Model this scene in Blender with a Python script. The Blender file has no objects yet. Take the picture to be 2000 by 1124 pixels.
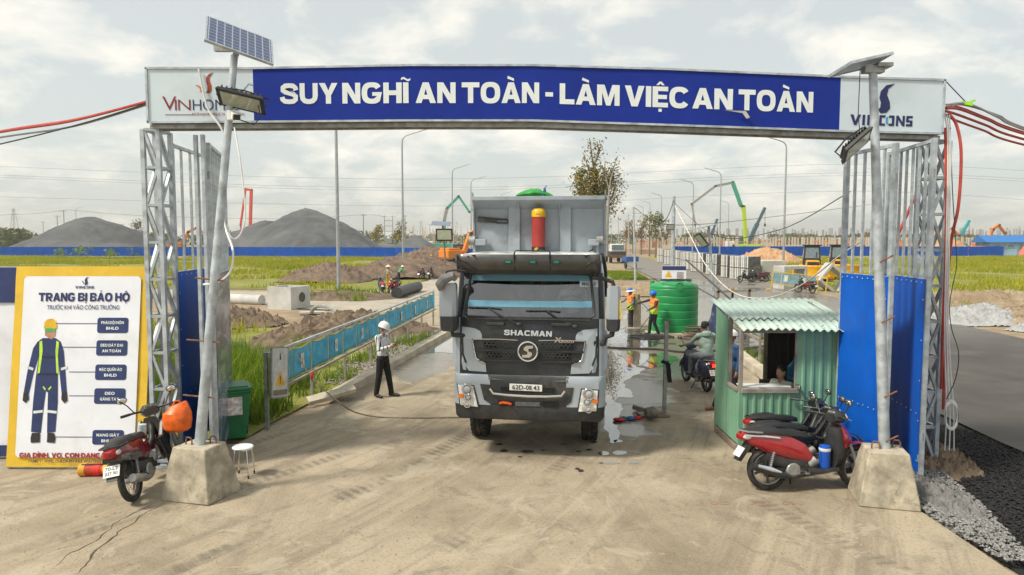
import bpy, bmesh, math, random
import numpy as np
from mathutils import Vector, Matrix, Euler, noise as mnoise
random.seed(11)
rng = np.random.default_rng(11)
R = math.radians
scene = bpy.context.scene
COL = scene.collection

# ------------------------------------------------------------------ camera
CAM_H, PITCH, FPX = 3.6, R(4.03), 1333.0
cam_d = bpy.data.cameras.new('camera')
cam_d.lens, cam_d.sensor_width, cam_d.clip_start, cam_d.clip_end = 24.0, 36.0, 0.1, 6000
cam = bpy.data.objects.new('camera', cam_d); COL.objects.link(cam)
cam.location = (0, 0, CAM_H); cam.rotation_euler = (math.pi / 2 - PITCH, 0, 0)
scene.camera = cam

# ------------------------------------------------------------------ sky and sun
SUN = Vector((-0.56, -0.28, 0.78)).normalized()
world = bpy.data.worlds.new('World'); scene.world = world; world.use_nodes = True
wt = world.node_tree; wt.nodes.clear()
def wn(t, **k):
    n = wt.nodes.new(t)
    for a, b in k.items(): setattr(n, a, b)
    return n
sky = wn('ShaderNodeTexSky', sky_type='NISHITA', sun_disc=False)
sky.sun_elevation = math.asin(SUN.z); sky.sun_rotation = math.atan2(SUN.x, SUN.y)
sky.air_density, sky.dust_density, sky.ozone_density = 1.0, 3.0, 1.0
tc = wn('ShaderNodeTexCoord'); sep = wn('ShaderNodeSeparateXYZ')
wt.links.new(tc.outputs['Generated'], sep.inputs[0])
# cloud deck seen in perspective: project the view direction on a plane overhead
zc = wn('ShaderNodeMath', operation='MAXIMUM'); zc.inputs[1].default_value = 0.0
wt.links.new(sep.outputs[2], zc.inputs[0])
za = wn('ShaderNodeMath', operation='ADD'); za.inputs[1].default_value = 0.32
wt.links.new(zc.outputs[0], za.inputs[0])
vd = wn('ShaderNodeVectorMath', operation='DIVIDE')
cmb = wn('ShaderNodeCombineXYZ')
for i in range(3): wt.links.new(za.outputs[0], cmb.inputs[i])
wt.links.new(tc.outputs['Generated'], vd.inputs[0]); wt.links.new(cmb.outputs[0], vd.inputs[1])
n1 = wn('ShaderNodeTexNoise'); n1.inputs['Scale'].default_value = 3.1; n1.inputs['Detail'].default_value = 9; n1.inputs['Roughness'].default_value = 0.60
n1.inputs['Distortion'].default_value = 0.25
wt.links.new(vd.outputs[0], n1.inputs['Vector'])
rp = wn('ShaderNodeValToRGB'); rp.color_ramp.elements[0].position = 0.46; rp.color_ramp.elements[1].position = 0.66
wt.links.new(n1.outputs['Fac'], rp.inputs[0])
# a thin veil of high overcast evens the blue out, cumulus puffs stand on it
veil = wn('ShaderNodeMix', data_type='RGBA'); veil.inputs['Factor'].default_value = 0.70
VEIL, PUFF = (6.3, 6.6, 6.2, 1), (8.7, 8.25, 7.3, 1)
veil.inputs['B'].default_value = VEIL
wt.links.new(sky.outputs[0], veil.inputs['A'])
puf = wn('ShaderNodeMix', data_type='RGBA'); puf.inputs['B'].default_value = PUFF
pf = wn('ShaderNodeMath', operation='MULTIPLY'); pf.inputs[1].default_value = 0.85
wt.links.new(rp.outputs[0], pf.inputs[0]); wt.links.new(pf.outputs[0], puf.inputs['Factor'])
wt.links.new(veil.outputs['Result'], puf.inputs['A'])
bg = wn('ShaderNodeBackground'); bg.inputs['Strength'].default_value = 0.105
wo = wn('ShaderNodeOutputWorld')
wt.links.new(puf.outputs['Result'], bg.inputs[0]); wt.links.new(bg.outputs[0], wo.inputs[0])
sd = bpy.data.lights.new('sun', 'SUN'); sd.energy = 3.2; sd.angle = R(8); sd.color = (1.0, 0.93, 0.80)
so = bpy.data.objects.new('sun', sd); COL.objects.link(so); so.rotation_euler = SUN.to_track_quat('Z', 'Y').to_euler(); so.location = (-20, -5, 40)
vs = scene.view_settings
vs.view_transform = 'Standard'; vs.look = 'None'; vs.exposure = 0.38; vs.gamma = 1.0; vs.use_curve_mapping = False
cy = scene.cycles
cy.use_denoising = True
cy.max_bounces, cy.diffuse_bounces, cy.glossy_bounces, cy.transmission_bounces, cy.transparent_max_bounces, cy.volume_bounces = 7, 3, 3, 5, 8, 0
cy.caustics_reflective = cy.caustics_refractive = False

# ------------------------------------------------------------------ survey helpers
def ray(px, py):
    x, y = (px - 1000) / FPX, (562 - py) / FPX
    c, s = math.cos(PITCH), math.sin(PITCH)
    return Vector((x, c + y * s, -s + y * c))
def G(px, py, z=0.0):            # spot on the ground
    d = ray(px, py); t = (z - CAM_H) / d.z
    return Vector((d.x * t, d.y * t, z))
def at(px, py, Y):               # point at distance Y
    d = ray(px, py); t = Y / d.y
    return Vector((d.x * t, Y, CAM_H + d.z * t))

# ------------------------------------------------------------------ materials
def lin(c):
    if isinstance(c, str):
        c = [int(c[i:i + 2], 16) / 255 for i in (0, 2, 4)]
        c = [x / 12.92 if x <= 0.04045 else ((x + 0.055) / 1.055) ** 2.4 for x in c]
    return (c[0], c[1], c[2], 1.0)
class NT:
    def __init__(s, name):
        s.m = bpy.data.materials.new(name); s.m.use_nodes = True
        s.t = s.m.node_tree; s.t.nodes.clear()
        s.o = s.t.nodes.new('ShaderNodeOutputMaterial'); s.b = s.t.nodes.new('ShaderNodeBsdfPrincipled')
        s.t.links.new(s.b.outputs[0], s.o.inputs[0])
        s._pos = None
    def n(s, t, **k):
        x = s.t.nodes.new(t)
        for a, b in k.items(): setattr(x, a, b)
        return x
    def put(s, sock, v):
        if hasattr(v, 'is_linked'): s.t.links.new(v, sock)
        else: sock.default_value = v
    def obj(s):
        return s.n('ShaderNodeTexCoord').outputs['Object']
    def pos(s):
        if s._pos is None: s._pos = s.n('ShaderNodeNewGeometry').outputs['Position']
        return s._pos
    def noise(s, scale, detail=4, rough=0.55, vec=None, dist=0.0):
        x = s.n('ShaderNodeTexNoise'); x.inputs['Scale'].default_value = scale; x.inputs['Detail'].default_value = detail
        x.inputs['Roughness'].default_value = rough; x.inputs['Distortion'].default_value = dist
        s.put(x.inputs['Vector'], vec if vec is not None else s.obj()); return x.outputs['Fac']
    def vor(s, scale, vec=None, feature='F1', out='Distance'):
        x = s.n('ShaderNodeTexVoronoi'); x.feature = feature; x.inputs['Scale'].default_value = scale
        s.put(x.inputs['Vector'], vec if vec is not None else s.obj()); return x.outputs[out]
    def ma(s, op, a, b=0.0, c=None, clamp=False):
        x = s.n('ShaderNodeMath', operation=op); x.use_clamp = clamp
        s.put(x.inputs[0], a); s.put(x.inputs[1], b)
        if c is not None: s.put(x.inputs[2], c)
        return x.outputs[0]
    def step(s, v, a, b):   # smooth 0..1 between a and b
        x = s.n('ShaderNodeMapRange', interpolation_type='SMOOTHSTEP'); s.put(x.inputs[0], v)
        x.inputs[1].default_value = a; x.inputs[2].default_value = b; return x.outputs[0]
    def mix(s, f, a, b):
        x = s.n('ShaderNodeMix', data_type='RGBA'); s.put(x.inputs['Factor'], f)
        s.put(x.inputs['A'], lin(a) if not hasattr(a, 'is_linked') else a); s.put(x.inputs['B'], lin(b) if not hasattr(b, 'is_linked') else b)
        return x.outputs['Result']
    def mul(s, col, f):
        x = s.n('ShaderNodeMix', data_type='RGBA', blend_type='MULTIPLY'); x.inputs['Factor'].default_value = 1
        s.put(x.inputs['A'], col); s.put(x.inputs['B'], f); return x.outputs['Result']
    def mapping(s, vec, scale=(1, 1, 1), rot=(0, 0, 0), loc=(0, 0, 0)):
        x = s.n('ShaderNodeMapping'); s.put(x.inputs[0], vec); x.inputs['Scale'].default_value = scale
        x.inputs['Rotation'].default_value = rot; x.inputs['Location'].default_value = loc; return x.outputs[0]
    def bump(s, h, strength=0.3, dist=0.02):
        x = s.n('ShaderNodeBump'); x.inputs['Strength'].default_value = strength; x.inputs['Distance'].default_value = dist
        s.put(x.inputs['Height'], h); s.t.links.new(x.outputs[0], s.b.inputs['Normal'])
    def xyz(s, v):
        x = s.n('ShaderNodeSeparateXYZ'); s.put(x.inputs[0], v); return x.outputs
    def done(s, col=None, rough=None, metal=None, **k):
        if col is not None: s.put(s.b.inputs['Base Color'], lin(col) if not hasattr(col, 'is_linked') else col)
        if rough is not None: s.put(s.b.inputs['Roughness'], rough)
        if metal is not None: s.b.inputs['Metallic'].default_value = metal
        for a, b in k.items(): s.put(s.b.inputs[a.replace('_', ' ')], b)
        return s.m
MATS = {}
def M(name, col='808080', rough=0.6, metal=0.0, var=0.18, vs_=6.0, dirt=None, dscale=2.5, damt=0.5, bump=0.0, bscale=30, **k):
    """plain painted / moulded surface with uneven tone, optional dirt blotches and fine relief"""
    if name in MATS: return MATS[name]
    t = NT(name); c = lin(col)
    v = t.noise(vs_, 5, 0.6)
    a = tuple(x * (1 - var) for x in c[:3]); b = tuple(min(1, x * (1 + var)) for x in c[:3])
    colr = t.mix(t.step(v, 0.3, 0.7), a, b)
    if dirt:
        d = t.step(t.noise(dscale, 8, 0.7, dist=0.4), 0.48, 0.72)
        colr = t.mix(t.ma('MULTIPLY', d, damt), colr, dirt)
    if bump: t.bump(t.noise(bscale, 5, 0.65), bump, 0.01)
    rr = t.ma('ADD', t.ma('MULTIPLY', v, 0.2), rough - 0.1)
    MATS[name] = t.done(colr, rr, metal, **k)
    return MATS[name]

# ------------------------------------------------------------------ mesh helpers
class MB:
    def __init__(s): s.v, s.f, s.m, s.k = [], [], [], 0
    def mat(s, k): s.k = k; return s
    def add(s, vs, fs, X=None):
        o = len(s.v)
        s.v += [tuple(X @ Vector(p)) if X is not None else tuple(p) for p in vs]
        s.f += [tuple(i + o for i in f) for f in fs]; s.m += [s.k] * len(fs); return s
    def box(s, c, sz, rot=None, top=None):
        x, y, z = (q / 2 for q in sz); tx, ty = top if top else (1, 1)
        vs = [(-x, -y, -z), (x, -y, -z), (x, y, -z), (-x, y, -z), (-x * tx, -y * ty, z), (x * tx, -y * ty, z), (x * tx, y * ty, z), (-x * tx, y * ty, z)]
        fs = [(0, 3, 2, 1), (4, 5, 6, 7), (0, 1, 5, 4), (1, 2, 6, 5), (2, 3, 7, 6), (3, 0, 4, 7)]
        X = Matrix.Translation(c)
        if rot is not None: X = X @ (Euler(rot).to_matrix().to_4x4() if not isinstance(rot, Matrix) else rot.to_4x4())
        return s.add(vs, fs, X)
    def beam(s, a, b, w, h=None, up=(0, 0, 1)):
        a, b = Vector(a), Vector(b); d = b - a; h = h or w
        z = d.normalized(); u = Vector(up)
        if abs(z.dot(u)) > 0.98: u = Vector((0, 1, 0)) if abs(z.y) < 0.9 else Vector((1, 0, 0))
        x = u.cross(z).normalized(); y = z.cross(x)
        return s.box((a + b) / 2, (w, h, d.length), Matrix((x, y, z)).transposed())
    def frames(s, pts):
        pts = [Vector(p) for p in pts]; n = len(pts); out = []; u = None
        for i, p in enumerate(pts):
            t = (pts[min(i + 1, n - 1)] - pts[max(i - 1, 0)]).normalized()
            if u is None:
                u = Vector((0, 0, 1)) if abs(t.z) < 0.9 else Vector((1, 0, 0))
            u = (u - t * u.dot(t)).normalized(); out.append((p, u, t.cross(u)))
        return out
    def tube(s, pts, r, n=6, cap=True, closed=False, flat=1.0):
        if closed: pts = list(pts) + [pts[0], pts[1]]
        fr = s.frames(pts); rs = r if isinstance(r, (list, tuple)) else [r] * len(fr)
        if closed: fr = fr[:-1]
        vs, fs = [], []
        for i, (p, u, w) in enumerate(fr):
            for k in range(n):
                a = 2 * math.pi * k / n
                vs.append(p + (u * math.cos(a) + w * math.sin(a) * flat) * rs[min(i, len(rs) - 1)])
        for i in range(len(fr) - 1):
            for k in range(n):
                a, b = i * n + k, i * n + (k + 1) % n
                fs.append((a, b, b + n, a + n))
        if cap and not closed:
            fs.append(tuple(reversed(range(n)))); fs.append(tuple(range(len(vs) - n, len(vs))))
        return s.add(vs, fs)
    def cyl(s, a, b, r, r2=None, n=14): return s.tube([a, b], [r, r if r2 is None else r2], n)
    def lathe(s, prof, n=24, X=None, cap=True):
        vs, fs = [], []
        for r, z in prof:
            for k in range(n): vs.append((r * math.cos(2 * math.pi * k / n), r * math.sin(2 * math.pi * k / n), z))
        for i in range(len(prof) - 1):
            for k in range(n):
                a, b = i * n + k, i * n + (k + 1) % n
                fs.append((a, b, b + n, a + n))
        if cap: fs.append(tuple(reversed(range(n)))); fs.append(tuple(range(len(vs) - n, len(vs))))
        return s.add(vs, fs, X)
    def torus(s, c, R_, r, axis='y', n=28, k=8, flat=1.0):
        vs, fs = [], []
        for i in range(n):
            a = 2 * math.pi * i / n
            for j in range(k):
                b = 2 * math.pi * j / k; q = R_ + r * math.cos(b); h = r * math.sin(b) * flat
                p = (q * math.cos(a), h, q * math.sin(a)) if axis == 'y' else (h, q * math.cos(a), q * math.sin(a)) if axis == 'x' else (q * math.cos(a), q * math.sin(a), h)
                vs.append(p)
        for i in range(n):
            for j in range(k):
                fs.append((i * k + j, i * k + (j + 1) % k, ((i + 1) % n) * k + (j + 1) % k, ((i + 1) % n) * k + j))
        return s.add(vs, fs, Matrix.Translation(c))
    def prism(s, poly, a, b, axis='y', X=None):
        n = len(poly)
        def mp(p, t): return (p[0], t, p[1]) if axis == 'y' else (t, p[0], p[1]) if axis == 'x' else (p[0], p[1], t)
        vs = [mp(p, a) for p in poly] + [mp(p, b) for p in poly]
        fs = [tuple(range(n)), tuple(reversed(range(n, 2 * n)))] + [(i, i + n, (i + 1) % n + n, (i + 1) % n) for i in range(n)]
        return s.add(vs, fs, X)
    def loft(s, rings, cap=True, closed=True):
        n = len(rings[0]); vs = [p for r in rings for p in r]; fs = []
        for i in range(len(rings) - 1):
            for k in range(n if closed else n - 1):
                a, b = i * n + k, i * n + (k + 1) % n
                fs.append((a, b, b + n, a + n))
        if cap and closed: fs.append(tuple(reversed(range(n)))); fs.append(tuple(range(len(vs) - n, len(vs))))
        return s.add(vs, fs)
    def ell(s, c, r, nu=12, nv=8, X=None):
        vs, fs = [], []
        r = (r, r, r) if not isinstance(r, (tuple, list)) else r
        for j in range(nv + 1):
            t = math.pi * j / nv
            for i in range(nu):
                p = 2 * math.pi * i / nu
                vs.append((r[0] * math.sin(t) * math.cos(p), r[1] * math.sin(t) * math.sin(p), -r[2] * math.cos(t)))
        for j in range(nv):
            for i in range(nu): fs.append((j * nu + i, j * nu + (i + 1) % nu, (j + 1) * nu + (i + 1) % nu, (j + 1) * nu + i))
        Y = Matrix.Translation(c)
        return s.add(vs, fs, Y @ X if X is not None else Y)
    def face(s, pts): return s.add(pts, [tuple(range(len(pts)))])
    def strip(s, L, Rr):
        n = len(L); return s.add(list(L) + list(Rr), [(i, i + n, i + 1 + n, i + 1) for i in range(n - 1)])
    def mesh(s, name, mats, smooth=35):
        me = bpy.data.meshes.new(name); me.from_pydata(s.v, [], s.f)
        for m in (mats if isinstance(mats, (list, tuple)) else [mats]): me.materials.append(m)
        if any(s.m): me.polygons.foreach_set('material_index', s.m)
        bm = bmesh.new(); bm.from_mesh(me); bmesh.ops.remove_doubles(bm, verts=bm.verts, dist=1e-5)
        bmesh.ops.recalc_face_normals(bm, faces=bm.faces); bm.to_mesh(me); bm.free()
        if smooth:
            me.polygons.foreach_set('use_smooth', [True] * len(me.polygons)); me.set_sharp_from_angle(angle=R(smooth))
        me.update(); return me
    def build(s, name, mats, parent=None, smooth=35, bevel=0, loc=None, rot=None, seg=2):
        o = bpy.data.objects.new(name, s.mesh(name, mats, smooth)); COL.objects.link(o)
        if parent is not None: o.parent = parent
        if loc is not None: o.location = loc
        if rot is not None: o.rotation_euler = rot
        if bevel:
            b = o.modifiers.new('edge', 'BEVEL'); b.width = bevel; b.segments = seg; b.limit_method = 'ANGLE'; b.angle_limit = R(40)
            b.harden_normals = False
        return o
def link(name, me, parent=None, loc=None, rot=None, scale=None):
    o = bpy.data.objects.new(name, me); COL.objects.link(o)
    if parent is not None: o.parent = parent
    if loc is not None: o.location = loc
    if rot is not None: o.rotation_euler = rot
    if scale is not None: o.scale = scale if isinstance(scale, (tuple, list)) else (scale,) * 3
    return o
def empty(name, label, cat, loc=(0, 0, 0), rz=0, group=None):
    o = bpy.data.objects.new(name, None); COL.objects.link(o); o.location = loc
    o.rotation_euler = rz if isinstance(rz, (tuple, list)) else (0, 0, rz); o.empty_display_size = 0.2
    return tag(o, label, cat, group)
def tag(o, label, cat, group=None):
    o['label'] = label; o['category'] = cat
    if group: o['group'] = group
    return o
def struct(o): o['kind'] = 'structure'; return o
def stuff(o): o['kind'] = 'stuff'; return o
def copy_tree(o, parent=None):
    c = o.copy(); COL.objects.link(c)
    if parent is not None: c.parent = parent
    for ch in o.children: copy_tree(ch, c)
    return c
def kid(o, label): o['label'] = label; return o

# writing: built-in font turned to mesh, fitted to a cap height and width
def glyphs(body, bold=0.0, extrude=0.0, res=4):
    cu = bpy.data.curves.new('t', 'FONT'); cu.body = body; cu.offset = bold; cu.extrude = extrude; cu.resolution_u = res
    ob = bpy.data.objects.new('t', cu); COL.objects.link(ob)
    dg = bpy.context.evaluated_depsgraph_get(); dg.update()
    me = bpy.data.meshes.new_from_object(ob.evaluated_get(dg))
    bpy.data.objects.remove(ob); bpy.data.curves.remove(cu); return me
import unicodedata
_gl = {}
def glyph(ch, bold):
    if (ch, bold) not in _gl:
        me = glyphs(ch, bold); me.calc_loop_triangles()
        co = np.empty(len(me.vertices) * 3); me.vertices.foreach_get('co', co); co = co.reshape(-1, 3)[:, :2].copy()
        fs = [tuple(p.vertices) for p in me.polygons]
        co[:, 0] -= co[:, 0].min(); _gl[(ch, bold)] = (co, fs, co[:, 0].max(), me.vertices and co[:, 1].max()); bpy.data.meshes.remove(me)
    return _gl[(ch, bold)]
# heavy extended capitals of the gate banner, drawn as outlines of cap height 1
def _thick(path, hw):
    L, Rr = [], []
    for i, p in enumerate(path):
        a, b = path[max(i - 1, 0)], path[min(i + 1, len(path) - 1)]
        d = Vector((b[0] - a[0], b[1] - a[1])).normalized(); w = hw * (1 + .18 * abs(d.y))
        L.append((p[0] - d.y * w, p[1] + d.x * w)); Rr.append((p[0] + d.y * w, p[1] - d.x * w))
    return L + Rr[::-1]
def _ring(cx, cy, rx, ry, tx, ty, a0, a1, n, e=2.6):
    def pt(a, x, y):
        c, q = math.cos(a), math.sin(a)
        return (cx + x * math.copysign(abs(c) ** (2 / e), c), cy + y * math.copysign(abs(q) ** (2 / e), q))
    A = [R(a0 + (a1 - a0) * i / n) for i in range(n + 1)]
    return [[pt(A[i], rx, ry), pt(A[i + 1], rx, ry), pt(A[i + 1], rx - tx, ry - ty), pt(A[i], rx - tx, ry - ty)] for i in range(n)]
def _rect(a, b, c, d): return [(a, b), (c, b), (c, d), (a, d)]
def _bowl(x, yo0, yo1, rx, yi0, yi1, rxi, n=8):
    out = []
    for i in range(n):
        q = []
        for k, (y0, y1, r_) in ((i, (yo0, yo1, rx)), (i + 1, (yo0, yo1, rx)), (i + 1, (yi0, yi1, rxi)), (i, (yi0, yi1, rxi))):
            a = math.pi * (k / n - .5); q.append((x + r_ * abs(math.cos(a)) ** .8, (y0 + y1) / 2 + (y1 - y0) / 2 * math.sin(a)))
        out.append(q)
    return out
def block(ch):
    B = {
     'I': [_rect(0, 0, .28, 1)], '-': [_rect(0, .34, .42, .55)],
     'L': [[(0, 0), (.76, 0), (.76, .24), (.28, .24), (.28, 1), (0, 1)]],
     'T': [[(.33, 0), (.61, 0), (.61, .76), (.94, .76), (.94, 1), (0, 1), (0, .76), (.33, .76)]],
     'H': [[(0, 0), (.28, 0), (.28, .39), (.66, .39), (.66, 0), (.94, 0), (.94, 1), (.66, 1), (.66, .62), (.28, .62), (.28, 1), (0, 1)]],
     'E': [[(0, 0), (.80, 0), (.80, .22), (.28, .22), (.28, .40), (.74, .40), (.74, .60), (.28, .60), (.28, .78), (.80, .78), (.80, 1), (0, 1)]],
     'N': [[(0, 0), (.26, 0), (.26, .58), (.62, 0), (.92, 0), (.92, 1), (.66, 1), (.66, .42), (.30, 1), (0, 1)]],
     'A': [[(0, 0), (.36, 1), (.51, 1), (.51, .70), (.43, .40), (.51, .40), (.51, .19), (.36, .19), (.29, 0)], [(1.02, 0), (.66, 1), (.51, 1), (.51, .70), (.59, .40), (.51, .40), (.51, .19), (.66, .19), (.73, 0)]],
     'V': [[(0, 1), (.31, 1), (.51, .32), (.71, 1), (1.02, 1), (.67, 0), (.35, 0)]],
     'Y': [[(0, 1), (.32, 1), (.50, .64), (.68, 1), (1.0, 1), (.64, .40), (.64, 0), (.36, 0), (.36, .40)]],
     'M': [[(0, 0), (0, 1), (.38, 1), (.58, .40), (.78, 1), (1.16, 1), (1.16, 0), (.90, 0), (.90, .62), (.69, 0), (.47, 0), (.26, .62), (.26, 0)]],
     'S': [_thick([(.86, .66), (.83, .77), (.72, .87), (.5, .893), (.28, .87), (.155, .78), (.155, .67), (.28, .58), (.5, .53), (.72, .47), (.845, .36), (.84, .22), (.72, .13), (.5, .107), (.26, .13), (.14, .23), (.12, .34)], .112)],
     'U': [_thick([(.14, 1), (.14, .40), (.17, .25), (.27, .15), (.42, .112), (.56, .112), (.71, .15), (.81, .25), (.84, .40), (.84, 1)], .115)],
     'O': _ring(.52, .5, .52, .52, .28, .24, 0, 360, 30),
     'C': _ring(.52, .5, .52, .52, .28, .24, 32, 328, 24),
     'D': [_rect(0, 0, .28, 1), _rect(.28, .77, .48, 1), _rect(.28, 0, .48, .23)] + _bowl(.48, 0, 1, .48, .23, .77, .20),
     'P': [_rect(0, 0, .28, 1), _rect(.28, .78, .58, 1), _rect(.28, .30, .58, .52)] + _bowl(.58, .30, 1, .34, .52, .78, .08),
     'R': [_rect(0, 0, .28, 1), _rect(.28, .78, .58, 1), _rect(.28, .34, .58, .56), [(.36, .34), (.66, .34), (.95, 0), (.62, 0)]] + _bowl(.58, .34, 1, .34, .56, .78, .08),
     'B': [_rect(0, 0, .28, 1), _rect(.28, .79, .58, 1), _rect(.28, .42, .58, .60), _rect(.28, 0, .58, .21)] + _bowl(.58, .51, 1, .32, .60, .79, .08) + _bowl(.58, 0, .51, .36, .21, .42, .10),
    }
    B['G'] = _ring(.52, .5, .52, .52, .28, .24, 32, 318, 24)
    e = B['G'][-1]; B['G'] = B['G'] + [[e[1], (1.04, .54), (.54, .54), (.54, .36), (.79, .36), e[2]]]
    return B.get(ch)
def accent(kind, cx, top, k, t):
    """polygons of a diacritic centred on cx above a capital of height top; k = size, t = stroke"""
    y = top + 0.07 * k
    if kind == '\u0300': return [[(cx - .20 * k, y + .26 * k), (cx - .02 * k, y + .26 * k - t), (cx + .14 * k, y), (cx - .04 * k, y)]] if 0 else [[(cx - .19 * k, y + .27 * k), (cx + .17 * k, y + .13 * k), (cx + .17 * k, y), (cx - .22 * k, y + .13 * k)]]
    if kind == '\u0301': return [[(cx + .19 * k, y + .27 * k), (cx + .22 * k, y + .13 * k), (cx - .17 * k, y), (cx - .17 * k, y + .13 * k)]]
    if kind == '\u0302': return [[(cx - .24 * k, y), (cx - .06 * k, y + .19 * k), (cx + .06 * k, y + .19 * k), (cx + .24 * k, y), (cx + .08 * k, y), (cx, y + .08 * k), (cx - .08 * k, y)]]
    if kind == '\u0306': return [[(cx - .22 * k, y + .18 * k), (cx - .12 * k, y), (cx + .12 * k, y), (cx + .22 * k, y + .18 * k), (cx + .10 * k, y + .18 * k), (cx, y + .09 * k), (cx - .10 * k, y + .18 * k)]]
    if kind == '\u0303':
        a = [(cx + (i / 8 - .5) * .52 * k, y + (.10 + .06 * math.sin(i / 8 * 2 * math.pi)) * k) for i in range(9)]
        return [[(p[0], p[1] + .055 * k) for p in a] + [(p[0], p[1] - .055 * k) for p in reversed(a)]]
    if kind == '\u0309': return [[(cx - .09 * k, y + .24 * k), (cx + .05 * k, y + .26 * k), (cx + .12 * k, y + .18 * k), (cx + .04 * k, y + .09 * k), (cx + .04 * k, y), (cx - .05 * k, y), (cx - .05 * k, y + .12 * k), (cx + .02 * k, y + .18 * k), (cx - .09 * k, y + .17 * k)]]
    if kind == '\u0323': return [[(cx - .09 * k, -.24 * k), (cx + .09 * k, -.24 * k), (cx + .09 * k, -.08 * k), (cx - .09 * k, -.08 * k)]]
    return []
def writing(name, body, w, cap, mat, parent, loc, rot=(R(90), 0, 0), bold=0.02, align='c', shear=0.0, bend=None, gap=0.075, space=0.24, heavy=False):
    """text in the local xy plane, baseline on y = 0, fitted to width w and cap height cap (accents drawn on top)"""
    H = glyph('H', bold); c0, c1 = H[0][:, 1].min(), H[0][:, 1].max(); hc = c1 - c0
    vs, fs, x = [], [], 0.0
    def poly(ps):
        o = len(vs); vs.extend((a, b) for a, b in ps); fs.append(tuple(range(o, o + len(ps))))
    for ch in body:
        if ch == ' ': x += space; continue
        nf = unicodedata.normalize('NFD', ch); base = {'\u0110': 'D'}.get(nf[0], nf[0])
        bl = block(base) if heavy else None
        if bl:
            cw = max(p[0] for ps in bl for p in ps) * hc
            for ps in bl: poly([(x + p[0] * hc, p[1] * hc) for p in ps])
        else:
            co, ff, cw, ctop = glyph(base, bold)
            o = len(vs); vs.extend((a + x, b - c0) for a, b in co); fs.extend(tuple(q + o for q in f) for f in ff)
        if ch == '\u0110': poly([(x - .08, hc * .43), (x - .012, hc * .43), (x - .012, hc * .57), (x - .08, hc * .57)])
        lift = hc; side = 0
        for mk in nf[1:]:
            if mk == '\u031b': poly([(x + cw + .005, hc * .80), (x + cw + .10, hc * .86), (x + cw + .12, hc * 1.06), (x + cw + .03, hc * 1.04)]); continue
            for ps in accent(mk, x + cw / 2 + side, lift, hc * .92, 0): poly(ps)
            if mk == '\u0302': lift += hc * .02; side = cw * .42 + .04
        x += cw + gap
    a = np.array(vs); x0, x1 = a[:, 0].min(), a[:, 0].max()
    X = (a[:, 0] - x0) / (x1 - x0) * w - (w / 2 if align == 'c' else 0 if align == 'l' else w)
    Y = a[:, 1] * cap / hc
    X = X + Y * shear
    if bend: Y = Y + np.array([bend(q) for q in X])
    me = bpy.data.meshes.new(name); me.from_pydata(list(zip(X, Y, [0.0] * len(X))), [], fs); me.materials.append(mat); me.update()
    return link(name, me, parent, loc, rot)
# ================================================================== ground materials
def wet_mask(t):
    """where hosing has left the yard damp (a property of the place, drawn in metres)"""
    p = t.pos(); x, y, z = t.xyz(p)
    def ell(cx, cy, rx, ry):
        a = t.ma('POWER', t.ma('DIVIDE', t.ma('SUBTRACT', x, cx), rx), 2); b = t.ma('POWER', t.ma('DIVIDE', t.ma('SUBTRACT', y, cy), ry), 2)
        return t.ma('SUBTRACT', 1.0, t.ma('ADD', a, b))
    e = t.ma('MAXIMUM', ell(3.2, 22.5, 4.6, 7.0), t.ma('MAXIMUM', ell(2.3, 16.0, 1.5, 4.5), ell(13.0, 40.0, 9.0, 34.0)))
    e = t.ma('MAXIMUM', e, ell(-2.6, 22.0, 1.3, 5.0))
    n = t.noise(0.55, 6, 0.62, p, 0.6)
    return t.step(t.ma('ADD', t.ma('MAXIMUM', t.ma('MINIMUM', e, 1.0), -1.0), t.ma('MULTIPLY', t.ma('SUBTRACT', n, 0.5), 2.4)), 0.18, 0.42)
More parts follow.
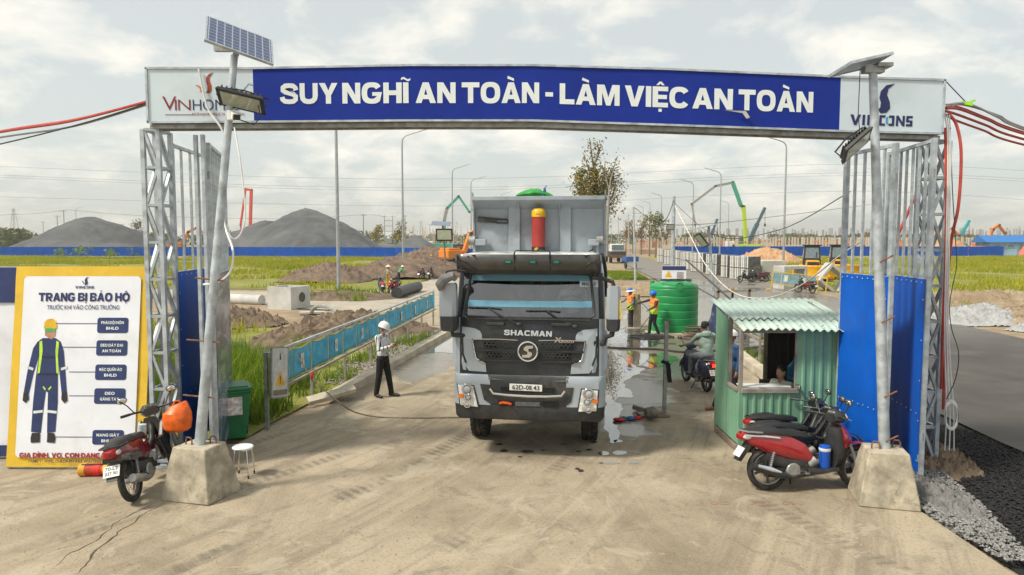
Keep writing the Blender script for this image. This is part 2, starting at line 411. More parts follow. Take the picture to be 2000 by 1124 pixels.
def concrete_ground():
    t = NT('driveway_concrete'); p = t.pos(); x, y, z = t.xyz(p)
    big = t.noise(0.28, 6, 0.6, p, 0.7); mid = t.noise(1.7, 8, 0.68, p, 0.5); fine = t.noise(26, 6, 0.7, p)
    c = t.mix(t.step(big, 0.34, 0.66), (0.262, 0.212, 0.142), (0.405, 0.338, 0.242))
    c = t.mix(t.ma('MULTIPLY', t.step(mid, 0.48, 0.70), 0.60), c, (0.165, 0.137, 0.096))
    # dust swept along the wheel paths: noise drawn out along arcs round far centres
    for cx, cy, sc, wgt, dark in ((-22, 21, 2.3, .55, (0.17, 0.137, 0.095)), (-60, 40, 2.0, .50, (0.43, 0.36, 0.258)), (26, 14, 1.7, .36, (0.175, 0.143, 0.10))):
        dx, dy = t.ma('SUBTRACT', x, cx), t.ma('SUBTRACT', y, cy)
        rad = t.ma('SQRT', t.ma('ADD', t.ma('POWER', dx, 2), t.ma('POWER', dy, 2)))
        ang = t.ma('ARCTAN2', dy, dx)
        k = t.n('ShaderNodeCombineXYZ'); t.put(k.inputs[0], t.ma('MULTIPLY', rad, sc)); t.put(k.inputs[1], t.ma('MULTIPLY', ang, 5.0))
        st = t.noise(1.0, 7, 0.70, k.outputs[0], 0.15)
        c = t.mix(t.ma('MULTIPLY', t.step(st, 0.50, 0.65), wgt), c, dark)
    # tyre tracks with tread bars
    for cx, cy, r0, w, y0, y1 in ((-22, 21, 22.9, .16, 2, 12.5), (-22, 21, 25.0, .17, 2, 12.5), (-30, 30, 33.0, .15, 2, 16), (-26, 24, 24.6, .13, 2, 14), (22, 16, 19.8, .16, 2, 15), (30, 18, 26.3, .15, 2, 15), (-40, 30, 42.9, .14, 2, 13)):
        dx, dy = t.ma('SUBTRACT', x, cx), t.ma('SUBTRACT', y, cy)
        rad = t.ma('SQRT', t.ma('ADD', t.ma('POWER', dx, 2), t.ma('POWER', dy, 2)))
        ang = t.ma('MULTIPLY', t.ma('ARCTAN2', dy, dx), r0)
        band = t.step(t.ma('ABSOLUTE', t.ma('SUBTRACT', rad, r0)), w, w * .6)
        bars = t.step(t.ma('SINE', t.ma('ADD', t.ma('MULTIPLY', ang, 42), t.ma('MULTIPLY', rad, 9))), -.3, .5)
        fade = t.step(t.noise(.6, 4, .6, p), .46, .58)
        m = t.ma('MULTIPLY', t.ma('MULTIPLY', band, fade), t.ma('MULTIPLY', t.ma('ADD', t.ma('MULTIPLY', bars, .6), .3), .62))
        c = t.mix(m, c, (0.105, 0.088, 0.066))
    spots = t.step(t.vor(3.1, p), .10, .05); sel = t.step(t.noise(1.1, 2, .5, p), .56, .62)
    c = t.mix(t.ma('MULTIPLY', t.ma('MULTIPLY', spots, sel), .7), c, (0.10, 0.085, 0.07))
    c = t.mix(t.ma('MULTIPLY', t.step(fine, .50, .66), .52), c, (0.135, 0.112, 0.08))
    c = t.mix(t.ma('MULTIPLY', t.step(t.noise(.9, 9, .72, p, 1.2), .555, .60), .55), c, (0.42, 0.365, 0.275))
    c = t.mix(t.ma('MULTIPLY', t.step(t.noise(1.4, 9, .75, p, .8), .58, .62), .45), c, (0.15, 0.124, 0.09))
    c = t.mix(t.ma('MULTIPLY', t.step(t.noise(55, 3, .6, p), .56, .68), .55), c, (0.43, 0.38, 0.30))
    w = wet_mask(t)
    c = t.mix(t.ma('MULTIPLY', w, .68), c, (0.15, 0.135, 0.115))
    ro = t.ma('SUBTRACT', 0.9, t.ma('MULTIPLY', w, 0.68))
    h = t.ma('ADD', t.ma('MULTIPLY', mid, .6), t.ma('MULTIPLY', fine, .4))
    t.bump(t.ma('MULTIPLY', h, t.ma('SUBTRACT', 1.0, t.ma('MULTIPLY', w, .85))), .35, .03)
    return t.done(c, ro)
def asphalt_ground():
    t = NT('road_asphalt'); p = t.pos(); x, y, z = t.xyz(p)
    a = t.noise(.5, 5, .6, p, .4); f = t.noise(55, 4, .75, p)
    c = t.mix(t.step(a, .35, .65), (.050, .046, .043), (.078, .071, .065))
    c = t.mix(t.ma('MULTIPLY', t.step(f, .5, .7), .55), c, (.105, .096, .088))
    v = t.mapping(p, (2.2, .06, 1), (0, 0, R(-3)))
    c = t.mix(t.ma('MULTIPLY', t.step(t.noise(1, 5, .6, v), .55, .72), .5), c, (.06, .055, .05))
    c = t.mix(t.ma('MULTIPLY', t.step(t.noise(.13, 4, .6, p), .52, .66), .45), c, (.19, .165, .135))
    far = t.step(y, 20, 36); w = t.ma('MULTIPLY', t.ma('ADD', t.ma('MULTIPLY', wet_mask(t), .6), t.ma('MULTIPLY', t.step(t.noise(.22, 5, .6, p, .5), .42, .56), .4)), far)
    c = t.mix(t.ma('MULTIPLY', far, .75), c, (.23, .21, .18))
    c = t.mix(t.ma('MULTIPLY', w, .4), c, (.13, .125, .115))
    t.bump(f, .25, .01)
    return t.done(c, t.ma('SUBTRACT', .82, t.ma('MULTIPLY', w, .66)))
def soil(name, a, b, c2, scale=.8):
    t = NT(name); p = t.pos()
    n = t.noise(scale, 8, .68, p, .5); f = t.noise(9, 7, .72, p)
    c = t.mix(t.step(n, .36, .64), a, b); c = t.mix(t.ma('MULTIPLY', t.step(f, .5, .7), .6), c, c2)
    t.bump(t.ma('ADD', n, f), .6, .05); return t.done(c, .95)
MG = {
 'drive': concrete_ground(), 'asphalt': asphalt_ground(),
 'earth': soil('bare_earth', (.24, .175, .11), (.36, .28, .185), (.16, .118, .08)),
 'track': soil('gravel_track', (.33, .295, .235), (.44, .395, .32), (.24, .215, .175)),
 'clod': soil('dug_clay', (.15, .108, .073), (.24, .175, .12), (.09, .066, .047), 1.6),
 'brownheap': soil('brown_heap', (.13, .092, .068), (.21, .150, .108), (.075, .055, .042), 1.2),
 'redheap': soil('orange_earth', (.42, .24, .13), (.54, .34, .19), (.30, .18, .11), .5),
 'turf': soil('turf_ground', (.16, .175, .03), (.27, .26, .05), (.26, .20, .10), .18),
 'gravelheap': soil('grey_gravel_heap', (.075, .08, .085), (.13, .135, .14), (.05, .054, .058), .10),
 'darkgravel': soil('grey_gravel_slope', (.20, .205, .21), (.29, .295, .30), (.15, .155, .16), .5),
 'bitumen': soil('loose_black_asphalt', (.010, .010, .011), (.022, .022, .023), (.05, .05, .05), 3),
 'pebble': soil('grey_pebbles', (.15, .148, .142), (.23, .226, .22), (.09, .088, .085), 4),
 'limestone': soil('pale_crushed_stone', (.30, .305, .305), (.42, .42, .42), (.21, .213, .216), 2),
}
def sheet(name, pts, z, mat, thick=0):
    m = MB()
    if thick: m.prism([(p[0], p[1]) for p in pts], z - thick, z, 'z')
    else: m.face([(p[0], p[1], z) for p in pts])
    return struct(m.build(name, mat, smooth=0))
def wob(pts, amp=.12, step=.6, seed=0):
    """closed outline resampled with ragged edges"""
    out = []
    for i, a in enumerate(pts):
        b = pts[(i + 1) % len(pts)]; a_, b_ = Vector((a[0], a[1])), Vector((b[0], b[1])); L = (b_ - a_).length
        k = max(1, int(L / step)); nrm = Vector((-(b_ - a_).y, (b_ - a_).x)) / max(L, 1e-6)
        for j in range(k):
            q = a_.lerp(b_, j / k); d = mnoise.noise(Vector((q.x / (step * 2.2), q.y / (step * 2.2), seed))) * amp
            out.append(q + nrm * d)
    return out
def spline(pts, n=6):
    out, k = [], len(pts)
    for i in range(k):
        p = [Vector(pts[(i + j - 1) % k][:2]) for j in range(4)]
        for s in range(n):
            u = s / n
            out.append(.5 * ((2 * p[1]) + (p[2] - p[0]) * u + (2 * p[0] - 5 * p[1] + 4 * p[2] - p[3]) * u * u + (3 * p[1] - p[0] - 3 * p[2] + p[3]) * u ** 3))
    return out
ground = sheet('ground', [(-2500, -40), (2500, -40), (2500, 2800), (-2500, 2800)], -.10, MG['earth'])
DRIVE = [(-16, -3), (5.43, -3), (5.43, 9.3), (6.05, 9.9), (6.15, 15), (6.9, 22), (9.75, 24), (11.5, 42), (0, 42), (-2.5, 40), (-6.6, 33.6), (-5.2, 30), (-2.35, 27), (-4.05, 14.6), (-4.38, 14.3), (-4.86, 11.85), (-5.6, 11.6), (-9, 11.9), (-16, 11.9)]
drive = sheet('driveway', wob(DRIVE, .05, .5), 0, MG['drive'], .2)
sheet('gravel_track', wob([(-2.5, 40), (0, 42), (3, 60), (6, 112), (-4, 112), (-6.5, 75), (-8, 52), (-11, 46.5), (-17, 47.5), (-30, 50), (-90, 58), (-90, 53), (-30, 45), (-17, 41.3), (-12, 36.5), (-6.6, 33.6)], .5, 1.2, 3), -.04, MG['track'])
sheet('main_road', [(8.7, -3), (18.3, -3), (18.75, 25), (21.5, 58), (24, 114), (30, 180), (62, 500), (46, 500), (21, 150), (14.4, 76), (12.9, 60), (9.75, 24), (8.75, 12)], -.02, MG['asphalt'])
sheet('far_apron', [(9.7, 23.9), (11.5, 42), (12.9, 60), (13.2, 60), (9.9, 23.9)], -.014, MG['drive'])
sheet('left_field', wob([(-9.5, 49), (-8.2, 56), (-7.2, 75), (-5.4, 112), (-4, 138), (-260, 150), (-260, 70), (-60, 58), (-17, 50)], .8, 2, 5), -.07, MG['turf'])
sheet('verge', wob([(-4.9, 12.4), (-4.2, 18), (-5.4, 24), (-9, 28), (-26, 34), (-40, 40), (-40, 13), (-12, 12.2)], .4, 1, 6), -.065, MG['turf'])
sheet('right_field', wob([(22.5, 35), (60, 42), (200, 60), (200, 152), (26, 140), (24.5, 90), (22.5, 60)], .8, 2, 7), -.07, MG['turf'])
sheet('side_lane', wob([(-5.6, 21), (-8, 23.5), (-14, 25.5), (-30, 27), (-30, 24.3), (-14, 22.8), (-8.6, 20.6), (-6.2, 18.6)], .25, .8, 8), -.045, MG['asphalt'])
sheet('shoulder', wob([(5.6, -3), (8.9, -3), (8.95, 12), (9.3, 17), (6.6, 17), (6.3, 10), (5.6, 9.3)], .05, .6), -.075, MG['bitumen'])

# hosed kerb along the left of the drive: separate cast lengths
def kerb_run(a, b, n, w, h, label):
    a, b = Vector(a), Vector(b); d = (b - a) / n
    root = empty('kerb', label, 'kerb', (a.x, a.y, 0))
    me = MB().box((0, 0, 0), (w, d.length - .012, h), top=(.86, 1)).mesh('kerb_stone', M('kerb_concrete', (.50, .44, .34), .9, var=.22, vs_=1.3, dirt=(.25, .21, .16), bump=.5))
    ang = math.atan2(d.y, d.x) - math.pi / 2
    for i in range(n):
        c = d * (i + .5); link('kerb_stone', me, root, (c.x, c.y, h / 2 - .05 + random.uniform(-.008, .008)), (random.uniform(-.012, .012), 0, ang + random.uniform(-.012, .012)))
    return root
kerb_run((-4.02, 15.2, 0), (-2.28, 27.2, 0), 11, .34, .22, 'pale concrete kerb along the barrier of blue netting panels, left of the truck')
kerb_run((6.42, 15.2, 0), (7.1, 21.5, 0), 6, .34, .20, 'pale concrete kerb seen through the guard booth window')
slab = MB()
slab.prism(wob([(-.55, -.16), (.5, -.2), (.58, .12), (-.5, .2)], .04, .15), 0, .09, 'z')
tag(slab.build('broken_slab', M('kerb_concrete'), loc=(-4.02, 14.95, .12), rot=(.10, -.16, .62), bevel=.008), 'broken slab of kerb concrete tipped at the near kerb end under the rope', 'slab')

# cracks worn open in the drive
def crack(pts, w, seed):
    m = MB(); L, Rr = [], []; pts = [Vector(p[:2]) for p in pts]
    ch = []
    for a, b in zip(pts, pts[1:]):
        k = max(2, int((b - a).length / .07))
        for j in range(k):
            q = a.lerp(b, j / k); n = Vector((-(b - a).y, (b - a).x)).normalized()
            q = q + n * (mnoise.noise(Vector((q.x * 4, q.y * 4, seed))) * .07 + mnoise.noise(Vector((q.x * 13, q.y * 13, seed))) * .025); ch.append((q, n))
    for i, (q, n) in enumerate(ch):
        ww = w * (.3 + .7 * abs(mnoise.noise(Vector((i * .21, seed, 0)))) * 2) * min(1, i / 6, (len(ch) - 1 - i) / 6)
        L.append((q.x + n.x * ww, q.y + n.y * ww, .003)); Rr.append((q.x - n.x * ww, q.y - n.y * ww, .003))
    m.strip(L, Rr); return m.build('crack', M('crack_dirt', (.07, .058, .045), 1.0), drive, smooth=0)
crack([G(150, 1124), G(185, 1078), G(215, 1050), G(290, 1000), G(345, 972)], .016, 1)
crack([G(95, 1118), G(140, 1080), G(195, 1052), G(235, 1015), G(318, 976)], .010, 2)
crack([G(1180, 792), G(1290, 789), G(1402, 788)], .010, 3)

# puddles of wash water
t = NT('wash_water'); p = t.pos()
t.bump(t.noise(5.0, 4, .55, p), .10, .01)
WATER = t.done((.10, .088, .07), .11, IOR=1.45, Coat_Weight=1.0, Coat_Roughness=.01, Coat_IOR=1.6)
def puddle(pxs, lab, amp=.10, seed=0, z=.005):
    pts = wob(spline([G(*q) for q in pxs], 5), amp, .16, seed)
    m = MB(); m.face([(q.x, q.y, z) for q in pts]); o = m.build('puddle', WATER, smooth=0)
    return stuff(tag(o, lab, 'puddle'))
puddle([(1186, 690), (1228, 684), (1262, 692), (1300, 690), (1324, 702), (1300, 714), (1262, 722), (1236, 737), (1216, 752), (1232, 762), (1236, 775), (1204, 779), (1214, 800), (1208, 832), (1204, 862), (1190, 864), (1184, 830), (1178, 790), (1174, 740)], 'bright water puddle lying along the right side of the truck', .16, 1)
puddle([(806, 692), (850, 664), (866, 650), (900, 652), (905, 690), (860, 688)], 'bright water puddle beside the kerb, left of the truck', .12, 2)
puddle([(1184, 652), (1225, 646), (1262, 654), (1292, 660), (1282, 674), (1240, 682), (1196, 680)], 'thin sheet of water spread around the hosing workers', .18, 3)
for i, (cx, cy, rx, ry) in enumerate(((1212, 885, 15, 4.5), (1190, 905, 20, 2.2), (1238, 904, 10, 2.4), (1178, 886, 9, 3.5), (1206, 862, 7, 2))):
    puddle([(cx + rx * math.cos(a), cy + ry * math.sin(a)) for a in (0, 1, 2.1, 3.1, 4.2, 5.2)], ['spilt water pool to the right of the front tyre, largest of the small ones', 'thin streak of spilt water nearest the camera by the right tyre', 'small spilt water pool furthest right of the tyre tracks', 'small spilt water pool just below the right front tyre', 'little spilt water pool touching the right tyre'][i], .05, 5 + i)
m = MB()
for cx, cy, rx, ry in ((985, 881, 8, 2.5), (1030, 882, 14, 3), (1130, 882, 6, 2), (1150, 879, 7, 2), (1135, 920, 6, 3), (1060, 880, 5, 1.6), (1100, 868, 9, 2), (1160, 864, 8, 2), (975, 868, 7, 2), (1128, 916, 5, 2), (1015, 893, 4, 1.5)):
    m.face([(q.x, q.y, .0035) for q in wob(spline([G(cx + rx * math.cos(a), cy + ry * math.sin(a)) for a in (0, 1, 2.1, 3.1, 4.2, 5.2)], 3), .02, .05, cx)])
m.build('oil_stain', M('oil_drip', (.055, .045, .035), .35), drive, smooth=0)

# ------------------------------------------------------------------ heaps of earth and gravel
def hf(name, cx, cy, rx, ry, h, mat, res=60, rough=.35, freq=.8, seed=0, ang=0, pw=1.0, base=-.08, clod=.34, rnd=.06, detail=5):
    m = MB(); vs, fs, idx = [], [], {}
    ca, sa = math.cos(ang), math.sin(ang)
    n = res; nz = {}
    for j in range(n + 1):
        for i in range(n + 1):
            u, v = i / n * 2 - 1, j / n * 2 - 1; d = math.hypot(u, v)
            edge = 1 + .22 * mnoise.noise(Vector((u * 1.7 + seed, v * 1.7, seed)))
            f = max(0.0, 1 - d / edge)
            x, y = u * rx, v * ry; X, Y = cx + x * ca - y * sa, cy + x * sa + y * ca
            q = mnoise.fractal(Vector((X * freq, Y * freq, seed * 3.1)), .85, 2.1, detail)
            g_ = (math.sqrt(1 + rnd) - math.sqrt((1 - f) ** 2 + rnd)) / (math.sqrt(1 + rnd) - math.sqrt(rnd))
            z = base + h * (g_ ** pw) * (1 + rough * .30 * q) + clod * min(1, f * 5) * abs(mnoise.fractal(Vector((X * freq * 4, Y * freq * 4, seed)), .7, 2.0, 3)) * h ** .5
            if f > 0: idx[(i, j)] = len(vs); vs.append((X, Y, max(z, base)))
    for j in range(n):
        for i in range(n):
            k = [(i, j), (i + 1, j), (i + 1, j + 1), (i, j + 1)]
            if all(q in idx for q in k): fs.append(tuple(idx[q] for q in k))
    m.add(vs, fs); return m.build(name, mat, smooth=50)
def heap(name, label, cat, *a, group=None, **k): return tag(hf(name, *a, **k), label, cat, group)
# spoil along the trench behind the left barrier
GS = 'heaps of dug earth in the left field'
heap('earth_heap', 'long low heap of dug clay just behind the blue netting barrier', 'earth', -6.3, 25.6, 4.0, 1.7, 0.85, MG['clod'], rough=.9, freq=1.5, seed=1, ang=.75, group=GS)
heap('earth_heap', 'low clay heap left of the concrete manhole box', 'earth', -12.4, 29.2, 2.6, 1.8, .75, MG['clod'], rough=.9, freq=1.3, seed=2, ang=.2, group=GS)
heap('earth_heap', 'dark gravel and soil pile at the foot of the nearest tall lamp post', 'earth', -10.6, 42.4, 4.4, 2.2, .4, MG['brownheap'], rough=.6, freq=1.1, seed=3, group=GS)
heap('earth_heap', 'rounded brown soil heap left of the tall lamp post', 'earth', -16.2, 60, 4.6, 3.6, 1.5, MG['brownheap'], rough=.5, freq=.8, seed=4, group=GS)
heap('earth_heap', 'long brown soil ridge running past the tall lamp post', 'earth', -10.6, 66, 8.0, 4.0, 1.6, MG['brownheap'], rough=.5, freq=.8, seed=5, ang=.35, group=GS)
heap('earth_heap', 'highest brown earth bank beside the orange excavator', 'earth', -10.5, 92, 8.5, 5, 2.6, MG['brownheap'], rough=.4, freq=.7, seed=6, ang=.3, group=GS)
heap('earth_heap', 'brown ridge of spoil in front of the excavator bank', 'earth', -10.9, 80, 6.5, 4, 1.5, MG['brownheap'], rough=.5, freq=.8, seed=16, ang=.3, group=GS)
heap('earth_heap', 'orange earth pile in front of the right blue hoarding', 'earth', 40.5, 108, 6, 5, 2.3, MG['redheap'], rough=.35, freq=.5, seed=7)
heap('earth_heap', 'low sandy clod heap beside the green water tank', 'earth', 8.2, 46, 3.4, 2.4, .6, MG['earth'], rough=.8, freq=1.2, seed=8)
heap('earth_heap', 'long bank of tan clods along the right side of the asphalt', 'earth', 25.2, 36.0, 6.0, 5.0, .85, MG['earth'], rough=1.0, freq=.9, seed=9, ang=.1, res=80, detail=7)
heap('earth_heap', 'tan clod bank at the right picture edge beyond the asphalt', 'earth', 24.3, 30.4, 4.2, 2.6, .75, MG['earth'], rough=1.0, freq=1.1, seed=10, ang=.2, res=70, detail=7)
heap('earth_heap', 'reddish mound of earth beyond the end of the right hoarding', 'earth', 103, 165, 9, 7, 5.0, MG['redheap'], rough=.25, freq=.3, seed=15)
heap('crushed_stone_heap', 'pale grey crushed stone heap beside the asphalt on the right', 'gravel', 21.0, 30.6, 2.9, 1.9, .65, MG['limestone'], rough=.4, freq=1.2, seed=11, ang=.2)
heap('crushed_stone_heap', 'small pale crushed stone spill in front of the larger pale heap', 'gravel', 21.8, 27.4, 2.0, .8, .42, MG['limestone'], rough=.6, freq=1.4, seed=12)
heap('pebble_heap', 'grey pebbles spilling out between the right gate foot and the black gravel', 'gravel', 5.95, 9.3, .5, 1.3, .16, MG['pebble'], rough=.6, freq=2.6, seed=13, pw=.7, ang=-.1)
heap('pebble_heap', 'crumbled concrete and gravel at the foot of the right gate tower', 'gravel', 6.75, 10.9, .8, .8, .30, MG['clod'], rough=.7, freq=2.5, seed=14)
# stockpiles behind the hoarding
GP = 'grey gravel stockpiles behind the left hoarding'
def stock(cx, cy, rx, ry, h, lab, seed, pw=.92): heap('gravel_stockpile', lab, 'gravel', cx, cy, rx, ry, h, MG['gravelheap'], res=90, rough=.22, freq=.085, seed=seed, pw=pw, group=GP, detail=6, clod=.10, rnd=.012)
stock(-55.0, 184, 22.5, 22, 11.6, 'tallest grey gravel stockpile behind the blue hoarding', 21)
stock(-67.5, 188, 18, 18, 8.9, 'lower shoulder of the tallest gravel stockpile, on its left', 22)
stock(-113, 184, 20, 20, 9.6, 'grey gravel stockpile at far left behind the safety board', 23)
stock(-26.0, 184, 8, 9, 4.8, 'smallest grey gravel stockpile right of the tall lamp post', 24)
stock(-52, 205, 50, 9, 2.6, 'long low gravel bank behind the tallest stockpile', 25, .5)

# ------------------------------------------------------------------ loose stones, grass
def scatter_mesh(name, pts, sizes, mat, flat=.7):
    n = len(pts); base = np.array([(1, 0, 0), (-1, 0, 0), (0, 1, 0), (0, -1, 0), (0, 0, 1), (0, 0, -1)], float)
    tri = np.array([(0, 2, 4), (2, 1, 4), (1, 3, 4), (3, 0, 4), (2, 0, 5), (1, 2, 5), (3, 1, 5), (0, 3, 5)])
    j = base[None] * (1 + rng.uniform(-.35, .35, (n, 6, 1))) + rng.uniform(-.3, .3, (n, 6, 3))
    j[:, :, 2] *= flat
    v = pts[:, None] + j * sizes[:, None, None]
    me = bpy.data.meshes.new(name); me.from_pydata(v.reshape(-1, 3).tolist(), [], (tri[None] + (np.arange(n) * 6)[:, None, None]).reshape(-1, 3).tolist())
    me.materials.append(mat); return link(name, me)
def inpoly(P, poly):
    x, y = P[:, 0], P[:, 1]; r = np.zeros(len(P), bool); n = len(poly)
    for i in range(n):
        (x1, y1), (x2, y2) = poly[i][:2], poly[(i + 1) % n][:2]
        c = ((y1 > y) != (y2 > y)) & (x < (x2 - x1) * (y - y1) / (y2 - y1 + 1e-12) + x1); r ^= c
    return r
def fill(poly, n, z=0.0):
    a = np.array([p[:2] for p in poly]); P = rng.uniform(a.min(0), a.max(0), (int(n), 2)); P = P[inpoly(P, poly)]
    return np.c_[P, np.full(len(P), z)]
def stones(name, label, poly, n, s0, s1, mat, z):
    p = fill(poly, n, z); p[:, 2] += rng.uniform(-.004, .02, len(p)) * (s1 / .04)
    return stuff(tag(scatter_mesh(name, p, rng.uniform(s0, s1, len(p)), mat), label, 'gravel'))
stones('loose_asphalt_gravel', 'loose black asphalt gravel along the edge of the right road', [(5.5, 3), (8.8, 3), (9.0, 12.6), (8.4, 13.4), (7.2, 12.5), (6.6, 10.4), (6.25, 9), (5.7, 7.4)], 30000, .012, .034, M('black_stone', (.016, .016, .017), .75, var=.6, vs_=40, Specular_IOR_Level=.3), -.06)
stones('loose_pebbles', 'loose grey pebbles beside the right lamp block', [(5.45, 7.4), (5.8, 7.3), (6.35, 9.0), (6.7, 10.6), (6.9, 11.2), (5.8, 11.0), (5.45, 9.3)], 5500, .012, .032, M('grey_stone', (.22, .217, .21), .9, var=.5, vs_=40), .03)
stones('drive_grit', 'scattered grit and small stones over the concrete drive', [(-8, 3.6), (5.3, 3.6), (5.3, 14), (-4, 14), (-5, 10.2), (-8, 10.2)], 2600, .003, .011, M('verge_stone', (.30, .28, .25), .9, var=.5, vs_=30), .002)
stones('verge_gravel', 'grey gravel lying under the left netting barrier', [(-4.3, 17), (-2.6, 28), (-4.0, 30), (-5.0, 20), (-4.8, 17)], 5000, .02, .05, M('verge_stone', (.30, .28, .25), .9, var=.5, vs_=30), -.05)
stones('verge_gravel', 'grey gravel beyond the kerb seen through the booth', [(6.6, 15), (8.4, 15), (9.4, 23), (7.2, 22)], 4000, .02, .05, M('verge_stone'), -.05)
def leafy(t, c, f=.42):
    d, l = t.n('ShaderNodeBsdfDiffuse'), t.n('ShaderNodeBsdfTranslucent'); m = t.n('ShaderNodeMixShader'); m.inputs[0].default_value = f
    t.put(d.inputs[0], c); t.put(l.inputs[0], c); t.t.links.new(d.outputs[0], m.inputs[1]); t.t.links.new(l.outputs[0], m.inputs[2]); t.t.links.new(m.outputs[0], t.o.inputs[0]); return t.m
t = NT('grass_blade'); p = t.pos()
gt = t.noise(.16, 4, .6, p, .6); gf = t.noise(5.5, 2, .6, p)
c = t.mix(t.step(gt, .38, .62), (.29, .33, .025), (.50, .46, .05)); c = t.mix(t.ma('MULTIPLY', t.step(gf, .45, .68), .55), c, (.15, .20, .025))
c = t.mix(t.ma('MULTIPLY', t.step(t.noise(11, 2, .5, p), .58, .7), .5), c, (.48, .40, .14))
GRASS = leafy(t, c)
t = NT('weed_leaf'); p = t.pos()
c = t.mix(t.step(t.noise(2.5, 4, .6, p), .36, .64), (.12, .21, .02), (.27, .34, .045)); WEED = leafy(t, c)
def blades(name, label, P, h0, h1, w0, w1, per, mat, lean=.35, spread=.15):
    n = len(P) * per; B = np.repeat(P, per, 0).astype(float); B[:, :2] += rng.normal(0, spread, (n, 2))
    a = rng.uniform(0, 2 * math.pi, n); h = rng.uniform(h0, h1, n) * (1 - .5 * rng.random(n) ** 3); w = rng.uniform(w0, w1, n)
    la = rng.uniform(0, 2 * math.pi, n); ln = np.abs(rng.normal(0, lean, n)) * h
    side = np.c_[np.cos(a), np.sin(a), np.zeros(n)] * w[:, None] / 2; off = np.c_[np.cos(la) * ln, np.sin(la) * ln, np.zeros(n)]
    up = np.c_[np.zeros((n, 2)), h]
    v = np.stack([B - side, B + side, B + side * .8 + up * .55 + off * .35, B - side * .8 + up * .55 + off * .35, B + up + off], 1)
    o = (np.arange(n) * 5)[:, None]
    q = np.concatenate([o + np.array([0, 1, 2, 3])], 0); tr = o + np.array([3, 2, 4])
    me = bpy.data.meshes.new(name); me.from_pydata(v.reshape(-1, 3).tolist(), [], q.tolist() + tr.tolist())
    me.materials.append(mat); ob = link(name, me); return stuff(tag(ob, label, 'grass'))
def patchy(P, f, thr, seed):
    k = np.array([mnoise.noise(Vector((p[0] * f, p[1] * f, seed))) for p in P]); return P[k > thr]
LF = [(-9.8, 50), (-8.4, 58), (-19, 66), (-16, 78), (-17, 108), (-12, 136), (-120, 146), (-75, 80), (-40, 56), (-18, 51)]
Pl = patchy(fill(LF, 42000, -.07), .11, -.10, 11); blades('field_grass', 'tall yellow green grass filling the field in front of the left hoarding', Pl, .18, .62, .05, .11, 3, GRASS, spread=.25)
RF = [(23.5, 42), (34, 39), (60, 44), (130, 90), (125, 146), (36, 136), (27, 112), (25.5, 80)]
Pr = patchy(fill(RF, 34000, -.07), .11, -.10, 12); blades('field_grass', 'tall yellow green grass filling the field right of the main road', Pr, .18, .62, .05, .11, 3, GRASS, spread=.25)
V1 = [(-5.0, 13.2), (-4.7, 17), (-5.6, 20.5), (-8.6, 20), (-12, 21.5), (-12, 13.2)]
Pv = patchy(fill(V1, 3400, -.06), .5, -.22, 2); blades('verge_weeds', 'lush green weeds growing between the left gate and the netting barrier', Pv, .35, 1.05, .02, .05, 6, WEED, lean=.5, spread=.12)
V2 = [(-9, 26.5), (-16, 29), (-22, 33), (-30, 33), (-26, 24), (-12, 26)]
Pv = patchy(fill(V2, 1500, -.06), .4, .02, 3); blades('verge_weeds', 'green weed tufts beyond the grey lane, seen right of the left gate', Pv, .3, .8, .02, .06, 6, GRASS, lean=.5, spread=.2)
Pv = patchy(fill([(-4.4, 15), (-2.9, 26), (-4.3, 27), (-5.2, 16)], 900, -.06), .7, .0, 4); blades('verge_weeds', 'short weeds under the left netting barrier', Pv, .12, .4, .015, .035, 5, WEED, lean=.6, spread=.1)
Pv = patchy(fill([(6.7, 15), (8.2, 15), (9, 22), (7.4, 22)], 700, -.06), .7, -.1, 5); blades('verge_weeds', 'short weeds beyond the kerb, seen through the booth window', Pv, .12, .45, .02, .04, 5, WEED, lean=.6, spread=.1)
Pv = patchy(fill([(-9, 40), (-7.6, 46), (-14, 47), (-14, 41)], 500, -.06), .5, .05, 6); blades('verge_weeds', 'weeds beside the gravel track near the parked motorbikes', Pv, .2, .7, .03, .08, 6, WEED, lean=.5, spread=.2)
Pv = patchy(fill([(19.4, 30), (24, 33), (32, 37), (30, 42), (22, 41), (19.8, 35)], 1300, -.03), .4, .02, 7); blades('verge_weeds', 'grass tufts among the tan clods on the right', Pv, .25, .8, .03, .08, 6, GRASS, lean=.5, spread=.2)
Pv = fill([(9.5, 62), (12.4, 62), (14, 78), (10, 80)], 1600, -.08); blades('verge_weeds', 'strip of fresh green turf beside the main road kerb', Pv, .08, .22, .04, .09, 4, WEED, lean=.5, spread=.2)
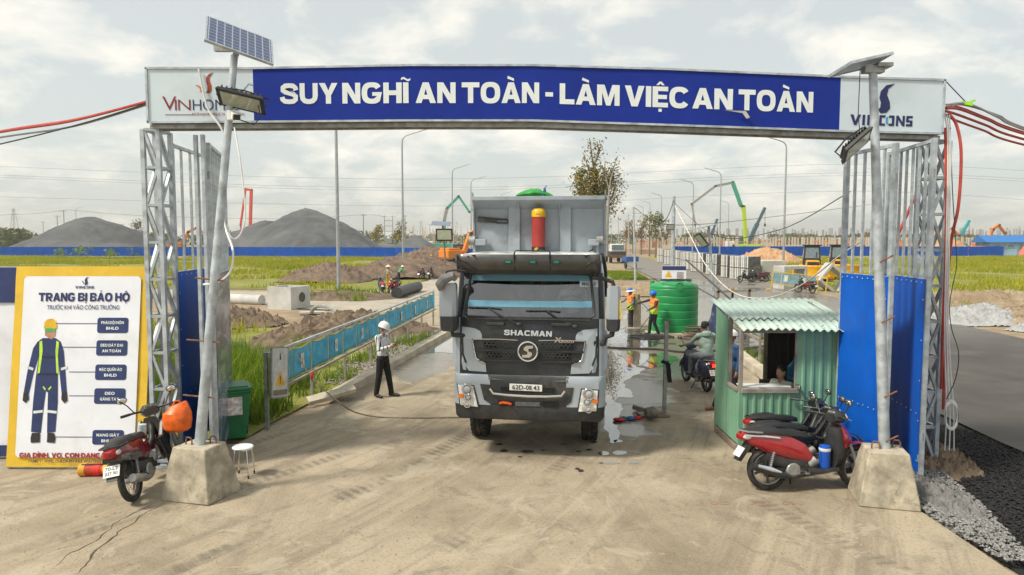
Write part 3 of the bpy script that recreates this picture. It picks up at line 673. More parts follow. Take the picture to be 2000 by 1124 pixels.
# taller seedlings in front of the left hoarding
for i in range(9):
    x = -84 + i * 2.2 + random.uniform(-.6, .6); y = 122 + random.uniform(-6, 6); h = random.uniform(1.3, 2.6)
    root = empty('sapling', ['sapling', 'spindly sapling', 'broad leafy sapling', 'thin young sapling'][i % 4] + ' before the left hoarding, %s from the left edge' % ['first', 'second', 'third', 'fourth', 'fifth', 'sixth', 'seventh', 'eighth', 'ninth'][i], 'plant', (x, y, -.07), 0, 'saplings before the left hoarding')
    MB().tube([(0, 0, 0), (.05, 0, h * .6), (0, .05, h)], [.04, .03, .01], 5).build('stem', M('bark', (.20, .15, .10), .9, bump=.6), root)
    m = MB()
    for _ in range(26):
        a, q = random.uniform(0, 6.28), random.random() ** .7; z = h * (.45 + .6 * random.random()); r = q * h * .45
        c = Vector((r * math.cos(a), r * math.sin(a), z)); s = random.uniform(.12, .26)
        X = Matrix.Translation(c) @ Euler((random.uniform(-1, 1), random.uniform(-1, 1), a)).to_matrix().to_4x4()
        m.add([(-s, -s * .5, 0), (s, -s * .5, 0), (s, s * .5, .02), (-s, s * .5, -.02)], [(0, 1, 2, 3)], X)
    m.build('crown', WEED, root, smooth=0)
# ================================================================== gate
GALV = M('galvanised_steel', (.46, .51, .55), .48, .35, var=.25, vs_=5, dirt=(.20, .17, .13), dscale=6, damt=.45)
GALVD = M('weathered_steel', (.34, .355, .35), .55, .4, var=.3, vs_=7, dirt=(.19, .14, .10), dscale=5, damt=.6)
RUST = M('rusty_iron', (.20, .095, .05), .85, var=.4, vs_=12)
NAVY = M('navy_sheet', (.003, .10, .52), .5, var=.12, vs_=1.5, dirt=(.10, .13, .25), dscale=1.2, damt=.12, Specular_IOR_Level=.25)
SCREW = M('screw_head', (.75, .75, .75), .4, .6)
VINYLB = M('banner_blue', (.013, .034, .28), .6, var=.10, vs_=1.2, Specular_IOR_Level=.15)
VINYLW = M('banner_white', (.60, .70, .77), .45, var=.05, vs_=1.0, dirt=(.40, .43, .42), dscale=1.1, damt=.25)
LETTER = M('letter_white', (.74, .80, .80), .5, var=.04)
INK = M('ink_navy', (.014, .022, .105), .6, var=.1)
gate = empty('entrance_gate', 'steel entrance gate carrying a blue and white safety banner across the drive', 'gate', (0, 10.6, 0))
GY = 10.42                       # banner face
KX = [at(q, 190, GY).x for q in (286, 495, 800, 1040, 1300, 1641, 1845)]
def zpx(y): return at(1000, y, GY).z
KT = [zpx(q) for q in (133, 133.5, 127.5, 127.5, 135, 150, 156.5)]
KB = [zpx(q) for q in (240, 239, 236.5, 236.5, 245, 257, 262)]
def zb(x): return float(np.interp(x, KX, KB))
def zt(x): return float(np.interp(x, KX, KT))
def banner_piece(name, x0, x1, mat, y, d=.002, dz=0.0):
    xs = [x0] + [q for q in np.arange(math.ceil(x0 / .2) * .2, x1, .2) if x0 + .02 < q < x1 - .02] + [x1]
    m = MB(); n = len(xs)
    L = [(q, y + .002 * mnoise.noise(Vector((q * 1.3, 0, 4))), zb(q) + dz) for q in xs]; T = [(q, y + .002 * mnoise.noise(Vector((q * 1.3, 2, 4))), zt(q) - dz) for q in xs]
    mid = [(a[0], y + .003 * mnoise.noise(Vector((a[0] * 2.1, 7, 1))), (a[2] + b[2]) / 2) for a, b in zip(L, T)]
    m.strip(L, mid); m.strip(mid, T)
    o = m.build(name, mat, None, smooth=60); o.parent = gate; o.location = (0, -10.6, 0); return o
board = MB()
for a, b in zip(KX, KX[1:]):
    board.add([(a, GY + .012, zb(a)), (b, GY + .012, zb(b)), (b, GY + .012, zt(b)), (a, GY + .012, zt(a)), (a, GY + .34, zb(a)), (b, GY + .34, zb(b)), (b, GY + .34, zt(b)), (a, GY + .34, zt(a))],
              [(0, 1, 2, 3), (7, 6, 5, 4), (3, 2, 6, 7), (0, 4, 5, 1)])
board.face([(KX[0], GY + .012, zb(KX[0])), (KX[0], GY + .34, zb(KX[0])), (KX[0], GY + .34, zt(KX[0])), (KX[0], GY + .012, zt(KX[0]))])
board.face([(KX[-1], GY + .012, zb(KX[-1])), (KX[-1], GY + .34, zb(KX[-1])), (KX[-1], GY + .34, zt(KX[-1])), (KX[-1], GY + .012, zt(KX[-1]))])
bo = board.build('sign_box', GALVD, gate, smooth=0, loc=(0, -10.6, 0))
def sub(o, parent): o.parent = parent; o.location = (0, 0, 0) if o.parent else o.location; return o
fr = MB()
for a, b in zip(KX, KX[1:]):
    for f, dz in ((zb, .004), (zt, -.004)):
        fr.beam((a, GY - .004, f(a) + dz), (b, GY - .004, f(b) + dz), .03, .03)
for x in (KX[0] + .014, KX[-1] - .014): fr.beam((x, GY - .004, zb(x)), (x, GY - .004, zt(x)), .03, .03)
sub(fr.build('trim', GALV), bo)
for nm, a, b, mt in (('white_panel', KX[0] + .03, KX[1], VINYLW), ('blue_panel', KX[1], KX[5], VINYLB), ('white_panel', KX[5], KX[6] - .03, VINYLW)):
    o = banner_piece(nm, a, b, mt, GY, dz=.018); o.parent = bo; o.location = (0, 0, 0)
# bottom truss chord behind the box
ch = MB()
for a, b in zip(KX, KX[1:]):
    ch.beam((a, GY + .10, zb(a) - .045), (b, GY + .10, zb(b) - .045), .06); ch.beam((a, GY + .32, zb(a) - .045), (b, GY + .32, zb(b) - .045), .06)
sub(ch.build('chord', GALVD), bo)
def bpx(px): return at(px, 195, GY).x
def base_z(x): return zb(x) + .262
for wd, a, b in (('SUY', 547, 660), ('NGHĨ', 669, 802), ('AN', 812, 890), ('TOÀN', 902, 1053), ('-', 1065, 1080), ('LÀM', 1093, 1210), ('VIỆC', 1220, 1344), ('AN', 1352, 1431), ('TOÀN', 1442, 1588)):
    xa, xb = bpx(a), bpx(b); xm = (xa + xb) / 2; z0 = base_z(xm)
    writing('lettering', wd, xb - xa, .305, LETTER, bo, (xm, GY - .006, z0), heavy=True, gap=.05, bend=lambda q, xm=xm, z0=z0: base_z(xm + q) - z0)
# torn flap of vinyl
fl = MB(); fx, fz = bpx(1455), zpx(216)
fl.add([(fx - .32, GY - .02, fz), (fx, GY - .05, fz - .02), (fx + .05, GY - .09, fz - .12), (fx + .0, GY - .09, fz - .14), (fx - .05, GY - .05, fz - .05)], [(0, 1, 4), (1, 2, 3, 4)])
sub(fl.build('torn_flap', M('vinyl_back', (.33, .32, .28), .6)), bo)
# left logo: winged mark over the serif name; right logo: wing over square name
def flat(name, polys, mat, x, z, s, parent, y=GY - .006, rot=(R(90), 0, 0)):
    m = MB()
    for ps in polys: m.face([(a * s, b * s, 0) for a, b in ps])
    return m.build(name, mat, parent, smooth=0, loc=(x, y, z), rot=rot)
def curve_poly(up, dn): return up + dn[::-1]
WING = curve_poly([(.00, .00), (.10, .10), (.12, .30), (.06, .52), (.05, .72), (.18, .88), (.42, .98)], [(.00, .00), (.20, -.02), (.30, .12), (.30, .34), (.22, .56), (.22, .74), (.42, .98)])
LEAF = [(-.46, .36), (-.30, .34), (-.10, .22), (-.02, .00), (-.24, .04), (-.18, .10), (-.26, .24)]
WINGB = [(.05, .0), (.24, .02), (.36, .16), (.34, .38), (.24, .62), (.28, .82), (.50, 1.0), (.20, .94), (.02, .74), (-.02, .52), (.04, .36), (.02, .2), (-.06, .12)]
flat('logo_mark', [WING], M('logo_orange', (.33, .055, .012), .6, var=.3, vs_=6), bpx(402), zpx(182), .31, bo)
flat('logo_mark', [LEAF], M('logo_amber', (.50, .17, .02), .6, var=.2, vs_=6), bpx(400), zpx(181), .31, bo)
CRIM = M('ink_crimson', (.22, .022, .028), .6)
writing('lettering', 'V', .21, .30 * .68, CRIM, bo, (bpx(331), GY - .006, zpx(216)), bold=-.006)
writing('lettering', 'IN', .235, .158, CRIM, bo, (bpx(357), GY - .006, zpx(216)), bold=-.006)
writing('lettering', 'HOMES', .70, .158, INK, bo, (bpx(422), GY - .006, zpx(216)), bold=-.008, gap=.11)
writing('lettering', 'NƠI HẠNH PHÚC NGẬP TRÀN', .78, .042, CRIM, bo, (bpx(426), GY - .006, zpx(226.5)), bold=0)
flat('rule', [[(0, 0), (.42, 0), (.42, .010), (0, .010)]], CRIM, bpx(322), zpx(225.5), 1, bo)
flat('logo_mark', [WINGB], INK, bpx(1718), zpx(222), .44, bo)
def vincons(parent, x, z, w, cap, rot, y, m1, m2):
    k = w / 7.2; t_ = .22 * cap / k * 1; H = cap / k
    def st(path): return _thick(path, .15)
    X = 0; P = []
    P.append([(0, H), (.36, H), (.62, .42), (.88, H), (1.24, H), (.76, 0), (.48, 0)]); P.append(_rect(1.42, 0, 1.72, H))
    P.append([(1.98, 0), (2.26, 0), (2.26, H * .62), (2.86, 0), (3.16, 0), (3.16, H), (2.88, H), (2.88, H * .38), (2.28, H), (1.98, H)])
    P.append([(3.36, 0), (4.1, 0), (4.0, .26), (3.64, .26), (3.64, H - .26), (4.0, H - .26), (4.1, H), (3.36, H)])
    P.append([(4.5, 0), (5.1, 0), (5.1, H), (4.5, H), (4.42, H - .26), (4.82, H - .26), (4.82, .26), (4.42, .26)])
    P.append([(5.3, 0), (5.56, 0), (5.56, H * .62), (6.04, 0), (6.3, 0), (6.3, H), (6.04, H), (6.04, H * .38), (5.56, H), (5.3, H)])
    P.append([(6.46, 0), (7.2, 0), (7.2, H * .58), (6.74, H * .58), (6.74, H - .26), (7.2, H - .26), (7.2, H), (6.46, H), (6.46, H * .38), (6.92, H * .38), (6.92, .26), (6.46, .26)])
    m = MB()
    for ps in P: m.face([((a - 3.6) * k, b * k, 0) for a, b in ps])
    m.build('lettering', m1, parent, smooth=0, loc=(x, y, z), rot=rot)
    m = MB(); m.face([((a - 3.6) * k, b * k, 0) for a, b in ((4.12, .3), (4.36, .1), (4.36, H - .1), (4.12, H - .3))]); m.build('lettering', m2, parent, smooth=0, loc=(x, y, z), rot=rot)
CYAN = M('ink_cyan', (.05, .33, .62), .6)
vincons(bo, bpx(1722), zpx(246), .94, .155, (R(90), R(1.6), 0), GY - .006, INK, CYAN)

# lattice towers
def tower(x0, x1, y0, y1, top, lab, n=9):
    m = MB(); c = .062
    for x in (x0, x1):
        for y in (y0, y1): m.beam((x, y, .0), (x, y, top), c)
    m.box(((x0 + x1) / 2, (y0 + y1) / 2, .03), (x1 - x0 + .2, y1 - y0 + .2, .05))
    o = m.build('tower', GALV, gate, smooth=0, loc=(0, -10.6, 0)); kid(o, lab)
    dz = (top - .1) / n
    hx = MB().beam((x0 + c / 2, 0, 0), (x1 - c / 2, 0, 0), .042).mesh('rail', GALV, 0); hy = MB().beam((0, y0 + c / 2, 0), (0, y1 - c / 2, 0), .042).mesh('rail', GALV, 0)
    for i in range(n + 1):
        z = .1 + i * dz
        for y in (y0, y1): link('rail', hx, o, (0, y, z))
        for x in (x0, x1): link('rail', hy, o, (x, 0, z))
        if i < n:
            a, b = (x0 + c / 2, x1 - c / 2) if i % 2 else (x1 - c / 2, x0 + c / 2)
            for y in (y0, y1):
                d = MB().beam((a, y, z + .03), (b, y, z + dz - .03), .042).build('brace', GALV, o, smooth=0)
            a, b = (y0 + c / 2, y1 - c / 2) if i % 2 else (y1 - c / 2, y0 + c / 2)
            for x in (x0, x1): MB().beam((x, a, z + .03), (x, b, z + dz - .03), .042).build('brace', GALV, o, smooth=0)
    return o
tower(-5.66, -5.42, 10.60, 10.96, 5.28, 'square lattice tower under the left end of the banner')
tower(6.44, 6.68, 10.56, 10.92, 5.10, 'square lattice tower under the right end of the banner')

# swung-open gate leaves: tube frame, bars above, sheet below
def leaf(label, a, b, top, ph, nbar, sheet_mat, face=1, bow=0.0, z0=.12, post=.09, sheets=3):
    a, b = Vector((*a, 0)), Vector((*b, 0)); d = b - a; L = d.length; ang = math.atan2(d.y, d.x)
    root = empty('gate_leaf', label, 'gate', a, ang)
    m = MB(); 
    for x in (0, L): m.beam((x, 0, z0), (x, 0, top), post, .06)
    for z in (z0 + .03, ph, top - .03): m.beam((post / 2, 0, z), (L - post / 2, 0, z), .05, .05)
    m.build('frame', GALV, root, smooth=0)
    me = MB().beam((0, 0, ph + .026), (0, 0, top - .056), .035).mesh('bar', GALV, 0)
    for i in range(nbar): link('bar', me, root, (L * (i + 1) / (nbar + 1), 0, 0))
    me2 = MB().beam((0, 0, z0 + .06), (0, 0, ph - .03), .035).mesh('bar', GALV, 0)
    for i in range(3): link('bar', me2, root, (L * (i + 1) / 4, 0, 0))
    s = MB(); n = 14; y = -.036 * face
    rows = []
    for j in range(13):
        z = z0 + .02 + (ph - z0 + .0) * j / 12
        rows.append([(L * i / n, y - face * (.012 * mnoise.noise(Vector((i * .5, z * 1.7, a.x))) + bow * math.sin(math.pi * j / 12) * max(0, i / n - .8) * 3), z) for i in range(n + 1)])
    for r0, r1 in zip(rows, rows[1:]): s.strip(r0, r1)
    sh = s.build('sheet', sheet_mat, root, smooth=60)
    sm = MB().ell((0, 0, 0), (.011, .006, .011), 6, 4).mesh('screw', SCREW)
    for z in (ph - .03, z0 + .9, ):
        for i in range(9): link('screw', sm, sh, (L * (i + .5) / 9, y - face * .018, z + .01 * math.sin(i * 3)))
    for k in range(5):
        for x in (.02, L - .02): link('screw', sm, sh, (x, y - face * .018, z0 + .2 + k * .6))
    hm = MB()
    for z in (.7, ph + .3, top - .5): hm.cyl((-.03, .0, z - .06), (-.03, .0, z + .06), .022, n=8)
    hm.build('hinge', GALVD, root)
    return root
FILM = NT('film_wrapped_steel'); q = FILM.noise(1.1, 5, .6, FILM.mapping(FILM.obj(), (1, 1, 2.6)), 1.2)
FILM = FILM.done(FILM.mix(FILM.step(q, .42, .60), (.10, .125, .24), (.40, .42, .50)), .22, .35)
leaf('right gate leaf with bright blue sheet, the one next to the guard booth', (5.58, 10.05), (5.44, 11.20), 5.0, 3.03, 4, NAVY, face=-1)
leaf('right gate leaf with deep blue shaded sheet beside the right tower', (6.06, 9.92), (6.30, 11.5), 5.05, 3.0, 6, NAVY, face=-1)
leaf('left gate leaf with dark blue sheet beside the left tower', (-5.50, 11.15), (-5.72, 13.2), 5.15, 3.05, 4, NAVY, face=1, bow=.10)
leaf('left gate leaf wrapped in silvery film behind the left lamp pole', (-4.74, 10.78), (-5.22, 12.5), 5.1, 3.02, 6, FILM, face=1)
# folded edge posts of the left leaves
for i, (x, y, lab) in enumerate(((-4.86, 10.62, 'steel latch post nearest the tower, left of the left lamp pole'), (-4.74, 10.60, 'steel latch post hidden partly by the left lamp pole'))):
    o = MB().beam((0, 0, 0), (0, 0, 5.2), .05, .06).box((0, 0, .02), (.16, .16, .04)).build('latch_post', GALV, smooth=0, loc=(x, y, 0)); tag(o, lab, 'post')
# stay wires and conduit on the left
WHITEP = M('white_conduit', (.70, .71, .70), .4, var=.08)
def wire(name, label, pts, r, mat, cat='cable', n=6, grp=None, sm=10):
    P = [Vector(p) for p in pts]
    if sm and len(P) > 2:
        out = []
        for i in range(len(P) - 1):
            p0, p1, p2, p3 = P[max(i - 1, 0)], P[i], P[i + 1], P[min(i + 2, len(P) - 1)]
            for s in range(sm):
                u = s / sm; out.append(.5 * ((2 * p1) + (p2 - p0) * u + (2 * p0 - 5 * p1 + 4 * p2 - p3) * u * u + (3 * p1 - p0 - 3 * p2 + p3) * u ** 3))
        P = out + [P[-1]]
    return tag(MB().tube(P, r, n).build(name, mat), label, cat, grp)
wire('white_conduit', 'white plastic conduit hanging in a loop round the left lamp pole', [at(388, 135, 10.38), at(405, 210, 10.36), at(436, 260, 10.3), at(441, 330, 10.25), at(434, 400, 10.0), at(442, 450, 9.9), at(455, 490, 9.6), at(450, 530, 9.5), at(425, 552, 9.45), at(398, 556, 9.6)], .016, WHITEP, 'conduit')
wire('white_conduit', 'short white conduit loop hanging right of the left lamp pole', [at(445, 440, 9.95), at(450, 462, 9.95), at(462, 466, 9.95), at(474, 448, 9.95), at(479, 410, 9.98), at(470, 320, 10.1), at(458, 250, 10.3)], .012, WHITEP, 'conduit')
for y, x in ((393, 405), (553, 395), (676, 385), (794, 372)):
    pass
# supply cables tied to the towers
REDC, GREYC, BLKC = M('red_hose', (.46, .055, .035), .5, var=.2), M('grey_hose', (.38, .40, .42), .5), M('black_cable', (.03, .032, .035), .5)
def bundle(pts, specs, label, cat='cable'):
    for i, (off, r, mt, lb) in enumerate(specs): wire('supply_cable', lb, [(Vector(p) + Vector(off) * (1 if 0 < k < len(pts) - 1 else .5)) for k, p in enumerate(pts)], r, mt, cat, grp=label)
L0 = [at(-220, 300, 12.5), at(0, 256, 11.9), at(140, 234, 11.3), at(286, 198, 10.65)]
bundle(L0, [((0, 0, -.02), .022, REDC, 'upper red power cable slung to the left end of the banner'), ((0, .1, .02), .018, REDC, 'second red power cable just above the grey one on the left'), ((0, .05, -.10), .016, GREYC, 'thin grey cable under the red ones on the left'), ((0, 0, -.03), .014, REDC, 'thinnest red cable of the left bundle')], 'cables slung to the left tower')
wire('supply_cable', 'single dark cable sagging below the left red bundle', [at(-220, 330, 12.5), at(0, 282, 11.9), at(160, 242, 11.2), at(286, 203, 10.65)], .012, BLKC)
R0 = [at(1848, 212, 10.6), at(1875, 214, 10.8), at(1930, 235, 11.2), at(2000, 262, 11.8), at(2250, 330, 13.5)]
bundle(R0, [((0, 0, 0), .022, REDC, 'upper red power cable leaving the right end of the banner'), ((0, .06, -.07), .022, REDC, 'middle red power cable leaving the right end of the banner'), ((0, .1, -.15), .020, REDC, 'lowest red power cable leaving the right end of the banner'), ((0, .03, .04), .014, REDC, 'thin red cable on top of the right bundle')], 'cables slung to the right tower')
wire('supply_cable', 'upper grey cable leaving the right end of the banner', [at(1848, 205, 10.7), at(1890, 203, 10.8), at(1950, 230, 11.2), at(2000, 254, 11.8), at(2250, 345, 13.5)], .018, GREYC)
wire('supply_cable', 'lower grey cable leaving the right end of the banner', [at(1848, 212, 10.7), at(1880, 205, 10.8), at(1950, 226, 11.3), at(2000, 250, 11.9), at(2250, 340, 13.5)], .016, GREYC)
wire('stay_wire', 'thin dark stay wire from the banner corner to the grey cable', [at(1846, 158, 10.6), at(1865, 178, 10.7), at(1888, 202, 10.8)], .008, BLKC, 'wire')
tag(MB().box((0, 0, 0), (.16, .05, .05), (0, .2, 0)).box((.07, 0, .03), (.12, .03, .03), (0, -.3, 0)).build('cable_tie', M('lime_tape', (.35, .80, .03), .5), loc=at(1888, 203, 10.78)), 'lime green tape tied round the right grey cables', 'tape')
wire('supply_cable', 'red cable dropping in a curve beside the right tower', [at(1852, 222, 10.6), at(1868, 245, 10.55), at(1877, 300, 10.5), at(1872, 400, 10.5), at(1858, 470, 10.5), at(1850, 560, 10.52), at(1846, 700, 10.55), at(1842, 800, 10.6)], .022, REDC)
wire('supply_cable', 'red cable taped down the right tower', [at(1846, 250, 10.48), at(1848, 380, 10.46), at(1846, 520, 10.46), at(1841, 640, 10.46), at(1838, 760, 10.48)], .022, REDC)
for i in range(3):
    wire('white_conduit', ['leftmost', 'middle', 'rightmost'][i] + ' white conduit running down the outside of the right tower', [at(1846 + i * 4, 225, 10.5 + i * .03), at(1851 + i * 3, 300, 10.45), at(1848 + i * 3, 480, 10.42), at(1845 + i * 4, 650, 10.4), at(1848 + i * 7, 800, 10.36), at(1845 + i * 9, 880, 10.4)], .010, WHITEP, 'conduit')
pts = [at(1858 + 13 * math.cos(a) , 815 + 26 * math.sin(a) - a * .4, 10.25) for a in np.arange(0, 20, .45)]
wire('coiled_conduit', 'coil of spare white conduit hung on the foot of the right tower', pts, .008, WHITEP, 'conduit', sm=3)
wire('supply_cable', 'thin black wire looping right of the tower', [at(1856, 250, 10.5), at(1860, 370, 10.5), at(1866, 470, 10.4), at(1868, 520, 10.35), at(1855, 590, 10.3), at(1858, 640, 10.2), at(1872, 690, 10.1), at(1866, 740, 10.2), at(1848, 780, 10.3)], .007, BLKC)
wire('brace_tube', 'red diagonal tube behind the bars of the right leaves', [at(1728, 516, 11.9), at(1790, 378, 11.9)], .03, REDC, 'tube', sm=0)
wire('overhead_cable', 'white hose sagging from the blue leaf across to the lamp post beyond the booth', [at(1685, 470, 12.4), at(1640, 500, 13.5), at(1560, 560, 16), at(1490, 583, 18), at(1430, 570, 20), at(1380, 520, 22), at(1345, 455, 24), at(1318, 402, 26)], .015, M('pale_hose', (.66, .62, .54), .5), 'hose')

# ------------------------------------------------------------------ lamp blocks
CONC = M('cast_concrete', (.40, .355, .27), .92, var=.35, vs_=3, dirt=(.17, .145, .11), dscale=4, damt=.8, bump=.8, bscale=16)
def block_base(name, label, loc, rz, s=(.76, .72), top=(.66, .64), h=.73, mark=None):
    root = empty(name, label, 'concrete block', loc, rz)
    m = MB(); n = 10; rings = []
    for j in range(n + 1):
        u = j / n; w, d = s[0] / 2 * (1 - (1 - top[0]) * u ** 1.05), s[1] / 2 * (1 - (1 - top[1]) * u ** 1.05); ring = []
        if j == 0: w, d = w * 1.0, d * 1.0
        for k, (a, b) in enumerate(((-1, -1), (0, -1), (1, -1), (1, 0), (1, 1), (0, 1), (-1, 1), (-1, 0))):
            q = .012 * mnoise.noise(Vector((a * 3 + loc[0], b * 3, u * 7)))
            ring.append((a * w + a * q, b * d + b * q, h * u + (.02 * mnoise.noise(Vector((k * 1.7, loc[0], 3))) if j == 0 else 0)))
        rings.append(ring)
    m.loft(rings); m.build('body', CONC, root, bevel=.018, smooth=30)
    for sx, sy in ((-.13, -.06), (.16, .08)):
        m = MB(); m.tube([(sx - .05, sy, h - .01), (sx - .05, sy, h + .06), (sx - .03, sy, h + .1), (sx + .03, sy, h + .1), (sx + .05, sy, h + .06), (sx + .05, sy, h - .01)], .011, 7); m.build('lifting_loop', RUST, root)
    return root
lb = block_base('lamp_block', 'tapered concrete block holding the left solar lamp pole', (-4.39, 9.42, 0), R(-16), (.80, .68))
rb = block_base('lamp_block', 'tapered concrete block holding the right solar lamp pole', (5.14, 9.23, 0), R(-15))
# faint marking scratched on the left block
def solar_lamp(label, base, top, z0, r0, r1):
    root = empty('solar_lamp_post', label, 'lamp', (base[0], base[1], z0))
    d = Vector((top[0] - base[0], top[1] - base[1], top[2] - z0))
    MB().tube([(0, 0, -.02), d * .5, d], [r0, (r0 + r1) / 2, r1], 16).build('pole', GALV, root)
    return root, d
GLASSY = M('lamp_glass', (.42, .45, .36), .12, var=.12, vs_=8, Coat_Weight=1.0)
BLKM = M('black_housing', (.022, .024, .027), .45, var=.3)
def solar_cells():
    t = NT('solar_cells'); x, y, z = t.xyz(t.obj())
    def line(v, k, w): return t.step(t.ma('ABSOLUTE', t.ma('SUBTRACT', t.ma('FRACT', t.ma('MULTIPLY', v, k)), .5)), .5 - w, .5 - w * .5)
    g = t.ma('MAXIMUM', line(x, 10, .10), line(y, 12, .06))
    c = t.mix(t.noise(8, 2, .5, t.obj()), (.012, .025, .10), (.03, .055, .17)); c = t.mix(g, c, (.32, .36, .42))
    return t.done(c, .12, Coat_Weight=1.0)
CELLS = solar_cells()
def panel(parent, c, a, b, lab=None):
    """solar panel centred on c, edge vectors a (long) and b (short)"""
    a, b = Vector(a), Vector(b); n = a.cross(b).normalized(); 
    if n.z < 0: n = -n
    x = a.normalized(); y = n.cross(x); X = Matrix((x, y, n)).transposed()
    la, lbn = a.length, abs(b.dot(y)) or b.length
    o = MB().box((0, 0, .013), (la - .05, lbn - .05, .008)).build('solar_panel', CELLS, parent, smooth=0, loc=c, rot=X.to_euler())
    f = MB()
    for s in (-1, 1):
        f.box((0, s * (lbn / 2 - .012), 0), (la, .024, .036)); f.box((s * (la / 2 - .012), 0, 0), (.024, lbn - .05, .036))
    f.box((0, 0, -.006), (la - .05, lbn - .05, .008))
    f.build('frame', GALV, o, smooth=0)
    return o
def flood(parent, loc, rot, w=.62, h=.42, lab=None):
    o = MB().box((0, 0, 0), (w, h, .05), top=(.92, .9)).build('flood_light', BLKM, parent, smooth=0, loc=loc, rot=rot, bevel=.008)
    MB().box((0, 0, -.027), (w * .82, h * .74, .008)).build('glass', GLASSY, o, smooth=0)
    m = MB()
    for i in range(9): m.box((-w * .40 + w * .80 * i / 8, 0, .045), (.012, h * .8, .05))
    m.build('fin', BLKM, o, smooth=0)
    MB().tube([(-w / 2 - .01, 0, 0), (-w / 2 - .01, 0, .12), (0, 0, .16), (w / 2 + .01, 0, .12), (w / 2 + .01, 0, 0)], .012, 6).build('bracket', BLKM, o)
    return o
root, d = solar_lamp('leaning solar lamp pole with tilted panel and white camera, at the left gate', (-4.39, 9.42), (-3.78, 9.5, 6.10), .73, .074, .046)
o0 = Vector((-4.39, 9.42, .73))
c = (at(405, 42, 9.6) + at(533, 119, 9.4)) / 2 - o0
panel(root, c, (.73, .46, -.20), (.18, -.47, -.46))
MB().beam((d.x, d.y, d.z - .03), (c.x, c.y, c.z - .04), .06).box((c.x - .28, c.y + .2, c.z - .05), (.30, .07, .08)).build('panel_bracket', GALVD, root, smooth=0)
c2 = at(472, 197, 9.35) - o0
flood(root, c2, (R(-22), R(12), R(10)), .62, .42)
f2 = at(441, 186, 9.5) - o0
MB().box(f2, (.14, .1, .07), (.3, .2, .4)).build('lamp_driver', BLKM, root, smooth=0, bevel=.01)
cb = at(452, 226, 9.36) - o0
cm = MB().box(cb, (.10, .05, .13)).build('camera_bracket', M('white_plastic', (.72, .73, .71), .4), root, smooth=0, bevel=.01)
MB().box(cb + Vector((.085, -.06, -.02)), (.11, .13, .085), (.35, 0, .5)).build('camera_body', M('white_plastic'), cm, smooth=0, bevel=.012)
MB().box(cb + Vector((.12, -.12, -.045)), (.085, .02, .07), (.35, 0, .5)).build('lens_plate', BLKM, cm, smooth=0)
MB().tube([c2 + Vector((.22, .0, -.05)), c2 + Vector((.25, 0, -.22)), c2 + Vector((.16, 0, -.32)), cb + Vector((.12, 0, -.06))], .008, 6).build('cable', BLKC, root)
MB().tube([d + Vector((.05, 0, -.55)), d + Vector((.12, 0, -.45)), d + Vector((.18, 0, -.38)), d + Vector((.24, 0, -.40))], .014, 6).build('hook', GALV, root)
pins = MB()
for u, ww in ((.43, .26), (.62, .0), (.27, .30), (.125, .28)):
    if ww: q = d * (u); pins.cyl(q + Vector((-ww, -.02, .03)), q + Vector((ww * .55, -.02, -.01)), .012, n=6)
pins.build('step_pin', RUST, root)
root, d = solar_lamp('upright solar lamp pole with flat panel, at the right gate', (5.15, 9.26), (4.82, 9.30, 5.86), .73, .074, .052)
o0 = Vector((5.15, 9.26, .73))
panel(root, d + Vector((-.16, .02, .07)), (.60, .1, .15), (-.05, .5, -.06))
MB().box(d + Vector((0, 0, .0)), (.26, .12, .09)).box(d + Vector((.12, 0, .05)), (.2, .2, .05)).build('panel_bracket', GALVD, root, smooth=0)
flood(root, at(1672, 284, 9.15) - o0, (R(-28), R(-42), R(0)), .46, .42)
MB().tube([d + Vector((-.2, -.06, 0)), d + Vector((-.21, -.07, -.6)), at(1680, 265, 9.2) - o0], .006, 5).build('cable', BLKC, root)
pins = MB()
for u in (.50, .34, .14, .02): pins.cyl(d * u + Vector((-.02, -.07, 0)), d * u + Vector((.14, -.09, .09)), .012, n=6)
pins.build('step_pin', RUST, root)
# ================================================================== safety boards
W1 = M('board_white', (.76, .79, .86), .55, var=.05, vs_=1.2, dirt=(.50, .50, .48), dscale=1.4, damt=.35)
YEL = M('board_yellow', (.72, .47, .03), .55, var=.10, vs_=1.5, dirt=(.42, .28, .06), dscale=1.5, damt=.5)
NB = M('board_navy', (.020, .036, .13), .5, var=.15)
SB_A, SB_B = Vector((-7.94, 10.49, .02)), Vector((-5.76, 10.46, .02))
ax = (SB_B - SB_A); SW = ax.length; ang = math.atan2(ax.y, ax.x)
sb = empty('safety_board', 'large yellow bordered safety board showing protective equipment, leaning by the left gate', 'sign', SB_A, (R(-8), 0, ang))
SH = 3.18
def bend_sheet(x0, x1, z0, z1, y, nx=16, nz=20, amp=.012):
    m = MB(); rows = []
    for j in range(nz + 1):
        z = z0 + (z1 - z0) * j / nz
        rows.append([(x0 + (x1 - x0) * i / nx, y + amp * mnoise.noise(Vector(((x0 + (x1 - x0) * i / nx) * 3.3 + z * 1.4, z * 1.1, 2))), z) for i in range(nx + 1)])
    for a, b in zip(rows, rows[1:]): m.strip(a, b)
    return m
fr = MB()
for x in (.02, SW - .02): fr.beam((x, .03, 0), (x, .03, SH), .045, .05)
for z in (.022, SH - .022, SH * .5): fr.beam((.044, .03, z), (SW - .044, .03, z), .045, .05)
fr.build('frame', GALVD, sb, smooth=0)
pan = bend_sheet(.0, SW, .02, SH, -.004).build('panel', YEL, sb, smooth=60)
rr = .12
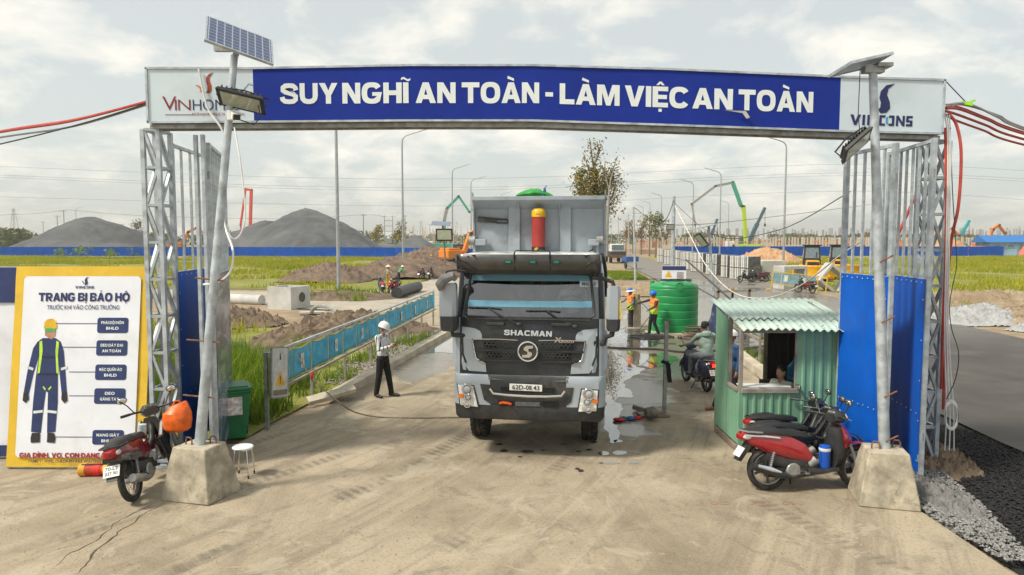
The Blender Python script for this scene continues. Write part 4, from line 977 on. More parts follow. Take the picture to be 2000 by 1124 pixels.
def rrect(x0, z0, x1, z1, r, n=6):
    out = []
    for cx, cz, a0 in ((x1 - r, z1 - r, 0), (x0 + r, z1 - r, 90), (x0 + r, z0 + r, 180), (x1 - r, z0 + r, 270)):
        for k in range(n + 1): a = R(a0 + 90 * k / n); out.append((cx + r * math.cos(a), cz + r * math.sin(a)))
    return out
m = MB(); m.prism(rrect(.15, .17, SW - .15, SH - .16, .07), -.020, -.024, 'y'); m.build('white_field', W1, pan, smooth=0)
def bx(px): return (px - 25) / (291 - 25) * SW       # board column measured across the picture of the board
def bz(py): return SH * (1 - (py - 524) / (916 - 524))
YI = -.029
def onboard(name, polys, mat, k=0):
    m = MB()
    for ps in polys: m.face([(bx(a), YI - k * .0015, bz(b)) for a, b in ps])
    return m.build(name, mat, pan, smooth=0)
def wtext(body, px, py, w, cap, mat, bold=.02, **k): return writing('lettering', body, w, cap, mat, pan, (bx(px), YI - .003, bz(py)), bold=bold, **k)
wtext('TRANG BỊ BẢO HỘ', 163, 593, 1.46, .135, INK, heavy=True, gap=.05)
wtext('TRƯỚC KHI VÀO CÔNG TRƯỜNG', 162, 609, 1.16, .066, INK, .004)
def mark(px, py, s, mat, par=pan, y=YI - .003): flat('logo_mark', [WINGB, [(-.42, .55), (-.2, .45), (-.08, .22), (-.12, .1), (-.22, .3)]], mat, bx(px), bz(py), s, par, y=y)
mark(163, 561, .13, INK)
vincons(pan, bx(163), bz(568), .30, .042, (R(90), 0, 0), YI - .003, INK, CYAN)
for (ya, yb, l1, l2, dx) in ((625, 655, 'PHẢI ĐỘI NÓN', 'BHLĐ', 0), (669, 699, 'ĐEO DÂY ĐAI', 'AN TOÀN', -1), (716, 746, 'MẶC QUẦN ÁO', 'BHLĐ', -3), (762, 792, 'ĐEO', 'GĂNG TAY', -5), (842, 870, 'MANG GIÀY', 'BHLĐ', -7)):
    onboard('label_box', [[(a, b) for a, b in rrect(191, ya, 251.5, yb, 5)]], NB)
    wtext(l1, 221, ya + 12.5, .36 if len(l1) > 5 else .16, .046, LETTER, .03)
    wtext(l2, 221, ya + 23.5, .20 if len(l2) < 6 else .30, .046, LETTER, .03)
for y, xa in ((636, 108), (682, 122), (730, 140), (776, 142), (855, 112)):
    onboard('pointer_line', [[(xa, y), (191, y), (191, y + 1.2), (xa, y + 1.2)]], INK)
RED = M('ink_red', (.34, .012, .018), .6)
wtext('GIA ĐÌNH, VỢ, CON ĐANG ĐỢI BẠN', 158, 895, 1.74, .074, RED, .03, heavy=True, gap=.05)
wtext('FAMILY, WIFE, CHILDREN ARE WAITING FOR YOU', 158, 904.5, 1.44, .040, INK, .02)
# printed figure of a worker in safety gear
SKINP, NAVYP, LIME, SILV, BLKP, GLS = M('print_skin', (.42, .22, .14), .6), M('print_navy', (.016, .032, .115), .6), M('print_lime', (.45, .70, .05), .6), M('print_silver', (.68, .70, .70), .6), M('print_black', (.02, .018, .02), .6), M('print_green', (.06, .42, .12), .4)
onboard('printed_figure', [[(76, 672), (86, 665), (111, 665), (121, 672), (128, 690), (133, 730), (138, 772), (128, 774), (122, 735), (117, 700), (119, 745), (121, 790), (119, 846), (103, 848), (101, 770), (97, 768), (94, 800), (91, 848), (72, 846), (73, 790), (76, 740), (80, 700), (71, 735), (64, 774), (54, 770), (59, 730), (68, 685)]], NAVYP)
onboard('printed_figure', [[(97, 664), (90, 660), (89, 645), (111, 645), (110, 660), (103, 668)]], SKINP, 1)
onboard('printed_figure', [[(87, 646), (88, 634), (94, 628), (104, 627), (111, 633), (113, 646)]], M('print_yellow', (.66, .40, .02), .6), 2)
onboard('printed_figure', [[(89, 646), (110, 646), (109, 652), (101, 653), (99, 651), (96, 653), (90, 652)]], GLS, 3)
onboard('printed_figure', [[(80, 672), (85, 670), (87, 690), (83, 735), (79, 735), (81, 700)], [(113, 670), (118, 673), (117, 700), (120, 735), (116, 735), (112, 690)], [(92, 758), (97, 764), (95, 766), (90, 760)], [(106, 758), (101, 764), (103, 766), (108, 760)]], LIME, 1)
onboard('printed_figure', [[(59, 719), (71, 723), (70, 728), (58, 724)], [(124, 723), (136, 719), (137, 724), (125, 728)], [(75, 806), (93, 804), (93, 809), (75, 811)], [(102, 804), (120, 806), (120, 811), (102, 809)]], SILV, 2)
onboard('printed_figure', [[(54, 770), (64, 774), (65, 784), (59, 791), (53, 786)], [(128, 774), (138, 770), (140, 786), (134, 791), (128, 784)], [(74, 848), (90, 848), (90, 866), (73, 867), (72, 858)], [(104, 848), (117, 848), (120, 858), (119, 867), (104, 866)], [(86, 700), (112, 700), (112, 703), (86, 703)], [(80, 733), (118, 733), (118, 736), (80, 736)]], BLKP, 3)
# second board, mostly outside the picture
s2 = empty('safety_board', 'white safety board with dark blue header at the left picture edge', 'sign', (-10.3, 11.0, .02), (R(-4), 0, 0))
fr = MB()
for x in (.02, 2.20): fr.beam((x, .03, 0), (x, .03, 3.15), .045, .05)
for z in (.022, 3.12): fr.beam((.044, .03, z), (2.18, .03, z), .045, .05)
fr.build('frame', GALVD, s2, smooth=0)
p2 = bend_sheet(0, 2.22, .02, 3.14, -.004).build('panel', W1, s2, smooth=60)
MB().box((1.11, -.022, 2.84), (2.18, .006, .58)).build('header', NB, p2, smooth=0)
MB().box((1.11, -.022, .12), (2.18, .006, .18)).build('footer', NB, p2, smooth=0)

# ------------------------------------------------------------------ guard booth
GRN = M('green_cladding', (.18, .36, .245), .5, var=.10, vs_=2, dirt=(.20, .26, .19), dscale=1.5, damt=.5)
GRNL = M('mint_roofing', (.42, .53, .48), .5, var=.10, vs_=1.3, dirt=(.36, .43, .36), dscale=1.7, damt=.5)
TIMB = M('weathered_timber', (.24, .19, .145), .85, var=.3, vs_=4, bump=.6)
TIMG = M('grey_timber', (.27, .245, .21), .85, var=.3, vs_=4, bump=.5)
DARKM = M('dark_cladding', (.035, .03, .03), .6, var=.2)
bX0, bX1, bY0, bY1 = 3.81, 5.60, 11.30, 12.66
booth = empty('guard_booth', 'small green corrugated guard booth with a mint roof beside the drive', 'booth', (bX0, bY0, 0))
def corr(pA, pB, z0, z1, name, mat, pitch=.105, depth=.022, out=(0, -1, 0), seam=None):
    """trapezoid-ribbed sheet from pA to pB"""
    A, B = Vector((*pA, 0)), Vector((*pB, 0)); d = (B - A); L = d.length; u = d / L; o = Vector(out); prof = []; x = 0.0
    while x < L - 1e-6:
        for dx, dp in ((0, 0), (pitch * .52, 0), (pitch * .64, depth), (pitch * .86, depth), (pitch * .98, 0)):
            if x + dx <= L: prof.append((x + dx, dp))
        x += pitch
    prof.append((L, 0))
    m = MB(); lo, hi = [], []
    for x, dp in prof:
        q = A + u * x + o * dp; zz = z1(x / L) if callable(z1) else z1
        lo.append((q.x, q.y, z0)); hi.append((q.x, q.y, zz))
    m.strip(lo, hi); ob = m.build(name, mat, booth, smooth=0)
    s = ob.modifiers.new('sheet', 'SOLIDIFY'); s.thickness = .003; s.offset = 0
    return ob
bw, bd = bX1 - bX0, bY1 - bY0
sill, head = 1.04, 2.0
corr((0, 0), (.96, 0), .12, sill, 'front_cladding', GRN, .145); corr((.96, 0), (bw, 0), .12, 2.16, 'front_cladding', GRN, .145)
corr((0, bd), (0, .62), .16, lambda u: 2.36 - .17 * u, 'side_cladding', GRN, .075, .012, (-1, 0, 0)); corr((0, .62), (0, 0), .16, sill, 'side_cladding', GRN, .075, .012, (-1, 0, 0))
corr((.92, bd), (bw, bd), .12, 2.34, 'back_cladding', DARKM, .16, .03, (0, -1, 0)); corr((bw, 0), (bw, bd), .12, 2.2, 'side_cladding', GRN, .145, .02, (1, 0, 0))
for nm, a, b, w in (('corner_post', (.03, .03, 0), (.03, .03, 2.14), .06), ('corner_post', (.03, bd - .03, 0), (.03, bd - .03, 2.38), .06), ('corner_post', (bw - .03, .03, 0), (bw - .03, .03, 2.14), .06), ('window_post', (.035, .62, sill), (.035, .62, 2.24), .06), ('window_post', (.96, .03, sill), (.96, .03, 2.12), .05), ('sill', (.03, -.012, sill + .03), (.98, -.012, sill + .03), .07), ('sill', (-.0, .06, sill + .03), (-.0, .60, sill + .03), .06), ('lintel', (.07, .02, 2.08), (.93, .02, 2.08), .07), ('door_post', (.92, bd - .04, 0), (.92, bd - .04, 2.3), .06), ('rafter', (.03, .0, 2.17), (.03, bd + .1, 2.42), .05), ('rafter', (bw - .03, .0, 2.17), (bw - .03, bd + .1, 2.42), .05), ('skid', (.03, .06, .06), (.03, bd - .06, .06), .09)):
    MB().beam(a, b, w).build(nm, TIMG if nm in ('window_post', 'sill', 'lintel', 'corner_post') else TIMB, booth, smooth=0, bevel=.004)
MB().box((bw / 2, bd / 2, .10), (bw - .08, bd - .08, .04)).build('floor', TIMB, booth, smooth=0)
MB().box((.48, .20, sill + .075), (.84, .28, .022)).build('counter', M('pale_counter', (.62, .63, .62), .45), booth, smooth=0, bevel=.004)
def roof_sheet(x0, x1, ya, za, yb, zb_, name):
    m = MB(); n = int((x1 - x0) / .02); A, B, Cc = [], [], []
    for i in range(n + 1):
        x = x0 + (x1 - x0) * i / n; w = .022 * math.sin(2 * math.pi * x / .125)
        sag = .03 * mnoise.noise(Vector((x * 1.1, ya, 0)))
        A.append((x, ya, za + w + sag)); B.append((x, yb, zb_ + w)); Cc.append((x, (ya + yb) / 2, (za + zb_) / 2 + w + sag * .4))
    m.strip(A, Cc); m.strip(Cc, B); ob = m.build(name, GRNL, booth, smooth=70)
    s = ob.modifiers.new('sheet', 'SOLIDIFY'); s.thickness = .004; s.offset = 1
    return ob
roof_sheet(-.03, bw + .1, .22, 2.245, bd + .32, 2.465, 'roof_sheet'); roof_sheet(-.03, bw + .1, -.24, 2.125, .34, 2.255, 'roof_sheet')
sm = MB().ell((0, 0, 0), (.016, .016, .012), 6, 4).mesh('roof_screw', GALVD)
for i in range(5):
    for y, z in ((.5, 2.325), (1.2, 2.445), (-.1, 2.185)): link('roof_screw', sm, booth, (.2 + i * .375, y, z))
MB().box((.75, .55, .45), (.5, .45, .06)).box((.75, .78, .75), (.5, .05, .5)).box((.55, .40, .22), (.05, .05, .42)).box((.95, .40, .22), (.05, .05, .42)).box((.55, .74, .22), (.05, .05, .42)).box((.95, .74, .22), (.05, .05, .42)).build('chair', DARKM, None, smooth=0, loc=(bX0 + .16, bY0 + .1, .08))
tag(bpy.data.objects['chair'], 'dark chair inside the guard booth under the seated guard', 'chair')
bt = empty('water_bottle', 'blue water cooler bottle inside the guard booth', 'bottle', (bX0 + 1.24, bY0 + .75, .12))
MB().lathe([(.13, 0), (.14, .03), (.14, .3), (.13, .33), (.14, .36), (.14, .5), (.06, .58), (.03, .62), (.03, .68)], 16).build('shell', M('bottle_blue', (.02, .16, .30), .15), bt, loc=(0, 0, .72))
MB().box((0, 0, .35), (.3, .3, .7)).build('stand', M('white_plastic'), bt, smooth=0, bevel=.02)

# ------------------------------------------------------------------ netting barriers
NET = NT('blue_netting'); q = NET.noise(3, 5, .6)
NET = NET.done(NET.mix(NET.step(q, .35, .7), (.03, .32, .54), (.10, .48, .68)), .7)
NETG = M('faded_netting', (.20, .33, .38), .7, var=.2, vs_=3)
YTAPE = M('yellow_tape', (.60, .48, .14), .6, var=.2); TAGW = M('tag_paper', (.66, .66, .62), .7)
def barrier(label, a, b, n, zt0, zt1, zb0, net, posts, sheets, tagw=True):
    a, b = Vector(a), Vector(b); d = b - a; L = d.length
    root = empty('netting_barrier', label, 'barrier', a, math.atan2(d.y, d.x))
    MB().beam((0, 0, zt0 + .03), (L, 0, zt1 + .03), .05).build('rail', GALV, root, smooth=0)
    MB().beam((0, -.02, zb0 - .03), (L, -.02, zb0 - .03), .07, .04).build('rail', TIMG, root, smooth=0)
    for i in range(posts):
        x = L * i / (posts - 1); z = zt0 + (zt1 - zt0) * x / L + .06
        MB().beam((x, .045, 0), (x, .045, z), .06).build('post', TIMG if i else GALVD, root, smooth=0)
    w = L / n
    for i in range(n):
        x0, x1 = i * w + .012, (i + 1) * w - .012; m = MB(); rows = []
        for j in range(7):
            v = j / 6; row = []
            for k in range(7):
                u = k / 6; x = x0 + (x1 - x0) * u; top = zt0 + (zt1 - zt0) * x / L - .035 - .05 * math.sin(math.pi * u); bot = zb0 + .03 + .02 * math.sin(math.pi * u)
                row.append((x, -.012 + .035 * math.sin(math.pi * u) * math.sin(math.pi * v) * mnoise.noise(Vector((i * 1.3, v * 2, u * 2))) * 2, bot + (top - bot) * v))
            rows.append(row)
        for r0, r1 in zip(rows, rows[1:]): m.strip(r0, r1)
        p = m.build('net_panel', net, root, smooth=60)
        s = p.modifiers.new('sheet', 'SOLIDIFY'); s.thickness = .006; s.offset = 0
        e = MB(); e.tube(rows[-1], .016, 4); e.tube([r[0] for r in rows], .013, 4); e.tube(rows[0], .013, 4); e.build('edge_tape', YTAPE, p)
        if tagw and i % 2 == 1:
            c = rows[3][3]; t_ = MB().box((c[0], c[1] - .028, c[2] - .0), (.17, .006, .30)).build('tag', TAGW, p, smooth=0, rot=(0, 0, 0))
            flat('tag_mark', [WINGB, _rect(-.3, -.5, .7, -.3)], INK, c[0] - .02, c[2] - .02, .075, p, y=c[1] - .034)
    return root
barrier('long railing hung with blue netting panels, left of the truck', (-4.59, 12.72, 0), (-3.25, 28.4, 0), 15, 1.42, 1.42, .72, NET, 8, 15)
barrier('railing of faded netting panels seen through the guard booth', (6.75, 15.0, 0), (7.45, 23.5, 0), 8, 1.42, 1.42, .72, NETG, 5, 8)
# small leaning warning board on the near end of the left barrier
wb = empty('warning_board', 'narrow grey warning board with yellow triangle at the near end of the left barrier', 'sign', G(545, 0 + 800), (0, 0, 0))
wb.location = (-4.40, 12.75, .62); wb.rotation_euler = (R(-4), R(8), R(74))
MB().box((0, 0, .46), (.50, .025, .92)).build('panel', M('board_grey', (.56, .56, .54), .6, dirt=(.35, .33, .30)), wb, smooth=0)
fr = MB()
for x in (-.255, .255): fr.beam((x, 0, 0), (x, 0, .94), .03)
for z in (0, .94): fr.beam((-.24, 0, z), (.24, 0, z), .03)
fr.build('frame', GALVD, wb, smooth=0)
flat('triangle', [[(-.16, 0), (.16, 0), (0, .28)]], M('warning_yellow', (.75, .42, .02), .6), 0, .22, 1, wb, y=-.016)
writing('lettering', '!', .03, .14, INK, wb, (0, -.019, .26), bold=.03)
flat('logo_mark', [WINGB], INK, -.02, .70, .14, wb, y=-.016)
MB().box((0, -.016, .09), (.44, .004, .10)).build('footer', M('footer_brown', (.22, .18, .14), .7), wb, smooth=0)
# rope across the drive with a red pennant
ROPE = M('rope', (.26, .22, .17), .9, var=.3, vs_=30)
rp_ = [at(578, 690, 13.6), G(607, 730, .95), G(640, 772, .55), G(668, 790, .18), G(705, 808, .03), G(745, 815, .02), G(820, 816, .02), G(905, 815, .02), G(990, 815, .02)]
rp_[1] = at(607, 735, 13.5); rp_[2] = at(640, 768, 13.3); rp_[3] = at(665, 788, 13.15); rp_[4] = at(695, 806, 13.4)
wire('rope', 'rope tied to the left barrier and laid across the drive to the truck', rp_, .016, ROPE, 'rope')
tag(MB().add([(0, 0, 0), (.07, .01, .01), (.035, -.02, -.20)], [(0, 1, 2)]).build('pennant', M('red_cloth', (.55, .01, .015), .7), loc=at(606, 728, 13.4)), 'small red pennant hanging from the rope', 'flag')
bpy.data.objects['pennant'].modifiers.new('sheet', 'SOLIDIFY').thickness = .004
# ================================================================== dump truck
PAINT = M('truck_grey', (.36, .41, .46), .34, .1, var=.06, vs_=1.5, dirt=(.22, .21, .18), dscale=1.6, damt=.14, Coat_Weight=.6, Coat_Roughness=.12)
BEDP = M('bed_grey', (.37, .42, .465), .48, .10, var=.10, vs_=1.2, dirt=(.17, .175, .17), dscale=1.5, damt=.55)
TBLK = M('truck_black', (.018, .022, .027), .38, var=.25, vs_=4, dirt=(.09, .085, .075), dscale=2, damt=.35)
PLAS = M('black_plastic', (.030, .032, .035), .58, var=.3, vs_=6, dirt=(.13, .115, .095), dscale=2.2, damt=.5)
CHROME = M('chrome', (.75, .76, .78), .12, 1.0, var=.05)
RUB = M('tyre_rubber', (.022, .021, .020), .85, var=.4, vs_=9, dirt=(.16, .135, .10), dscale=5, damt=.5, bump=.4)
TRANS = NT('cab_glass')
tr = TRANS.n('ShaderNodeBsdfTransparent'); tr.inputs[0].default_value = (.80, .84, .85, 1)
gl = TRANS.n('ShaderNodeBsdfGlossy'); gl.inputs['Roughness'].default_value = .02
fz = TRANS.n('ShaderNodeFresnel'); fz.inputs[0].default_value = 1.9
mx = TRANS.n('ShaderNodeMixShader'); TRANS.t.links.new(TRANS.ma('ADD', fz.outputs[0], .12), mx.inputs[0]); TRANS.t.links.new(tr.outputs[0], mx.inputs[1]); TRANS.t.links.new(gl.outputs[0], mx.inputs[2])
TRANS.t.links.new(mx.outputs[0], TRANS.o.inputs[0]); CABGLASS = TRANS.m
def tint(name, col):
    t = NT(name); a = t.n('ShaderNodeBsdfTransparent'); a.inputs[0].default_value = (*col, 1); d = t.n('ShaderNodeBsdfGlossy'); d.inputs['Roughness'].default_value = .15; d.inputs[0].default_value = (*[min(1, q * 1.3) for q in col], 1)
    df = t.n('ShaderNodeBsdfDiffuse'); df.inputs[0].default_value = (*col, 1)
    m1 = t.n('ShaderNodeMixShader'); m1.inputs[0].default_value = .55; t.t.links.new(a.outputs[0], m1.inputs[1]); t.t.links.new(df.outputs[0], m1.inputs[2])
    m2 = t.n('ShaderNodeMixShader'); m2.inputs[0].default_value = .12; t.t.links.new(m1.outputs[0], m2.inputs[1]); t.t.links.new(d.outputs[0], m2.inputs[2])
    t.t.links.new(m2.outputs[0], t.o.inputs[0]); return t.m
STRIPB = tint('blue_strip_tint', (.30, .62, .82))  # pale blue, partly see-through, for the bands across the windscreen
truck = empty('dump_truck', 'big grey and black dump truck driving out under the gate', 'truck', (.26, 10.93, 0), R(-7.0))
def tx(px): return (px - 1032) * .0084
def tz(py): return 3.6 - (py - 468) * .0084
HW = [(1.40, 1.24), (1.9, 1.24), (2.32, 1.235), (3.05, 1.21), (3.20, 1.18), (3.30, 1.10), (3.34, .95)]
FY = [(1.40, .00), (1.95, .015), (2.32, .06), (3.05, .27), (3.20, .34), (3.30, .45), (3.34, .62)]
def hw(z): return float(np.interp(z, *zip(*HW)))
def fy(x, z): return float(np.interp(z, *zip(*FY))) + .075 * (x / 1.1) ** 2
def S(x, z, off=0.0): return (x, fy(x, z) - off, z)
zs = [1.40, 1.6, 1.95, 2.32, 2.42, 2.7, 2.94, 3.05, 3.20, 3.30, 3.34]
cols = [-1.09, -.9, -.5, 0, .5, .9, 1.09]
def ring(z):
    w = hw(z); f = fy(1.09 * w / 1.235, z); r = []
    for y in (2.0, 1.35, .62): r.append((-w, y, z))
    r += [(-w, f + .22, z), (-w + .012, f + .09, z), (-w + .045, f + .03, z)]
    k = (w - .10) / 1.09
    r += [(c * k, fy(c * k, z), z) for c in cols]
    r += [(w - .045, f + .03, z), (w - .012, f + .09, z), (w, f + .22, z)]
    for y in (.62, 1.35, 2.0): r.append((w, y, z))
    return r
rings = [ring(z) for z in zs]; n = len(rings[0])
cab = MB()
vs = [p for r in rings for p in r]; fs = []; mi = []
for i in range(len(zs) - 1):
    for k in range(n):
        kk = (k + 1) % n; front = 6 <= k < 12; side = k in (1, 2) or k in (n - 4, n - 3)
        wind = (3 <= i <= 6 and 6 <= k < 12) or (4 <= i <= 5 and (k == 1 or k == n - 3))
        if wind: continue
        fs.append((i * n + k, i * n + kk, (i + 1) * n + kk, (i + 1) * n + k)); mi.append(1 if (front and i < 7) or (3 <= i <= 6 and k in (4, 5, 12, 13)) else 0)
fs.append(tuple(range((len(zs) - 1) * n, len(zs) * n))); mi.append(0); fs.append(tuple(reversed(range(n)))); mi.append(1)
cab.v, cab.f, cab.m = [tuple(v) for v in vs], fs, mi
body = cab.build('cab', [PAINT, TBLK], truck, smooth=40)
# glazing
g = MB(); G_ = []
for i in range(3, 8): G_.append([(rings[i][k][0], rings[i][k][1] + .012, rings[i][k][2]) for k in range(6, 13)])
for a, b in zip(G_, G_[1:]): g.strip(a, b)
ws = g.build('windscreen', CABGLASS, body, smooth=60)
for k0 in (1, n - 3):
    g = MB(); g.add([(rings[i][k][0] * .99, rings[i][k][1], rings[i][k][2]) for i in (4, 5, 6) for k in (k0, k0 + 1)], [(0, 1, 3, 2), (2, 3, 5, 4)]); g.build('side_window', CABGLASS, body, smooth=0)
def on_front(z0, z1, x0, x1, off, name, mat, parent, nx=8):
    m = MB(); A = [S(x0 + (x1 - x0) * i / nx, z0, off) for i in range(nx + 1)]; B = [S(x0 + (x1 - x0) * i / nx, z1, off) for i in range(nx + 1)]
    m.strip(A, B); return m.build(name, mat, parent, smooth=60)
on_front(2.92, 3.035, -1.0, 1.0, -.004, 'tint_strip', STRIPB, body); on_front(2.50, 2.60, -1.02, 1.02, -.004, 'tint_strip', STRIPB, body)
fr = MB()
fr.tube([S(x, z, .006) for x, z in ((-1.0, 2.335), (-.5, 2.33), (0, 2.33), (.5, 2.33), (1.0, 2.335), (1.055, 2.37), (1.05, 2.5), (1.0, 2.95), (.97, 3.03), (.5, 3.045), (0, 3.045), (-.5, 3.045), (-.97, 3.03), (-1.0, 2.95), (-1.05, 2.5), (-1.055, 2.37), (-1.0, 2.335))], .022, 6); fr.build('window_seal', PLAS, body)
def plate(name, poly, mat, off=.012, depth=.045, parent=None, bevel=.006):
    m = MB(); n_ = len(poly); vs = [S(x, z, off) for x, z in poly] + [S(x, z, off - depth) for x, z in poly]
    m.add(vs, [tuple(range(n_)), tuple(reversed(range(n_, 2 * n_)))] + [(i, i + n_, (i + 1) % n_ + n_, (i + 1) % n_) for i in range(n_)])
    return m.build(name, mat, parent if parent is not None else body, smooth=0, bevel=bevel)
GPL = [(-1.11, 2.17), (-.90, 2.15), (-.80, 2.11), (-.765, 2.05), (-.76, 1.975), (-.93, 1.97), (-.865, 1.655), (-.70, 1.585), (-.685, 1.435), (-.985, 1.445), (-1.06, 1.55), (-1.11, 1.95)]
plate('grey_panel', GPL, PAINT); plate('grey_panel', [(-x, z) for x, z in GPL][::-1], PAINT)
for s in (-1, 1):       # corner air deflectors
    m = MB()
    P = [(1.11, 2.10), (1.26, 2.14), (1.28, 1.55), (1.24, 1.46), (1.02, 1.45), (1.06, 1.62), (1.12, 1.95)]
    fv = [(s * x, fy(1.09, z) - .03 + max(0, x - 1.05) * .55, z) for x, z in P]; bv = [(s * x, y + .16, z) for (sx, y, z), (x, _) in zip(fv, P)]
    q = len(P); m.add(fv + bv, [tuple(range(q)), tuple(reversed(range(q, 2 * q)))] + [(i, i + q, (i + 1) % q + q, (i + 1) % q) for i in range(q)])
    m.build('air_deflector', PAINT, body, smooth=0, bevel=.014)
    m = MB(); m.tube([(s * 1.10, fy(1.09, 2.0) - .02, 2.05), (s * 1.085, fy(1.09, 1.8) - .02, 1.72), (s * 1.03, fy(1.0, 1.6) - .02, 1.58)], .016, 5); m.build('panel_gap', TBLK, body)
# grille
GR = [(-.925, 1.975), (-.765, 1.985), (.765, 1.985), (.925, 1.975), (.862, 1.65), (.70, 1.58), (-.70, 1.58), (-.862, 1.65)]
grille = plate('grille', GR, PLAS, .010, .03)
for (x0, x1, za, zb_) in ((-.74, .74, 1.945, 1.835), (-.70, .70, 1.775, 1.675)):
    plate('grille_slot', [(x0, za), (x1, za), (x1 - .02, zb_), (x0 + .02, zb_)], M('slot_black', (.008, .009, .010), .9), .016, .02, grille, 0)
    m = MB(); k = 22; w = (x1 - x0) / k; zc_ = (za + zb_) / 2
    for i in range(k):
        for r_ in range(2):
            cx = x0 + (i + .5 + (.5 if r_ else 0)) * w; cz = za - (za - zb_) * (.28 + .46 * r_)
            if abs(cx) < .175 or cx > x1 - .02: continue
            pts = [(cx - w * .52, cz), (cx - w * .2, cz + .026), (cx + w * .2, cz + .026), (cx + w * .52, cz), (cx + w * .2, cz - .026), (cx - w * .2, cz - .026)]
            P3 = [S(a, b, .022) for a, b in pts]; m.tube(P3 + [P3[0]], .0065, 4, cap=False)
    stuff(m.build('grille_mesh', PLAS, grille, smooth=0))
m = MB(); m.beam(S(-.84, 1.80, .03), S(.84, 1.80, .03), .05, .03); m.beam(S(-.80, 1.635, .03), S(.80, 1.635, .03), .04, .03); m.build('grille_bar', TBLK, grille, smooth=0)
for s in (-1, 1):
    MB().tube([S(s * x, z, .022) for x, z in ((.17, 1.975), (.5, 1.985), (.90, 1.972), (.915, 1.95), (.895, 1.80), (.862, 1.66), (.82, 1.635), (.71, 1.592))], .011, 6).build('chrome_trim', CHROME, grille)
em = empty_c = MB()
em.torus((0, 0, 0), .155, .016, 'y', 32, 8); emb = em.build('emblem', CHROME, body, loc=(0, fy(0, 1.80) - .055, 1.80))
MB().lathe([(.15, 0), (.15, .03)], 28, Matrix.Rotation(R(90), 4, 'X')).build('emblem_disc', PLAS, emb, smooth=0, loc=(0, .03, 0))
def emblem_s():
    m = MB()
    for ps in ([(.085, .095), (-.02, .095), (-.065, .06), (-.065, .02), (.01, .005), (.01, .045), (.085, .055)], [(-.09, -.098), (.03, -.098), (.068, -.062), (.068, -.018), (-.008, -.004), (-.008, -.05), (-.09, -.058)], [(-.065, .019), (.01, .004), (.068, -.019), (-.008, -.003)]):
        m.prism(ps, -.012, .012, 'y')
    return m
emblem_s().build('emblem_letter', CHROME, emb, smooth=0)
writing('lettering', 'SHACMAN', .78, .088, CHROME, body, (tx(1031), fy(0, 2.06) - .016, tz(653)), (R(86), R(1), 0), bold=.035, heavy=True)
writing('lettering', 'X', .11, .085, CHROME, body, (tx(1088), fy(.5, 2.0) - .016, tz(665)), (R(88), R(1), 0), bold=.03, shear=.2)
writing('lettering', '3000', .22, .052, CHROME, body, (tx(1106), fy(.6, 2.0) - .016, tz(665.5)), (R(88), R(1), R(2)), bold=.03, shear=.2)
# wipers and handles under the screen
for x0, x1, z0, z1 in ((tx(1015), tx(945), tz(631), tz(606)), (tx(1122), tx(1060), tz(634), tz(610))):
    o = MB().tube([S(x0, z0, .05), S((x0 * .4 + x1 * .6), (z0 + z1) / 2 + .05, .06), S(x1 + .06, z1 + .05, .05)], .014, 6).build('wiper', PLAS, body)
    MB().tube([S(x1 - .28, z1 + .04, .03), S(x1 + .1, z1 + .045, .03), S(x1 + .28, z1 + .03, .03)], .011, 5).build('blade', PLAS, o)
    MB().ell(S(x0, z0, .05), (.05, .03, .035)).build('pivot', PLAS, o)
for xx in (tx(968), tx(1094)): MB().box(S(xx, tz(631), .03), (.30, .05, .055)).build('hand_grip', PLAS, body, smooth=0, bevel=.015)
MB().box(S(0, 2.31, .02), (2.0, .05, .02)).build('cowl', PLAS, body, smooth=0, bevel=.008)
# bumper
bz_ = [(.66, 1.20, .0), (.70, 1.235, -.02), (.88, 1.25, -.035), (.90, 1.25, -.03), (1.25, 1.255, -.045), (1.36, 1.25, -.05), (1.40, 1.235, -.02)]
def bring(z, w, f):
    c = [(-w, .95), (-w, .42), (-w + .008, .18), (-w + .035, .08), (-w + .12, .035 + f * .8)] + [(x, f + .05 * (x / 1.0) ** 2) for x in (-.9, -.62, -.3, 0, .3, .62, .9)]
    c += [(w - .12, .035 + f * .8), (w - .035, .08), (w - .008, .18), (w, .42), (w, .95)]
    return [(x, y, z) for x, y in c]
br = [bring(*q) for q in bz_]; n = len(br[0]); m = MB(); vs = [p for r in br for p in r]; fs = []; mi = []
for i in range(len(br) - 1):
    for k in range(n - 1):
        fs.append((i * n + k, i * n + k + 1, (i + 1) * n + k + 1, (i + 1) * n + k)); mi.append(1 if i < 3 or (6 <= k < 10 and i >= 3) else 0)
fs.append(tuple(range((len(br) - 1) * n, len(br) * n))); mi.append(0)
m.v, m.f, m.m = vs, fs, mi; bump = m.build('bumper', [PAINT, PLAS], truck, smooth=40)
def BS(x, z, off=0.0):
    w = float(np.interp(z, [q[0] for q in bz_], [q[1] for q in bz_])); f = float(np.interp(z, [q[0] for q in bz_], [q[2] for q in bz_]))
    a = abs(x)
    return (x, (f + .05 * a * a if a < .9 else float(np.interp(a, [.9, w - .12, w - .035, w], [f + .04, .035 + f * .8, .08, .25]))) - off, z)
def bplate(name, poly, mat, off=.012, depth=.04, parent=bump, bevel=.005):
    m = MB(); q = len(poly); vs = [BS(x, z, off) for x, z in poly] + [(BS(x, z, off - depth)) for x, z in poly]
    m.add(vs, [tuple(range(q)), tuple(reversed(range(q, 2 * q)))] + [(i, i + q, (i + 1) % q + q, (i + 1) % q) for i in range(q)])
    return m.build(name, mat, parent, smooth=0, bevel=bevel)
bplate('lower_grille', [(-.785, 1.245), (.74, 1.225), (.70, .985), (.62, .925), (-.62, .925), (-.72, .985)], PLAS)
